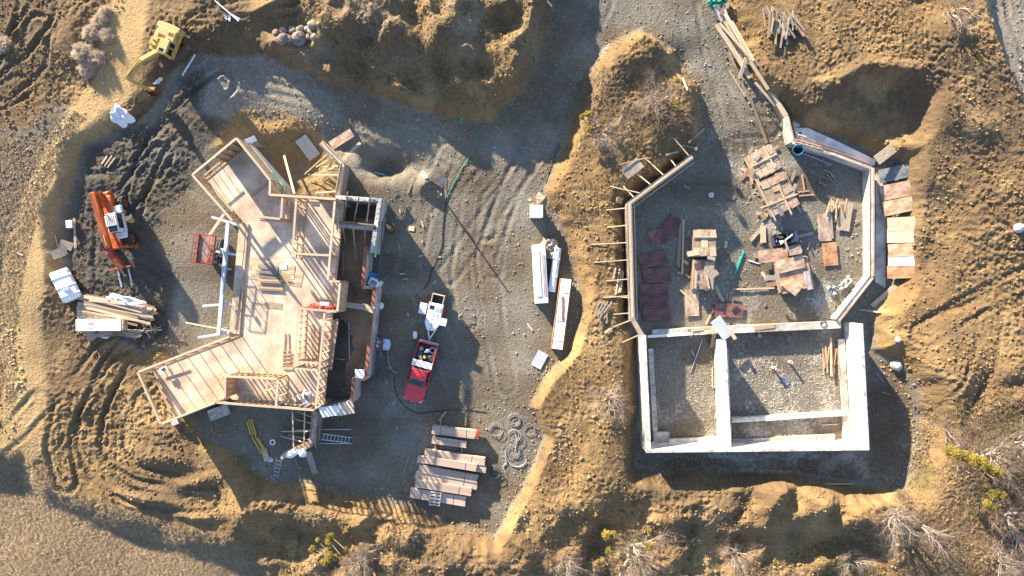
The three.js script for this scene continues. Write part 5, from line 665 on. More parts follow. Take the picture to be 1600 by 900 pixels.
function ladder(u1, v1, h1, u2, v2, h2, w, rungs, label) { const a = h1 == null ? G(u1, v1, .1) : P(u1, v1, h1), b = h2 == null ? G(u2, v2, .1) : P(u2, v2, h2), d = new V3().subVectors(b, a), s = new V3(-d.z, 0, d.x).normalize().multiplyScalar(w / 2), t = open(thing('ladder', label, 'ladder', [a.x, Math.min(a.y, b.y), a.z])); for (const k of [-1, 1]) wbar('stile', a.clone().addScaledVector(s, k), b.clone().addScaledVector(s, k), .05, .09, M.galv, t); for (let i = 0; i < rungs; i++) { const c = a.clone().addScaledVector(d, (i + .5) / rungs); wbar('rung', c.clone().add(s), c.clone().sub(s), .05, .04, M.galv, t); } }
ladder(436, 717, 1.8, 431, 746, null, .42, 5, 'short steel ladder leaning on the scaffold end'); ladder(548, 688, null, 503, 682, 1.6, .5, 8, 'long steel ladder leaning against the south formwork'); layLine('scaffold_pole', 500, 671, 548, 671, .06, .06, M.galv, 'thin steel pole on the dark south yard', 'pole', 'poles beside the long ladder', .3); layLine('scaffold_pole', 498, 693, 551, 693, .06, .06, M.galv, 'thin steel pole on the dark south yard', 'pole', 'poles beside the long ladder', .2);
{ const r = rng(8); for (let i = 0; i < 5; i++) { const m = bar(numbered('scaffold_plank'), P(439 + i * 1.4, 716 - i * 2.2, 2.45 + i * .02), P(484 + i * .8, 697 - i * 2, 2.62 + i * .02), .2, .05, pick(lumber, r)); scene.add(m); tag(m, 'orange plank of the scaffold walkway at the south formwork', 'plank', 'scaffold walkway planks'); } for (const [u, v, sx, sz, lab] of [[457, 708, .75, .42, 'long white sack lying on the scaffold walkway'], [473, 708, .42, .45, 'round white sack lying on the scaffold walkway']]) { const g = new THREE.IcosahedronGeometry(.5, 3), q = g.attributes.position; for (let i = 0; i < q.count; i++) { const n = 1 + .16 * noise(q.getX(i) * 5 + u, q.getZ(i) * 5 + q.getY(i) * 3); q.setXYZ(i, q.getX(i) * n * sx * 1.6, q.getY(i) * n * .7, q.getZ(i) * n * sz * 1.6); } g.computeVertexNormals(); const m = solo('white_sack', g, M.whitePlastic, lab, 'sack'), p = P(u, v, 2.95); m.position.copy(p); m.rotation.y = .5; } for (const [u1, v1, h1, u2, v2] of [[457, 709, 2.4, 458, 712], [484, 697, 2.4, 485, 699]]) { const a = P(u1, v1, h1), m = bar(numbered('scaffold_post'), a.clone().setY(hAt(a.x, a.z) - .05), a, .1, .1, oldWood[1]); scene.add(m); tag(m, 'timber post carrying the scaffold walkway', 'post', 'scaffold posts'); } const m = bar(numbered('ramp_board'), P(481, 706, 2.3), G(493, 741, .05), .55, .05, greyWood[1]); scene.add(m); tag(m, 'mossy grey ramp board sloping down from the scaffold', 'board'); layLine('thin_stake', 460, 717, 472, 739, .05, .05, oldWood[1], 'thin stake leaning below the scaffold', 'stake', undefined, .5, 0); }
{ const p = P(345, 643, .9), m = solo('grey_slab', UNITB, M.concrete, 'flat grey slab in the shade below the south wing', 'slab'); m.scale.set(1.75, .35, .95); m.position.set(p.x, hAt(p.x, p.z) + .2, p.z); m.rotation.y = .35; const q = P(282, 655, 1.3), b = solo('grey_slab', UNITB, M.concrete, 'pale concrete block under the south wing corner', 'block'); b.scale.set(.6, .4, .6); b.position.set(q.x, hAt(q.x, q.z) + .2, q.z); b.rotation.y = .4; }
// --- left: lumber pile, debris ---
bundle('long_plank_bundle', 122, 468, 241, 492, 1.0, .55, 6, 3, paleWood, 'long pale planks heaped in the left lumber pile', undefined, { ragged: .14 }); const wrapped = bundle('wrapped_lumber_pack', 128, 508, 200, 507, .85, .7, 5, 3, paleWood, 'lumber pack under white wrap with red print in the left pile', undefined, { ragged: .02, lift: 0 });
{ const g = wrapped.position, t = thing('white_wrap', 'white printed wrap over the lumber pack', 'wrap', [g.x - .3, g.y + .805, g.z], wrapped.rotation.y); boxAt('wrap_top', 0, 0, 0, 3.7, .03, .95, M.whitePlastic, t); for (const s of [-1, 1]) boxAt('wrap_side', 0, -.3, s * .475, 3.7, .6, .02, M.whitePlastic, t); for (let i = 0; i < 3; i++) boxAt('red_print', -.72 + i * .13, .018, -.1, .09, .006, .16, M.redDull, t); boxAt('red_print', -.62, .018, .3, .36, .006, .08, M.redDull, t); }
{ const r = rng(91), g0 = G(180, 478, .2).y; for (let i = 0; i < 13; i++) { const u = 120 + rr(0, 22, r), v = 462 + i * 2.1 + rr(-2, 2, r), L = rr(70, 108, r), a = rr(.1, .3, r), m = bar(numbered('fanned_plank'), P(u, v, g0 + .62 + i * .012), P(u + L, v + L * a, g0 + .6 + i * .012), rr(.1, .2, r), .05, pick(paleWood.concat(oldWood), r)); scene.add(m); tag(m, 'loose plank fanned over the left lumber pile', 'plank', 'planks fanned over the left lumber pile'); } }
lay('plywood_sheet', 151, 492, 1.9, 1.15, .03, 4, sheathing[0], 'yellow plywood sheet on the left lumber pile', 'sheet', undefined, { lift: .68, flat: 1 }); lay('plywood_sheet', 133, 489, 1.3, 1.2, .03, -5, oldWood[3], 'grey board under the yellow plywood sheet', 'board', undefined, { lift: .6, flat: 1 }); drape('plastic_film', 190, 470, 1.7, .4, 14, M.whiteSheet, 'torn white plastic film over the long planks', 'film', .12, .75, 12, .5); drape('brown_paper', 190, 520, 1.9, .32, 2, M.paper, 'torn brown paper wrap hanging from the lumber pack', 'paper', .2, .35, 14, .55); drape('white_scrap', 160, 524, .45, .25, 20, M.whiteSheet, 'white scrap of wrap below the lumber pack', 'wrap', .06, .2, 15); lay('plywood_scrap', 143, 523, .9, .7, .03, 48, oldWood[3], 'grey triangular board corner below the lumber pack', 'board', undefined, { lift: .25 });
{ const r = rng(31); for (let i = 0; i < 9; i++) { const a = rr(0, 180, r); lay('scrap_stick', 233 + rr(-6, 8, r), 510 + rr(-9, 9, r), rr(.7, 1.5, r), .06, .05, a, pick(paleWood, r), 'thin scrap stick in the heap by the lumber pile', 'stick', 'scrap sticks by the lumber pile', { lift: .05 + i * .05 }); } for (let i = 0; i < 5; i++) bundleStick(i, r); function bundleStick(i, r) { layLine('side_batten', 168, 485 + i * 3, 232 + rr(-6, 6, r), 490 + i * 3.2, .08, .06, pick(oldWood, r), 'thin batten between the two lumber packs', 'batten', 'battens between the lumber packs', .3); } }
layLine('loose_plank', 159, 256, 167, 244, .12, .05, paleWood[0], 'orange plank on the dark mud by the telehandler', 'plank', 'planks on the dark mud', .05); layLine('loose_plank', 163, 260, 175, 243, .1, .05, lumber[1], 'orange plank on the dark mud by the telehandler', 'plank', 'planks on the dark mud', .05); layLine('loose_plank', 168, 262, 180, 246, .1, .05, lumber[0], 'orange plank on the dark mud by the telehandler', 'plank', 'planks on the dark mud', .05);
{ const p = G(108, 350, .5), m = solo('white_box', UNITB, M.white, 'small white box on the bank left of the telehandler', 'box'); m.scale.set(.5, .55, .62); m.position.set(p.x, p.y - .22, p.z); m.rotation.y = .1; } layLine('edge_plank', 116, 341, 118, 387, .2, .06, oldWood[3], 'upright weathered plank on the bank left of the telehandler', 'plank', undefined, .1); for (const [u, v, L, W, a, k] of [[104, 383, 1.0, .7, 20, 0], [92, 396, .95, .75, -30, 1], [100, 390, .8, .25, 70, 2]]) lay('plywood_scrap', u, v, L, W, .03, a, paleWood[k], 'broken pale plywood scrap on the cream bank', 'scrap', 'plywood scraps on the cream bank', { lift: .05 + k * .05 }); layLine('loose_lath', 86, 368, 96, 405, .05, .04, oldWood[0], 'thin brown lath over the plywood scraps', 'lath', undefined, .1); layLine('loose_lath', 26, 395, 36, 399, .12, .06, paleWood[0], 'single short pale stick on the cream track', 'stick'); layLine('tank_stick', 117, 452, 123, 448, .1, .06, paleWood[0], 'short pale stick beside the water tank', 'stick');
for (const [u1, v1, u2, v2, lab] of [[337, 2, 374, 34, 'long white pipe on the brown slope above the house'], [359, 21, 375, 30, 'short white pipe crossing the long white pipe'], [305, 85, 285, 118, 'white pipe standing clear beside the excavator'], [855, 2, 862, 10, 'short white pipe at the top of the road bank'], [1066, 122, 1074, 141, 'white stake on the island mound']]) layLine('white_pipe', u1, v1, u2, v2, .11, .11, M.white, lab, 'pipe');
{ const r = rng(17); for (let i = 0; i < 7; i++) lay('pipe_fitting', 350 + rr(0, 12, r), 24 + rr(0, 9, r), .2, .14, .12, rr(0, 180, r), M.white, 'small white pipe fitting by the white pipes', 'fitting', 'white pipe fittings'); } drape('white_sheet', 190, 182, .82, .72, 40, M.whiteSheet, 'bright white plastic sheet on the dark bank', 'plastic sheet', .3, .08, 22, .3); drape('rag', 248, 127, .4, .12, -40, M.cabWhite, 'pale torn rag beside the excavator track', 'rag', .1, .05, 24, .6);
// --- on the deck ---
const D0 = DECK + .004, dbar = (nm, u1, v1, u2, v2, w, t, lift, mat, label, cat, group) => { const m = bar(numbered(nm), P(u1, v1, D0 + lift + t / 2), P(u2, v2, D0 + lift + t / 2), w, t, mat); scene.add(m); return tag(m, label, cat, group); };
for (const [u1, v1, u2, v2, w, l] of [[390, 411, 440, 419, 1.1, 0], [392, 425, 472, 438, 1.1, .004], [400, 418, 460, 424, 1.0, .025]]) dbar('deck_sheet', u1, v1, u2, v2, w, .02, l, pick(sheathing), 'loose bright plywood sheet on the deck', 'sheet', 'loose plywood sheets on the deck'); { const r = rng(12); for (let i = 0; i < 6; i++) dbar('scaffold_board', 404 + rr(-3, 3, r), 414 + i * 3.6, 436 + rr(-3, 4, r), 417 + i * 3.7, .2, .05, .06 + (i % 2) * .06, pick(greyWood, r), 'weathered grey-green board in the deck pile', 'board', 'grey boards in the deck pile'); for (let i = 0; i < 8; i++) dbar('deck_plank', 404 + rr(-2, 3, r), 437 + (i % 6) * 3, 445 + rr(-4, 4, r), 439 + (i % 6) * 3.1, .14, .1, .01 + (i > 5 ? .11 : 0), pick(i % 2 ? oldWood : lumber, r), 'brown plank in the deck pile', 'plank', 'brown planks in the deck pile'); for (let i = 0; i < 3; i++) dbar('deck_offcut', 438 + i * 4, 426, 450 + i * 3, 440, .1, .05, .06, pick(lumber, r), 'short orange offcut beside the deck pile', 'offcut', 'offcuts beside the deck pile'); }
dbar('deck_sheet', 438, 416, 448, 417, .5, .02, .06, M.white, 'small white sheet beside the deck pile', 'sheet'); dbar('deck_sheet', 455, 433, 459, 434, .2, .02, .03, M.white, 'tiny white paper on the deck', 'paper'); dbar('deck_sheet', 413, 476, 441, 479, .5, .02, 0, oldWood[1], 'brown board lying on the open deck', 'board');
{ const r = rng(41); for (let i = 0; i < 8; i++) { const g = new THREE.IcosahedronGeometry(.22, 2), q = g.attributes.position; for (let k = 0; k < q.count; k++) { const n = 1 + .25 * noise(q.getX(k) * 7 + i, q.getZ(k) * 7); q.setXYZ(k, q.getX(k) * n * 1.3, q.getY(k) * n * .7, q.getZ(k) * n); } g.computeVertexNormals(); const m = solo('red_bag', g, M.redDull, 'red bag in the row against the deck partition', 'bag', 'red bags on the deck'), p = P(486 + i * 5, 478 + rr(-2, 2, r) + i * .4, D0 + .2); m.position.copy(p); m.rotation.y = rr(0, 3, r); } dbar('bag_label', 500, 474, 514, 475, .3, .04, .3, M.bag, 'pale blue packet on the red bags', 'packet'); }
for (const [u1, v1, u2, v2, w, m, lab] of [[374, 453, 367, 512, .16, oldWood[1], 'long plank along the balcony edge of the deck'], [380, 462, 374, 512, .12, lumber[4], 'thin long plank beside the balcony edge plank'], [257, 589, 296, 577, .16, paleWood[0], 'plank on the south wing floor'], [392, 306, 420, 286, .12, lumber[2], 'plank across the mouth of the north wing'], [376, 613, 432, 620, .3, lumber[3], 'broad plank in the south room'], [388, 618, 430, 624, .16, lumber[2], 'narrow plank in the south room'], [398, 623, 451, 627, .06, M.galv, 'steel bar on the south room floor'], [488, 508, 491, 560, .3, lumber[4], 'plank stack in the stair room'], [496, 512, 494, 555, .3, lumber[0], 'orange plank in the stair room'], [344, 590, 352, 607, .5, sheathing[1], 'plywood piece leaning by the south room'], [445, 520, 442, 576, .1, lumber[1], 'thin orange batten on the deck by the stair room'], [450, 520, 452, 572, .1, paleWood[0], 'thin pale batten on the deck by the stair room']]) dbar('deck_board', u1, v1, u2, v2, w, .06, .03, m, lab, 'board');
for (let i = 0; i < 5; i++) dbar('frame_batten', 441, 549 + i * 6, 455, 548 + i * 6, .07, .06, .1, lumber[i % 4], 'short batten in the ladder frame by the stair room', 'batten', 'ladder frame battens');
for (const [u, v, rx, rz, t, m, lab] of [[468, 620, .55, .3, 30, M.paper, 'brown cardboard piece in the corner room'], [466, 621, .3, .22, 40, M.whiteSheet, 'white paper sheet on the cardboard'], [480, 614, .32, .25, -30, M.whiteSheet, 'white plastic film in the corner room'], [476, 628, .45, .2, -50, M.whiteSheet, 'long white paper strip in the corner room']]) { const g = new THREE.PlaneGeometry(rx * 2.2, rz * 2.2, 8, 6).rotateX(-Math.PI / 2), q = g.attributes.position; for (let i = 0; i < q.count; i++) q.setY(i, .12 + .22 * noise(q.getX(i) * 3 + u, q.getZ(i) * 3 + v)); g.computeVertexNormals(); const o = solo('wrapping_sheet', g, m === M.paper ? std([.6, .45, .3], .85, { side: THREE.DoubleSide, map: wornMap }) : m, lab, 'wrapping'), p = P(u, v, D0 + .15); o.position.copy(p).setY(D0 + .06); o.rotation.y = deg(t); }
{ const p = P(256, 577, D0 + .4), t = thing('saw_bench', 'small pale saw bench on the south wing floor', 'saw bench', [p.x, D0, p.z], .45); boxAt('top', 0, .42, 0, .6, .05, .42, M.white, t); for (const x of [-.24, .24]) for (const z of [-.15, .15]) boxAt('leg', x, .2, z, .04, .4, .04, M.galv, t); boxAt('saw', 0, .5, 0, .3, .1, .2, M.darkSteel, t); }
for (const [u1, v1, h1, u2, v2, h2, lab] of [[326, 367, 3.5, 349, 334, 3.3, 'thin pole reaching from the scissor lift to the wing'], [329, 367, 3.5, 351, 335, 3.3, 'second thin pole reaching from the scissor lift to the wing'], [290, 504, 2.2, 360, 517, 3.05, 'long pale plank reaching from the gravel to the deck']]) { const m = bar(numbered('reaching_pole'), P(u1, v1, h1), P(u2, v2, h2), .1, .05, paleWood[1]); scene.add(m); tag(m, lab, 'plank'); }
// ---------- the bay of formwork panels, and what lies round the right-hand pit ----------
function panelPallet(u, v, L, W, ang, h, label) {
  const p = P(u, v, h), t = thing('panel_pallet', label, 'pallet', [p.x, hAt(p.x, p.z), p.z], yawOf(Math.cos(deg(ang)), Math.sin(deg(ang)))), r = rng(Math.round(u + v)), n = Math.round((h - .16) / .075);
  for (const z of [-.38, 0, .38]) boxAt('bearer', 0, .08, z * W, L, .15, .12, pick(oldWood, r), t);
  for (let k = 0; k < n; k++) boxAt('panel_layer', rr(-.05, .05, r), .16 + (k + .5) * (h - .16) / n, rr(-.05, .05, r), L - rr(0, .25, r), .068, W - rr(0, .25, r), pick(k % 3 ? formPly : oldWood, r), t, rr(-.03, .03, r)); return t;
}
function onTop(u, v, L, W, ang, h, mat, label, group, tilt = 0, nm = 'shutter_board') { const m = solo(nm, UNIT, mat, label, nm === 'shutter_board' ? 'panel' : 'plank', group), p = P(u, v, h); m.position.copy(p); m.scale.set(L, nm === 'shutter_board' ? .04 : .06, W); m.rotation.set(tilt, yawOf(Math.cos(deg(ang)), Math.sin(deg(ang))), rr(-.02, .02)); return m; }
{
  const r = rng(55);
  panelPallet(1195, 253, 2.5, 2.4, -27, 1.0, 'pallet of tan formwork panels below the brown beam'); panelPallet(1218, 303, 2.5, 3.2, -25, 1.15, 'pallet of mixed formwork panels beside the lone battens'); panelPallet(1101, 380, 2.0, 2.3, 0, 1.1, 'pallet of small tan panels in the dark half of the bay'); panelPallet(1100, 430, 1.9, 2.6, 2, .8, 'pallet of grey boards below the small tan panels'); panelPallet(1242, 428, 2.9, 2.6, -14, .95, 'pallet of old panels next to the black tool chest');
  // loose panels on the pallets
  const grid = (cu, cv, ang, h, nx, nz, sx, sz, mats, label, group) => { const ca = Math.cos(deg(ang)), sa = Math.sin(deg(ang)); for (let j = 0; j < nz; j++) for (let i = 0; i < nx; i++) { if (r() < .12) continue; const a = (i - (nx - 1) / 2) * sx / MPP, b = (j - (nz - 1) / 2) * sz / MPP; onTop(cu + a * ca - b * sa, cv + a * sa + b * ca, sx * rr(.82, 1.04, r), sz * rr(.82, 1.04, r), ang + rr(-9, 9, r), h + .03 + rr(0, .1, r), pick(mats, r), label, group, rr(-.06, .06, r)); } };
  const bright = [formPly[1], formPly[3], formPly[4], orangePly[1], paleWood[2]], mixed = [formPly[1], formPly[3], formPly[4], greyWood[1], orangePly[2], oldWood[3], std([.42, .42, .46], .6, { map: wornMap })];
  grid(1195, 253, -27, 1.0, 4, 3, .6, .75, [...bright, formPly[0]], 'small tan formwork panel on the pallet below the brown beam', 'panels on the pallet below the brown beam'); grid(1218, 303, -25, 1.15, 3, 5, .8, .62, mixed, 'mixed formwork panel on the pallet beside the lone battens', 'panels on the pallet beside the lone battens');
  grid(1101, 380, 0, 1.1, 3, 3, .66, .75, [paleWood[0], paleWood[2], formPly[3], paleWood[1]], 'small tan panel on the pallet in the dark half of the bay', 'panels on the pallet in the dark half'); grid(1100, 430, 2, .8, 2, 2, .85, 1.2, [oldWood[3], oldWood[1], greyWood[1]], 'grey board on the lower pallet in the dark half of the bay', 'boards on the lower pallet');
  for (const [u1, v1, u2, v2, h] of [[1164, 247, 1212, 345, 1.2], [1171, 262, 1214, 240, 1.15], [1192, 228, 1211, 262, 1.12], [1188, 325, 1246, 303, 1.3], [1217, 292, 1237, 335, 1.3], [1084, 370, 1120, 370, 1.25], [1088, 424, 1086, 450, 1.0], [1172, 255, 1188, 290, 1.14], [1081, 396, 1090, 394, 1.2], [1104, 430, 1108, 450, 1.0]]) { const m = bar(numbered('top_batten'), P(u1, v1, h), P(u2, v2, h), .12, .06, pick(paleWood, r)); scene.add(m); tag(m, 'pale batten laid across a panel pallet', 'batten', 'battens across the panel pallets'); }
  // the third heap: single old panels, chest, boards
  for (const [u, v, L, W, a, h, mt, lab] of [[1208, 399, 2.5, 1.1, -7, .6, orangePly[2], 'long pink stained panel beside the tool chest'], [1235, 413, 2.4, 1.1, -14, 1.1, formPly[3], 'broad tan panel with worn face on the old pallet'], [1244, 444, 2.6, 1.1, -14, 1.02, orangePly[1], 'pale pink panel at the lower end of the old pallet'], [1240, 448, 1.2, 1.1, 38, 1.16, sheathing[1], 'square yellow board laid askew on the old pallet'], [1241, 391, 1.2, .8, -10, .5, greyWood[1], 'green-grey board beside the tool chest'], [1263, 438, .5, 1.6, -14, 1.06, std([.5, .46, .48], .6, { map: wornMap }), 'narrow grey panel at the edge of the old pallet']]) onTop(u, v, L, W, a, h, mt, lab);
  { const p = P(1228, 372, .7), t = thing('tool_chest', 'black open tool chest full of parts', 'tool chest', [p.x, hAt(p.x, p.z), p.z], yawOf(.97, -.2)); boxAt('chest_floor', 0, .08, 0, 2.0, .1, .85, M.black, t); for (const s of [-1, 1]) { boxAt('side', 0, .34, s * .44, 2.06, .62, .05, M.navy, t); boxAt('end', s * 1.01, .34, 0, .05, .62, .84, M.navy, t); } boxAt('inner_lid', .7, .62, 0, .6, .05, .84, M.navy, t); for (let i = 0; i < 16; i++) boxAt('part', rr(-.85, .3, r), .36 + rr(0, .14, r), rr(-.3, .3, r), rr(.1, .26, r), .12, rr(.08, .16, r), pick([M.stone, M.white, M.galv, M.yellowPaint, M.paper], r), t, rr(0, 3, r)); bar('white_bar', new V3(-.6, .72, .42), new V3(.6, .72, -.2), .09, .06, M.white, t); boxAt('handle', 1.06, .5, 0, .04, .05, .3, M.galv, t); }
  for (const [u, v, L, W, a, lab] of [[1043, 357, 2.35, 1.2, -52, 'dark red panel lying askew on another'], [1035, 366, 2.35, 1.15, -18, 'dark red panel half under an askew one'], [1020, 405, 2.4, 1.2, -14, 'dark red panel turned slightly in the row by the wall'], [1026, 430, 2.4, 1.25, -3, 'greyish red panel in the row by the wall'], [1022, 454, 2.4, 1.2, -2, 'deep red panel in the middle of the row by the wall'], [1020, 472, 2.4, 1.2, -2, 'faded red panel in the row by the wall'], [1026, 490, 2.4, 1.25, 1, 'deep red panel at the end of the row by the wall'], [1139, 485, 2.45, 1.2, 2, 'single deep red panel beside the white board']]) lay('red_formwork_panel', u, v, L, W, .035, a, pick(redPly, r), lab, 'panel', undefined, { lift: .04 + r() * .14, flat: 1 });
  lay('plywood_panel_loose', 1081, 473, 2.3, 1.2, .03, 88, formPly[3], 'tan plywood sheet below the grey pallet', 'sheet', undefined, { lift: .08, flat: 1 }); for (const [u1, v1, u2, v2, lab] of [[1065, 333, 1061, 418, 'long pale plank right of the askew red panels'], [1068, 343, 1066, 428, 'long brown plank right of the askew red panels'], [1063, 350, 1058, 416, 'third long plank right of the askew red panels'], [1063, 453, 1085, 474, 'short plank crossing the tan plywood sheet'], [1113, 475, 1128, 464, 'grey plank end near the single red panel'], [1145, 452, 1210, 450, 'very long thin batten across the middle of the bay'], [1070, 428, 1078, 434, 'short grey plank beside the grey pallet'], [1115, 483, 1103, 506, 'brown plank leaning on the cross wall']]) layLine('bay_plank', u1, v1, u2, v2, .14, .07, pick(lab.includes('grey') ? greyWood : oldWood.concat(paleWood), r), lab, 'plank', undefined, .06);
  lay('plywood_offcut', 1079, 366, .6, .5, .03, 30, greyWood[1], 'small grey square left of the tan pallet', 'offcut'); lay('plywood_offcut', 1134, 382, .6, .28, .1, 100, paleWood[0], 'short bright block right of the tan pallet', 'block'); { const m = bar(numbered('bright_plank'), P(1074, 397, 1.25), P(1092, 394, 1.25), .45, .06, paleWood[1]); scene.add(m); tag(m, 'short bright plank sticking out from the tan pallet', 'plank'); } layLine('turquoise_pipe', 1162, 393, 1148, 428, .13, .11, M.teal, 'turquoise pipe on the bay gravel', 'pipe'); { const m = layLine('white_batten', 1170, 407, 1186, 412, .08, .06, M.white, 'thin white batten beside the old panels', 'batten'); }
  // right half of the bay
  lay('formwork_board', 1288, 355, 2.4, 1.15, .05, 87, formPly[4], 'pinkish grey board lying beside the stick heap', 'board', undefined, { lift: .1, flat: 1 }); lay('formwork_board', 1298, 352, 2.3, .3, .06, 86, oldWood[1], 'narrow brown board along the pinkish board', 'board', undefined, { lift: .1, flat: 1 }); lay('formwork_board', 1320, 338, 2.5, 1.1, .05, 99, oldWood[3], 'weathered grey board right of the stick heap', 'board', undefined, { lift: .15, flat: 1 }); lay('formwork_board', 1297, 397, 2.0, 1.25, .05, 84, orangePly[0], 'rust orange panel on the bay gravel', 'panel', undefined, { lift: .08, flat: 1 });
  for (let i = 0; i < 16; i++) { const u = 1294 + rr(0, 30, r), v = 310 + rr(0, 12, r), a = deg(rr(70, 112, r)), L = rr(14, 26, r); layLine('stick', u, v, u + Math.cos(a) * L, v + Math.sin(a) * L, .08, .07, pick(paleWood.concat(lumber), r), 'pale stick in the heap between the boards', 'stick', 'stick heap in the bay', .05 + i * .025); } for (let i = 0; i < 9; i++) { const u = 1276 + rr(0, 36, r), v = 263 + rr(0, 22, r), a = deg(rr(10, 60, r)); layLine('stick', u, v, u + Math.cos(a) * 14, v + Math.sin(a) * 14, .08, .06, pick(oldWood, r), 'brown stick in the shade of the angled wall', 'stick', 'sticks in the shade of the angled wall', .04); } for (let i = 0; i < 5; i++) layLine('bar', 1248 + i * 6, 238 + i * 2, 1272 + i * 7, 246 + i * 3, .06, .05, M.galv, 'grey rod along the foot of the angled wall', 'rod', 'rods along the angled wall', .04);
  for (const [u1, v1, u2, v2] of [[1253, 272, 1257, 297], [1247, 300, 1264, 298], [1249, 306, 1272, 304]]) layLine('lone_batten', u1, v1, u2, v2, .13, .08, lumber[4], 'lone batten right of the mixed panels', 'batten', 'lone battens right of the mixed panels', .03);
  { const p = G(1247, 233, .9), t = thing('blue_barrel', 'open bright blue barrel tipped by the angled wall', 'barrel', [p.x, p.y - .45, p.z]); const b = mesh('barrel_wall', new THREE.CylinderGeometry(.42, .4, .95, 24, 1, true), std([.02, .24, .42], .45, { side: THREE.DoubleSide }), t); b.position.y = .42; b.rotation.set(.3, 0, .35); const f = mesh('barrel_floor', cyl(.39, .03, 20), M.black, t); f.position.set(.12, .1, -.1); f.rotation.set(.3, 0, .35); const q = mesh('rim', new THREE.TorusGeometry(.42, .03, 8, 24).rotateX(Math.PI / 2), M.blue, t); q.rotation.set(.3, 0, .35); q.position.set(-.16, .87, .13); }
  { const p = G(1111, 305, .3), m = solo('white_bucket', new THREE.LatheGeometry([[0, 0], [.17, 0], [.21, .34], [.23, .36], [.2, .36], [.16, .05], [0, .05]].map(q => new THREE.Vector2(...q)), 18), M.white, 'white bucket alone on the dark bay gravel', 'bucket'); m.position.set(p.x, p.y - .3, p.z); } { const p = G(1087, 232, .4), m = solo('white_lamp_post', new THREE.SphereGeometry(.16, 12, 8), M.white, 'small white ball lamp hung off the formwork end', 'lamp'); m.position.copy(p); layLine('steel_bar', 1066, 227, 1086, 232, .03, .03, M.galv, 'thin bar carrying the white ball lamp', 'bar', undefined, .4); } for (const [u1, v1, u2, v2, lab] of [[1075, 223, 1100, 202, 'grey square timber on the shaded mound foot'], [1040, 242, 1060, 237, 'white lath behind the upper formwork']]) layLine('loose_timber', u1, v1, u2, v2, .16, .1, oldWood[3], lab, 'timber', undefined, .05); lay('tarp_board', 988, 263, 1.7, 1.0, .04, -38, oldWood[3], 'pinkish grey board propped on the ridge behind the braces', 'board', undefined, { lift: .3, pitch: .1 }); lay('small_board', 968, 313, 1.0, .55, .04, 8, paleWood[1], 'small pale board at the formwork corner', 'board', undefined, { lift: .15 });
  for (const [u1, v1, u2, v2] of [[962, 418, 958, 436], [968, 420, 962, 460], [971, 422, 966, 458], [974, 424, 969, 456]]) layLine('ridge_plank', u1, v1, u2, v2, .12, .05, paleWood[2], 'pale plank on the ridge behind the long formwork', 'plank', 'planks on the ridge', .08);
  for (let i = 0; i < 4; i++) layLine('frame_timber', 928 + i * 5, 492 - i, 938 + i * 6, 469 + i, .12, .07, greyWood[1], 'grey timber of the broken frame on the ridge', 'timber', 'broken frame timbers', .15); for (let i = 0; i < 12; i++) { const u = 935 + rr(0, 14, r), v = 480 + rr(0, 18, r), a = deg(rr(80, 130, r)); layLine('frame_stick', u, v, u + Math.cos(a) * 16, v + Math.sin(a) * 16, .06, .05, pick(greyWood.concat(oldWood), r), 'grey stick in the broken frame on the ridge', 'stick', 'broken frame sticks', .1 + i * .02); } layLine('short_board', 945, 520, 956, 512, .2, .06, paleWood[1], 'bright short board below the broken frame', 'board', undefined, .1);
  for (const [cu, cv, su, sv] of [[1195, 258, 34, 26], [1220, 305, 34, 36], [1225, 410, 44, 46], [1100, 425, 26, 40]]) for (let i = 0; i < 9; i++) { const u = cu + rr(-su, su, r), v = cv + rr(-sv, sv, r), a = rr(0, 180, r); const inn = Math.abs(u - cu) < su * .7 && Math.abs(v - cv) < sv * .7; onTop(u, v, rr(.6, 1.6, r), rr(.12, .5, r), a, inn ? 1.25 + rr(0, .1, r) : hAt(P(u, v).x, P(u, v).z) + .12, pick(formPly.concat(oldWood, greyWood, paleWood), r), inn ? 'loose weathered board thrown on top of a panel pallet' : 'loose weathered board fallen beside a panel pallet', inn ? 'boards thrown on the panel pallets' : 'boards fallen beside the panel pallets', rr(-.08, .08, r)); }
  // small offcuts everywhere in the bay and round the house
  for (let i = 0; i < 44; i++) lay('small_offcut', 1010 + rr(0, 330, r), 290 + rr(0, 200, r), rr(.2, .7, r), rr(.08, .25, r), .04, rr(0, 180, r), pick(oldWood.concat(paleWood, greyWood), r), 'small wood offcut scattered on the bay gravel', 'offcut', 'offcuts scattered in the bay');
  for (let i = 0; i < 26; i++) lay('small_offcut', 600 + rr(0, 90, r), 300 + rr(0, 420, r), rr(.15, .5, r), rr(.06, .16, r), .04, rr(0, 180, r), pick(oldWood.concat(paleWood), r), 'small wood offcut scattered on the yard beside the house', 'offcut', 'offcuts scattered beside the house');
  // lower rooms
  { const m = bar(numbered('white_board'), P(1118, 499, 1.4), P(1138, 527, 1.0), 1.0, .05, M.white); scene.add(m); tag(m, 'broad white board bridging the cross wall', 'board'); const q = bar(numbered('white_plank'), P(1136, 510, 1.1), P(1149, 530, 1.05), .3, .08, paleWood[1]); scene.add(q); tag(q, 'narrow pale board beside the broad white board', 'board'); const s = bar(numbered('brown_prop'), P(1116, 521, .9), P(1112, 543, .1), .35, .06, oldWood[0]); scene.add(s); tag(s, 'brown board leaning from the cross wall into the bay', 'board'); }
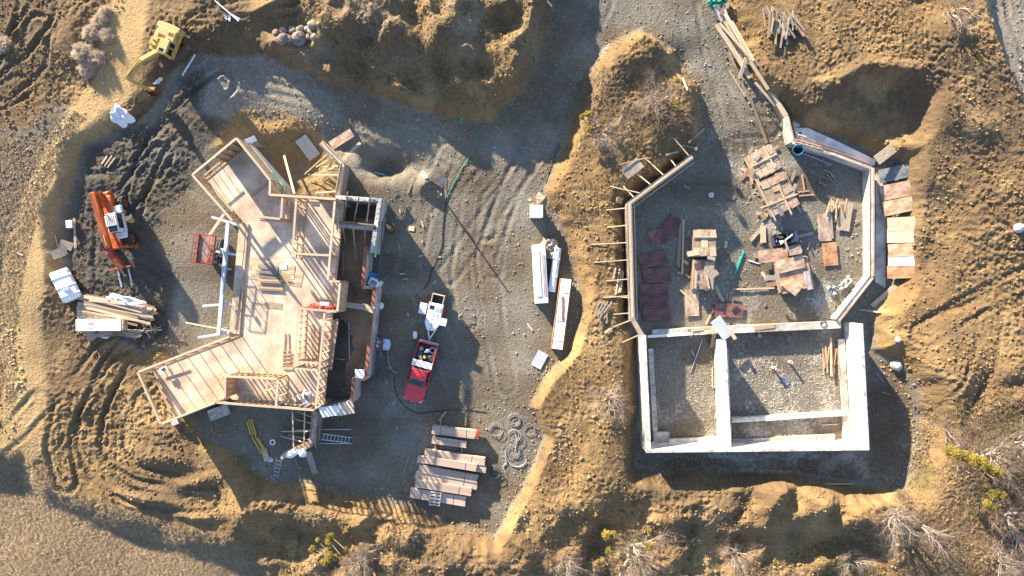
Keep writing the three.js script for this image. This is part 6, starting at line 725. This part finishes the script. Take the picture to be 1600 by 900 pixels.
  layLine('metal_rod', 1097, 531, 1079, 582, .06, .06, M.galv, 'long metal rod in the left gravel room', 'rod'); layLine('metal_rod', 1080, 547, 1085, 557, .06, .05, M.galv, 'short metal rod in the left gravel room', 'rod'); for (const [u1, v1, u2, v2] of [[1118, 542, 1117, 600], [1113, 575, 1113, 605], [1121, 592, 1116, 606], [1124, 620, 1117, 654], [1122, 612, 1119, 640]]) layLine('wall_batten', u1, v1, u2, v2, .09, .07, pick(paleWood, r), 'batten along the dividing wall of the left room', 'batten', 'battens along the dividing wall', .1);
  for (let i = 0; i < 15; i++) { const u = 1284 + rr(0, 26, r), v = 540 + rr(0, 8, r), a = deg(rr(82, 98, r)), L = rr(26, 42, r); layLine('lath', u, v, u + Math.cos(a) * L, v + Math.sin(a) * L, .07, .05, pick(lumber, r), 'orange lath in the heap by the right room wall', 'lath', 'laths by the right room wall', .03 + i * .012); } layLine('lath', 1298, 527, 1299, 588, .16, .07, paleWood[0], 'broad pale lath over the heap by the right room wall', 'lath', undefined, .25); layLine('wet_batten', 1284, 664, 1308, 663, .1, .07, paleWood[0], 'pale batten in the narrow bottom room', 'batten');
  for (const [u, v] of [[1210, 575], [1236, 566]]) { const p = G(u, v, .5), m = solo('pipe_stub', new THREE.LatheGeometry([[.09, 0], [.09, .55], [.13, .55], [.13, .65], [.1, .65], [.1, .3]].map(q => new THREE.Vector2(...q)), 16), M.white, 'white upright pipe stub in the right gravel room', 'pipe stub', 'pipe stubs in the right room'); m.position.set(p.x, p.y - .52, p.z); } { const g = G(1187, 524, .2), m = solo('yellow_helmet', new THREE.SphereGeometry(.17, 14, 10, 0, 6.3, 0, 1.7), M.yellowPaint, 'yellow helmet beside the cross wall', 'helmet'); m.position.set(g.x, g.y - .12, g.z); const t = solo('cable_ring', new THREE.TorusGeometry(.26, .03, 6, 24).rotateX(Math.PI / 2), M.cable, 'black cable ring on the cross wall', 'ring'); t.position.copy(P(1287, 506, .84)); } drape('purple_net', 1226, 594, .45, .35, 20, std([.16, .16, .24], .9, { side: THREE.DoubleSide }), 'crumpled purple net on the right room gravel', 'net', .06, .03, 33, .5); { const p = P(1021, 693, .6), m = solo('white_jug', cyl(.13, .36, 14, .11), M.white, 'white jug in the corner of the left room', 'jug'); m.position.set(p.x, .62, p.z); }
  for (const [u, v, rx, rz, t, s] of [[1300, 455, .55, .3, 70, 51], [1318, 445, .7, .3, -50, 52]]) drape('grey_sack', u, v, rx, rz, t, std([.3, .32, .32], .9, { side: THREE.DoubleSide }), s === 51 ? 'dusty grey sack beside the low slanted wall' : 'dusty grey sheet beside the grey sack', s === 51 ? 'sack' : 'sheet', .22, .1, s, .35);
  // panels leaning on the bank outside the right wall
  for (const [u, v, L, W, a, mt, lab] of [[1394, 272, 2.4, 1.15, -12, std([.2, .22, .26], .5, { map: wornMap }), 'dark blue-grey panel outside the right wall'], [1395, 299, 2.4, 1.3, -11, orangePly[2], 'dull pink panel below the blue-grey one'], [1399, 323, 2.4, 1.25, -12, orangePly[1], 'pale pink panel with dark foot outside the right wall'], [1405, 351, 2.4, 1.2, -2, paleWood[2], 'cream panel leaning above the other bright ones'], [1405, 369, 2.4, 1.2, 0, paleWood[1], 'brightest cream panel outside the right wall'], [1405, 391, 2.3, 1.1, -3, orangePly[1], 'peach panel above the white one'], [1405, 407, 2.3, .95, 0, M.white, 'white panel between the peach and orange panels'], [1405, 425, 2.35, 1.1, -1, orangePly[0], 'orange panel at the low end of the row']]) { const m = lay('shutter_panel_loose', u, v, L, W, .05, a, mt, lab, 'panel', undefined, { lift: .12 }); m.rotation.set(0, m.rotation.y, .22); m.position.y += .12; }
  lay('heavy_board', 1384, 239, 2.3, .85, .08, -38, oldWood[3], 'heavy grey board on the corner of the angled wall', 'board', undefined, { lift: .5, flat: 1 }); layLine('bank_batten', 1344, 484, 1376, 488, .12, .08, paleWood[0], 'pale batten on the shingle outside the slanted wall', 'batten'); layLine('rim_edge_board', 1362, 478, 1400, 446, .4, .08, paleWood[2], 'bright narrow strip of board up the bank', 'board', undefined, .05);
  for (const [u, v, q, lab] of [[1402, 571, .5, 'large grey-white cement lump on the right slope'], [1404, 531, .26, 'small white cement lump on the right slope'], [1594, 356, .42, 'pale lump at the foot of the far road bank']]) { const p = G(u, v, q * .6), m = solo('cement_lump', rock(q, u), std([.6, .61, .64], .9, { map: concMap }), lab, 'cement lump'); m.position.set(p.x, p.y - q * .3, p.z); m.rotation.y = u; }
  for (const [u1, v1, u2, v2] of [[1370, 583, 1381, 597], [1387, 596, 1395, 605], [1378, 613, 1391, 616]]) layLine('thin_rod', u1, v1, u2, v2, .03, .03, M.galv, 'thin rod in the shade right of the tall wall', 'rod', 'rods in the shade of the tall wall'); layLine('long_cane', 1290, 756, 1333, 756, .07, .06, std([.4, .42, .2], .8), 'long pale green cane in the shaded ditch', 'cane');
  // planks heaped along the upper retaining wall
  for (const [u1, v1, u2, v2, w, k, lab] of [[1119, 38, 1172, 122, .36, 0, 'long pale plank at the outer edge of the upper wall heap'], [1126, 48, 1166, 110, .4, 1, 'wide pale plank in the upper wall heap'], [1124, 36, 1184, 104, .2, 2, 'tan plank in the upper wall heap'], [1133, 22, 1174, 94, .3, 1, 'bright plank along the upper wall top'], [1143, 33, 1178, 95, .22, 2, 'second bright plank along the upper wall top'], [1166, 90, 1156, 121, .3, 1, 'bright plank crossing the upper wall heap'], [1139, 82, 1149, 104, .14, 0, 'short pale plank beside the upper wall heap'], [1139, 110, 1164, 151, .18, 4, 'brown plank alone on the right road'], [1180, 129, 1212, 166, .2, 1, 'pale plank along the foot of the upper wall'], [1172, 96, 1200, 140, .3, 2, 'grey-tan plank on the upper wall by the dowels'], [1170, 148, 1198, 224, .22, 5, 'long dark beam lying into the bay']]) layLine('wall_plank', u1, v1, u2, v2, w, .09, k === 5 ? oldWood[2] : k === 4 ? oldWood[1] : paleWood[k], lab, 'plank', undefined, k === 4 || k === 5 ? .03 : .75 + k * .1, k === 4 || k === 5 ? .03 : .5 + k * .1);
  for (const [u, v] of [[1113, 6], [1129, 1]]) { const m = drape('green_cover', u, v, .35, .3, 20, std([.01, .24, .17], .6, { side: THREE.DoubleSide }), u < 1120 ? 'green cover over the upper wall post beside the road' : 'green cover over the upper wall post by the dark bank', 'cover', .3, .7, u, .5); } for (const [u1, v1, u2, v2] of [[1114, 8, 1128, 34], [1130, 4, 1136, 26], [1118, 10, 1124, 22]]) layLine('steel_prop', u1, v1, u2, v2, .16, .12, M.pipeGrey, 'grey steel prop at the top of the upper wall', 'prop', 'steel props at the upper wall', .7);
  // heap of cut branches
  for (let i = 0; i < 46; i++) { const u = 1190 + rr(0, 52, r), v = 8 + rr(0, 22, r) + (u - 1190) * .15, a = deg(rr(35, 105, r)), L = rr(22, 42, r); layLine('cut_branch', u, v, u + Math.cos(a) * L, v + Math.sin(a) * L, rr(.08, .17, r), .1, pick(greyWood.concat(oldWood), r), 'weathered cut branch in the heap above the upper wall', 'branch', 'heap of cut branches', .05 + rr(0, .5, r)); }
}
// ---------- boulders, shrubs, bare trees, loose stones and grass ----------
function rock(r, seed, mat) { const g = new THREE.IcosahedronGeometry(r, 3), q = g.attributes.position; for (let i = 0; i < q.count; i++) { const x = q.getX(i) / r, y = q.getY(i) / r, z = q.getZ(i) / r, n = 1 + .16 * noise(x * 1.3 + seed, y * 1.3 + z * 1.1) + .05 * noise(x * 5, z * 5 + y * 4 + seed); q.setXYZ(i, x * r * n, y * r * n * .78, z * r * n); } g.computeVertexNormals(); return g; }
{
  const tones = [[.3, .24, .18], [.35, .29, .22], [.24, .215, .19], [.42, .39, .36], [.28, .2, .15]].map(c => std(c, .9, { map: concMap }));
  for (const [u, v, r, k, sx, lab] of [[431, 51, .42, 4, .8, 'reddish upright boulder at the end of the stone heap'], [441, 48, .4, 1, 1.1, 'rounded buff boulder beside the reddish one'], [457, 47, .48, 1, 1, 'buff boulder in the middle of the stone heap'], [469, 46, .42, 0, 1.2, 'knobbly brown boulder in the stone heap'], [479, 45, .27, 3, 1.1, 'small white boulder in the stone heap'], [488, 39, .52, 1, 1, 'large smooth boulder set back in the stone heap'], [441, 61, .5, 2, 1.3, 'cracked grey boulder at the front of the stone heap'], [450, 62, .3, 3, 1, 'small pale grey boulder at the front of the stone heap'], [467, 60, .78, 2, 1, 'biggest grey boulder of the stone heap'], [482, 57, .34, 0, 1.2, 'low brown boulder beside the biggest one'], [491, 57, .36, 1, 1.3, 'low buff boulder at the bank edge'], [486, 50, .36, 1, 1.4, 'flat ochre boulder in the stone heap'], [497, 38, .26, 0, 1, 'small brown boulder behind the large smooth one']]) { const p = G(u, v, r * .4), m = solo('boulder', rock(r * .82, u, 0), tones[k], lab, 'boulder', 'stone heap above the road'); m.position.set(p.x, p.y - r * .1, p.z); m.scale.x = sx; m.rotation.y = u; }
}
// tapered branch tubes merged into one part
function limb(out, a, b, ra, rb, n = 5) {
  const d = new V3().subVectors(b, a).normalize(), s = new V3().crossVectors(d, Math.abs(d.y) > .9 ? new V3(1, 0, 0) : new V3(0, 1, 0)).normalize(), t = new V3().crossVectors(s, d), k = out.pos.length / 3;
  for (const [c, r] of [[a, ra], [b, rb]]) for (let i = 0; i < n; i++) { const q = i / n * Math.PI * 2, x = Math.cos(q), y = Math.sin(q); const nx = s.x * x + t.x * y, ny = s.y * x + t.y * y, nz = s.z * x + t.z * y; out.pos.push(c.x + nx * r, c.y + ny * r, c.z + nz * r); out.nor.push(nx, ny, nz); }
  for (let i = 0; i < n; i++) { const j = (i + 1) % n; out.idx.push(k + i, k + n + i, k + j, k + j, k + n + i, k + n + j); }
}
const geoOf = o => { const g = new THREE.BufferGeometry(); g.setAttribute('position', new THREE.Float32BufferAttribute(o.pos, 3)); g.setAttribute('normal', new THREE.Float32BufferAttribute(o.nor, 3)); g.setIndex(o.idx); return g; };
const bark = std([.34, .28, .24], .9), barkPale = std([.33, .275, .235], .9), twig = std([.33, .265, .215], .95), twigPale = std([.25, .195, .15], .95);
const mistleMat = [[.33, .26, .03], [.38, .3, .035], [.27, .22, .03]].map(c => new THREE.MeshPhysicalMaterial({ color: rgb(...c), roughness: .9, transmission: .35, thickness: 0, side: THREE.DoubleSide }));
function leafBall(r, n, seed) { const q = rng(seed), pos = [], nor = []; for (let i = 0; i < n; i++) { const a = q() * 6.283, c = q() * 2 - 1, s = Math.sqrt(1 - c * c), R = r * Math.cbrt(q()) * (.75 + .35 * noise(a * 1.5 + seed, c * 2)), p = new V3(Math.cos(a) * s * R, c * R * .8, Math.sin(a) * s * R), d1 = new V3(q() - .5, q() - .5, q() - .5).normalize().multiplyScalar(.09), d2 = new V3(q() - .5, q() - .5, q() - .5).normalize().multiplyScalar(.045), nn = new V3().crossVectors(d1, d2).normalize(); for (const v of [p.clone().sub(d1), p.clone().add(d2), p.clone().add(d1)]) { pos.push(v.x, v.y, v.z); nor.push(nn.x, nn.y, nn.z); } } const g = new THREE.BufferGeometry(); g.setAttribute('position', new THREE.Float32BufferAttribute(pos, 3)); g.computeVertexNormals(); return g; }
function bareTree(u, v, hgt, spread, lean, seed, label, o = {}) {
  const r = rng(seed), p = G(u, v), t = thing('bare_tree', label, 'tree', [p.x, p.y - .05, p.z]), big = { pos: [], nor: [], idx: [] }, small = { pos: [], nor: [], idx: [] }, tips = [];
  const grow = (a, dir, len, rad, lev) => {
    let c = a.clone(), d = dir.clone(), seg = lev < 2 ? 4 : 3, rr0 = rad; const L = len / seg;
    for (let i = 0; i < seg; i++) {
      d.add(new V3(r() - .5, (r() - .5) * .6, r() - .5).multiplyScalar(.75)).normalize(); if (c.y < .25 && d.y < .1) d.y = .15 + r() * .2; const e = c.clone().addScaledVector(d, L), r1 = rr0 * .78; limb(lev < 2 ? big : small, c, e, rr0, r1, lev < 2 ? 6 : 3); c = e; rr0 = r1;
      if (lev < (o.depth ?? 4) && (i > 0 || lev === 0)) { const k = lev === 0 ? 2 : r() < .85 ? 2 : 1; for (let j = 0; j < k; j++) { const nd = d.clone().add(new V3(r() - .5, (r() - .35) * .7, r() - .5).multiplyScalar(2.0)).normalize(); grow(c, nd, len * (.5 + .25 * r()), rr0 * .62, lev + 1); } }
    }
    if (lev >= 1) tips.push(c.clone());
  };
  const stems = o.stems ?? 3; for (let s = 0; s < stems; s++) { const a = s / stems * 6.283 + r(), d = new V3(Math.cos(a) * spread + lean[0], hgt, Math.sin(a) * spread + lean[1]); grow(new V3(Math.cos(a) * .15, 0, Math.sin(a) * .15), d.clone().normalize(), d.length() * .6, o.rad ?? .16, 0); }
  mesh('trunk', geoOf(big), o.pale ? barkPale : bark, t); mesh('crown', geoOf(small), o.pale ? twigPale : twig, t);
  for (const [du, dv, dh, rad] of o.mistle ?? []) { const q = P(u + du, v + dv, p.y + dh), m = mesh('mistletoe', leafBall(rad, Math.round(2600 * rad), seed + du), mistleMat[Math.abs(du) % 3], t); m.position.set(q.x - p.x, dh, q.z - p.z); let best = null, bd = 1e9; for (const w of tips) { const dd = w.distanceTo(m.position); if (dd < bd) { bd = dd; best = w; } } const tw = { pos: [], nor: [], idx: [] }; if (best) { limb(tw, best, m.position.clone(), .03, .02, 4); mesh('branch', geoOf(tw), twig, t); } }
  return t;
}
bareTree(988, 856, 3.4, 2.4, [0, 0], 4, 'broad bare tree with yellow mistletoe below the foundation ditch', { stems: 6, pale: 1, mistle: [[-40, -20, 2.6, .5], [-30, -20, 2.4, .45], [-35, 5, 2.2, .45], [-14, 15, 1.8, .42], [27, -2, 2.6, .5], [27, -26, 2.4, .28], [20, 25, 1.8, .3], [-46, 20, 1.6, .22]] });
bareTree(566, 868, 2.2, 1.8, [0, 0], 11, 'bare tree with mistletoe on the dark slope below the lumber yard', { stems: 5, pale: 1, mistle: [[-52, -22, 1.4, .4], [-58, 10, 1.4, .4], [-52, 0, 1.6, .4], [-78, -10, 1.2, .35], [-50, -30, 1.5, .35], [-26, -10, 1.2, .25], [-70, -24, 1.1, .22], [-40, 0, 1.2, .3]] });
bareTree(1526, 716, 3.0, 2.0, [.6, -.3], 23, 'pale forked tree with a long bank of yellow-green mistletoe', { stems: 4, pale: 1, rad: .15, mistle: [[-42, -12, 2.2, .5], [-30, -6, 2.6, .6], [-18, -4, 2.6, .5], [-4, 2, 2.8, .6], [10, 8, 2.8, .65], [22, 18, 2.6, .6], [34, 22, 2.4, .5]] });
bareTree(1574, 806, 3.0, 2.2, [0, 0], 31, 'grey forked tree with round mistletoe near the shaded gully', { stems: 4, pale: 1, mistle: [[-20, -36, 2.6, .6], [-8, -32, 2.6, .5], [-30, -18, 2.2, .5], [-22, -12, 2.2, .4]] });
bareTree(1442, 822, 1.4, 1.2, [1.8, 1.8], 37, 'pale leaning tree sprawled on the dry grass', { stems: 3, pale: 1, rad: .1 }); bareTree(1400, 806, 1.6, 1.8, [-.3, .3], 43, 'low twiggy shrub tree beside the bottom mounds', { stems: 6, depth: 4, rad: .08 }); bareTree(1590, 690, 2.6, 2.0, [-.6, -.5], 47, 'bare tree with arching white limbs on the right slope', { stems: 3, pale: 1, rad: .13 }); bareTree(950, 622, 1.5, 1.9, [.2, .3], 53, 'low tangled bare bush on the ridge beside the white wall', { stems: 7, rad: .07 }); bareTree(1024, 158, 1.4, 1.9, [0, 0], 59, 'grey tangled bush in the hollow of the island mound', { stems: 8, rad: .06, mistle: [[33, 2, 1.2, .28], [35, -32, 1.0, .28], [-60, 40, .6, .2]] }); bareTree(940, 208, 1.3, 1.7, [.2, .2], 61, 'twiggy bush with yellow mistletoe on the island mound', { stems: 7, rad: .06, mistle: [[-22, -30, 1.0, .35], [-30, -26, .9, .3], [-18, -6, 1.0, .35], [4, -22, .9, .3], [-24, 4, .8, .25]] }); bareTree(1488, 22, 2.4, 1.6, [-.4, .4], 67, 'pale bare tree on the upper right slope', { stems: 3, pale: 1, rad: .14 }); bareTree(1150, 866, 1.3, 1.6, [0, 0], 71, 'grey bush in the shaded bottom hollow', { stems: 6, rad: .06 }); bareTree(1480, 668, 1.5, 1.8, [.2, .2], 73, 'thin pale bush at the top of the dry slope', { stems: 6, rad: .06, pale: 1 }); bareTree(1330, 878, 1.2, 1.4, [0, 0], 79, 'small bare bush on the greenish bottom slope', { stems: 5, rad: .05 }); bareTree(1560, 870, 1.6, 1.8, [0, 0], 83, 'bare bush in the bottom corner gully', { stems: 6, rad: .06 }); bareTree(885, 880, 1.2, 1.4, [0, 0], 87, 'dark twiggy bush at the foot of the ochre slope', { stems: 5, rad: .05 });
// pale dry shrubs on the upper left slope
function dryShrub(u, v, r, h, seed, label) {
  const q = rng(seed), p = G(u, v), t = thing('dry_shrub', label, 'shrub', [p.x, p.y - .05, p.z]), st = { pos: [], nor: [], idx: [] }, tw = { pos: [], nor: [], idx: [] }, n = Math.round(900 * r * r) + 300;
  for (let i = 0; i < 14; i++) { const a = q() * 6.28; limb(st, new V3(0, 0, 0), new V3(Math.cos(a) * r * .5, h * .5, Math.sin(a) * r * .5), .05, .02, 4); }
  for (let i = 0; i < n; i++) { const a = q() * 6.28, e = Math.acos(q() * .95), R = r * (.72 + .3 * noise(Math.cos(a) * 2 + seed, Math.sin(a) * 2 + e)) * (.7 + .3 * q()), d = new V3(Math.sin(e) * Math.cos(a), Math.cos(e) * h / r, Math.sin(e) * Math.sin(a)), b = d.clone().multiplyScalar(R), a0 = d.clone().multiplyScalar(R * (.35 + .3 * q())).add(new V3(q() - .5, (q() - .5) * .5, q() - .5).multiplyScalar(.25)); b.add(new V3(q() - .5, q() - .5, q() - .5).multiplyScalar(.3)); limb(tw, a0, b, .018, .01, 3); for (let k = 0; k < 2; k++) { const c = a0.clone().lerp(b, .5 + .4 * q()), f = c.clone().add(new V3(q() - .5, q() - .2, q() - .5).multiplyScalar(.35)); limb(tw, c, f, .01, .006, 3); } }
  mesh('stem', geoOf(st), bark, t); mesh('crown', geoOf(tw), std([.66, .56, .44], .95), t);
}
for (const [u, v, r, h, s, l] of [[158, 36, 1.0, .9, 1, 'pale dry shrub at the upper end of the thicket'], [146, 52, 1.1, 1.0, 2, 'tall pale dry shrub in the middle of the thicket'], [168, 58, .9, .9, 3, 'dry shrub on the track side of the thicket'], [132, 84, 1.2, 1.1, 4, 'widest pale dry shrub of the thicket'], [152, 92, 1.1, 1.0, 5, 'twiggy shrub at the track side bottom of the thicket'], [138, 108, 1.0, .9, 6, 'lowest shrub of the pale thicket'], [8, 72, 1.1, .9, 7, 'dry shrub alone among the wheel ruts'], [166, 20, .7, .7, 8, 'small dry shrub at the tip of the thicket']]) dryShrub(u, v, r, h, s, l);
// countless small matter
function scatter(name, label, category, geo, mat, n, seed, place) {
  const r = rng(seed), im = new THREE.InstancedMesh(geo, mat, n), m = new THREE.Matrix4(), q = new THREE.Quaternion(), e = new THREE.Euler(), c = new THREE.Color(), o = [0, 0, 0]; let k = 0, tries = 0;
  while (k < n && tries++ < n * 14) { const u = rr(-40, 1640, r), v = rr(-30, 930, r), s = place(u, v, r); if (!s) continue; const p = G(u, v); if (s.col === undefined) land(p.x, p.z, o); e.set(r() * s.tilt, r() * 6.28, r() * s.tilt); q.setFromEuler(e); m.compose(new V3(p.x, p.y + s.y, p.z), q, new V3(s.s * (.7 + .6 * r()), s.s * (.6 + .5 * r()), s.s * (.7 + .6 * r()))); im.setMatrixAt(k, m); const f = s.f * (.75 + .5 * r()); s.col ? c.setRGB(s.col[0] * f, s.col[1] * f, s.col[2] * f) : c.setRGB(o[0] * f, o[1] * f, o[2] * f); im.setColorAt(k, c); k++; }
  im.count = k; im.name = name; im.userData.kind = 'stuff'; tag(im, label, category); shade(im); scene.add(im);
}
const CLOD = (() => { const g = new THREE.IcosahedronGeometry(1, 1), q = g.attributes.position; for (let i = 0; i < q.count; i++) { const n = 1 + .35 * noise(q.getX(i) * 1.7 + 3, q.getY(i) * 1.7 + q.getZ(i)); q.setXYZ(i, q.getX(i) * n, q.getY(i) * n, q.getZ(i) * n); } g.computeVertexNormals(); return g; })();
const matV = new THREE.MeshStandardMaterial({ color: 0xffffff, roughness: .95 });
const inBuild = (u, v) => (u > 290 && u < 600 && v > 210 && v < 660) || (u > 985 && u < 1375 && v > 480 && v < 715);
scatter('soil_clods', 'loose clods and stones on the bare soil', 'clods', CLOD, matV, 42000, 5, (u, v, r) => { if (sdTrk(u, v) < 34 || sdYard(u, v) < 3 || sdField(u, v) < 0 || inBuild(u, v)) return null; const patch = noise(u * .012, v * .012) + .5 * noise(u * .04 + 9, v * .04); if (patch < -.15 && r() < .85) return null; const b = Math.pow(r(), 7); return { s: .022 + .12 * b, y: .004, tilt: 3, f: .95 }; });
scatter('gravel_stones', 'scattered stones on the driven gravel', 'gravel', CLOD, matV, 9000, 6, (u, v, r) => { if (sdYard(u, v) > -2 || inBuild(u, v)) return null; return { s: .02 + .07 * Math.pow(r(), 5), y: .005, tilt: 3, f: 1.35 }; });
scatter('room_gravel', 'crushed stone on the foundation floor', 'gravel', CLOD, matV, 14000, 16, (u, v, r) => { if (u < 1020 || u > 1312 || v < 525 || v > 690) return null; return { s: .02 + .035 * Math.pow(r(), 3), y: .006, tilt: 3, f: 1.5 }; });
const TUFT = (() => { const o = { pos: [], nor: [], idx: [] }, q = rng(3); for (let i = 0; i < 7; i++) { const a = q() * 6.28, l = .6 + .5 * q(); limb(o, new V3((q() - .5) * .3, -.1, (q() - .5) * .3), new V3(Math.cos(a) * l * .8, l * .55, Math.sin(a) * l * .8), .06, .015, 3); } return geoOf(o); })();
scatter('dry_grass', 'short dry grass over the lower left field', 'grass', TUFT, matV, 30000, 7, (u, v, r) => { const d = sdField(u, v); if (sdTrk(u, v) < 36) return null; if (d > -4 && !(sdLF(u, v) < -6 && r() < .8)) return null; return { s: .09 + .13 * r(), y: .01, tilt: .4, f: 1.1, col: [.38, .295, .195] }; });
scatter('dead_grass', 'dead grass and twigs on the lower right slope', 'grass', TUFT, matV, 16000, 8, (u, v, r) => { if (sdVeg(u, v) > 10 || sdYard(u, v) < 2) return null; const g = noise(u * .018 + 4, v * .018) > .12 && r() < .7; return { s: .1 + .2 * r() * r(), y: .01, tilt: .5, f: 1, col: g ? [.17, .16, .045] : [.27, .19, .115] }; });
scatter('ridge_grass', 'sparse dead grass on the ridge and island', 'grass', TUFT, matV, 7000, 9, (u, v, r) => { if (u < 840 || u > 1100 || sdYard(u, v) < 6 || sdPit(u, v) < 4 || noise(u * .02, v * .02 + 8) < 0) return null; return { s: .08 + .14 * r(), y: .01, tilt: .5, f: 1, col: [.25, .185, .1] }; });
scatter('mound_grass', 'dry grass over the mounds above the road', 'grass', TUFT, matV, 12000, 19, (u, v, r) => { if (u < 480 || u > 870 || v > 150 || sdYard(u, v) < 8 || noise(u * .016 + 2, v * .016) < -.12) return null; return { s: .1 + .16 * r(), y: .01, tilt: .5, f: 1, col: r() < .8 ? [.34, .265, .16] : [.22, .19, .08] }; });
scatter('brush', 'low brown brush over the lower slopes', 'brush', TUFT, matV, 5200, 20, (u, v, r) => { const a = sdVeg(u, v) < 6 && noise(u * .014 + 7, v * .014) > -.1, b = v > 800 && u > 460 && u < 1200 && sdYard(u, v) > 30 && noise(u * .012, v * .02 + 3) > .1, c = u > 905 && u < 1085 && v > 110 && v < 230 && sdYard(u, v) > 14 && noise(u * .02 + 5, v * .02) > .05; if (!a && !b && !c) return null; return { s: .2 + .3 * r() * r(), y: .02, tilt: .7, f: 1, col: r() < .75 ? [.23, .165, .115] : [.34, .27, .2] }; });
scatter('spilled_soil', 'soil crumbs spilled from the banks onto the gravel', 'soil', CLOD, matV, 9000, 21, (u, v, r) => { const d = sdYard(u, v); if (d > 4 || d < -16 || sdTrk(u, v) < 40 || r() < -d / 18 || inBuild(u, v)) return null; return { s: .025 + .09 * Math.pow(r(), 4), y: .005, tilt: 3, f: 1, col: r() < .6 ? [.3, .2, .09] : [.2, .13, .06] }; });
scatter('straw', 'trampled straw beside the pickup', 'straw', TUFT, matV, 900, 10, (u, v, r) => { u; const a = Math.hypot((u - 683) / 16, (v - 612) / 20), b = Math.hypot((u - 690) / 7, (v - 552) / 26); return Math.min(a, b) > 1 ? null : { s: .1 + .1 * r(), y: .01, tilt: .6, f: 1, col: [.36, .26, .12] }; });
scatter('autumn_litter', 'brown leaves and chips beside the slanted wall', 'litter', CLOD, matV, 700, 12, (u, v, r) => { const a = Math.hypot((u - 1335) / 16, (v - 390) / 26), b = Math.hypot((u - 1362) / 20, (v - 478) / 16); return Math.min(a, b) > 1 ? null : { s: .05 + .06 * r(), y: .02, tilt: 3, f: 1, col: r() < .5 ? [.3, .17, .1] : [.42, .28, .2] }; });
renderer.render(scene, camera);
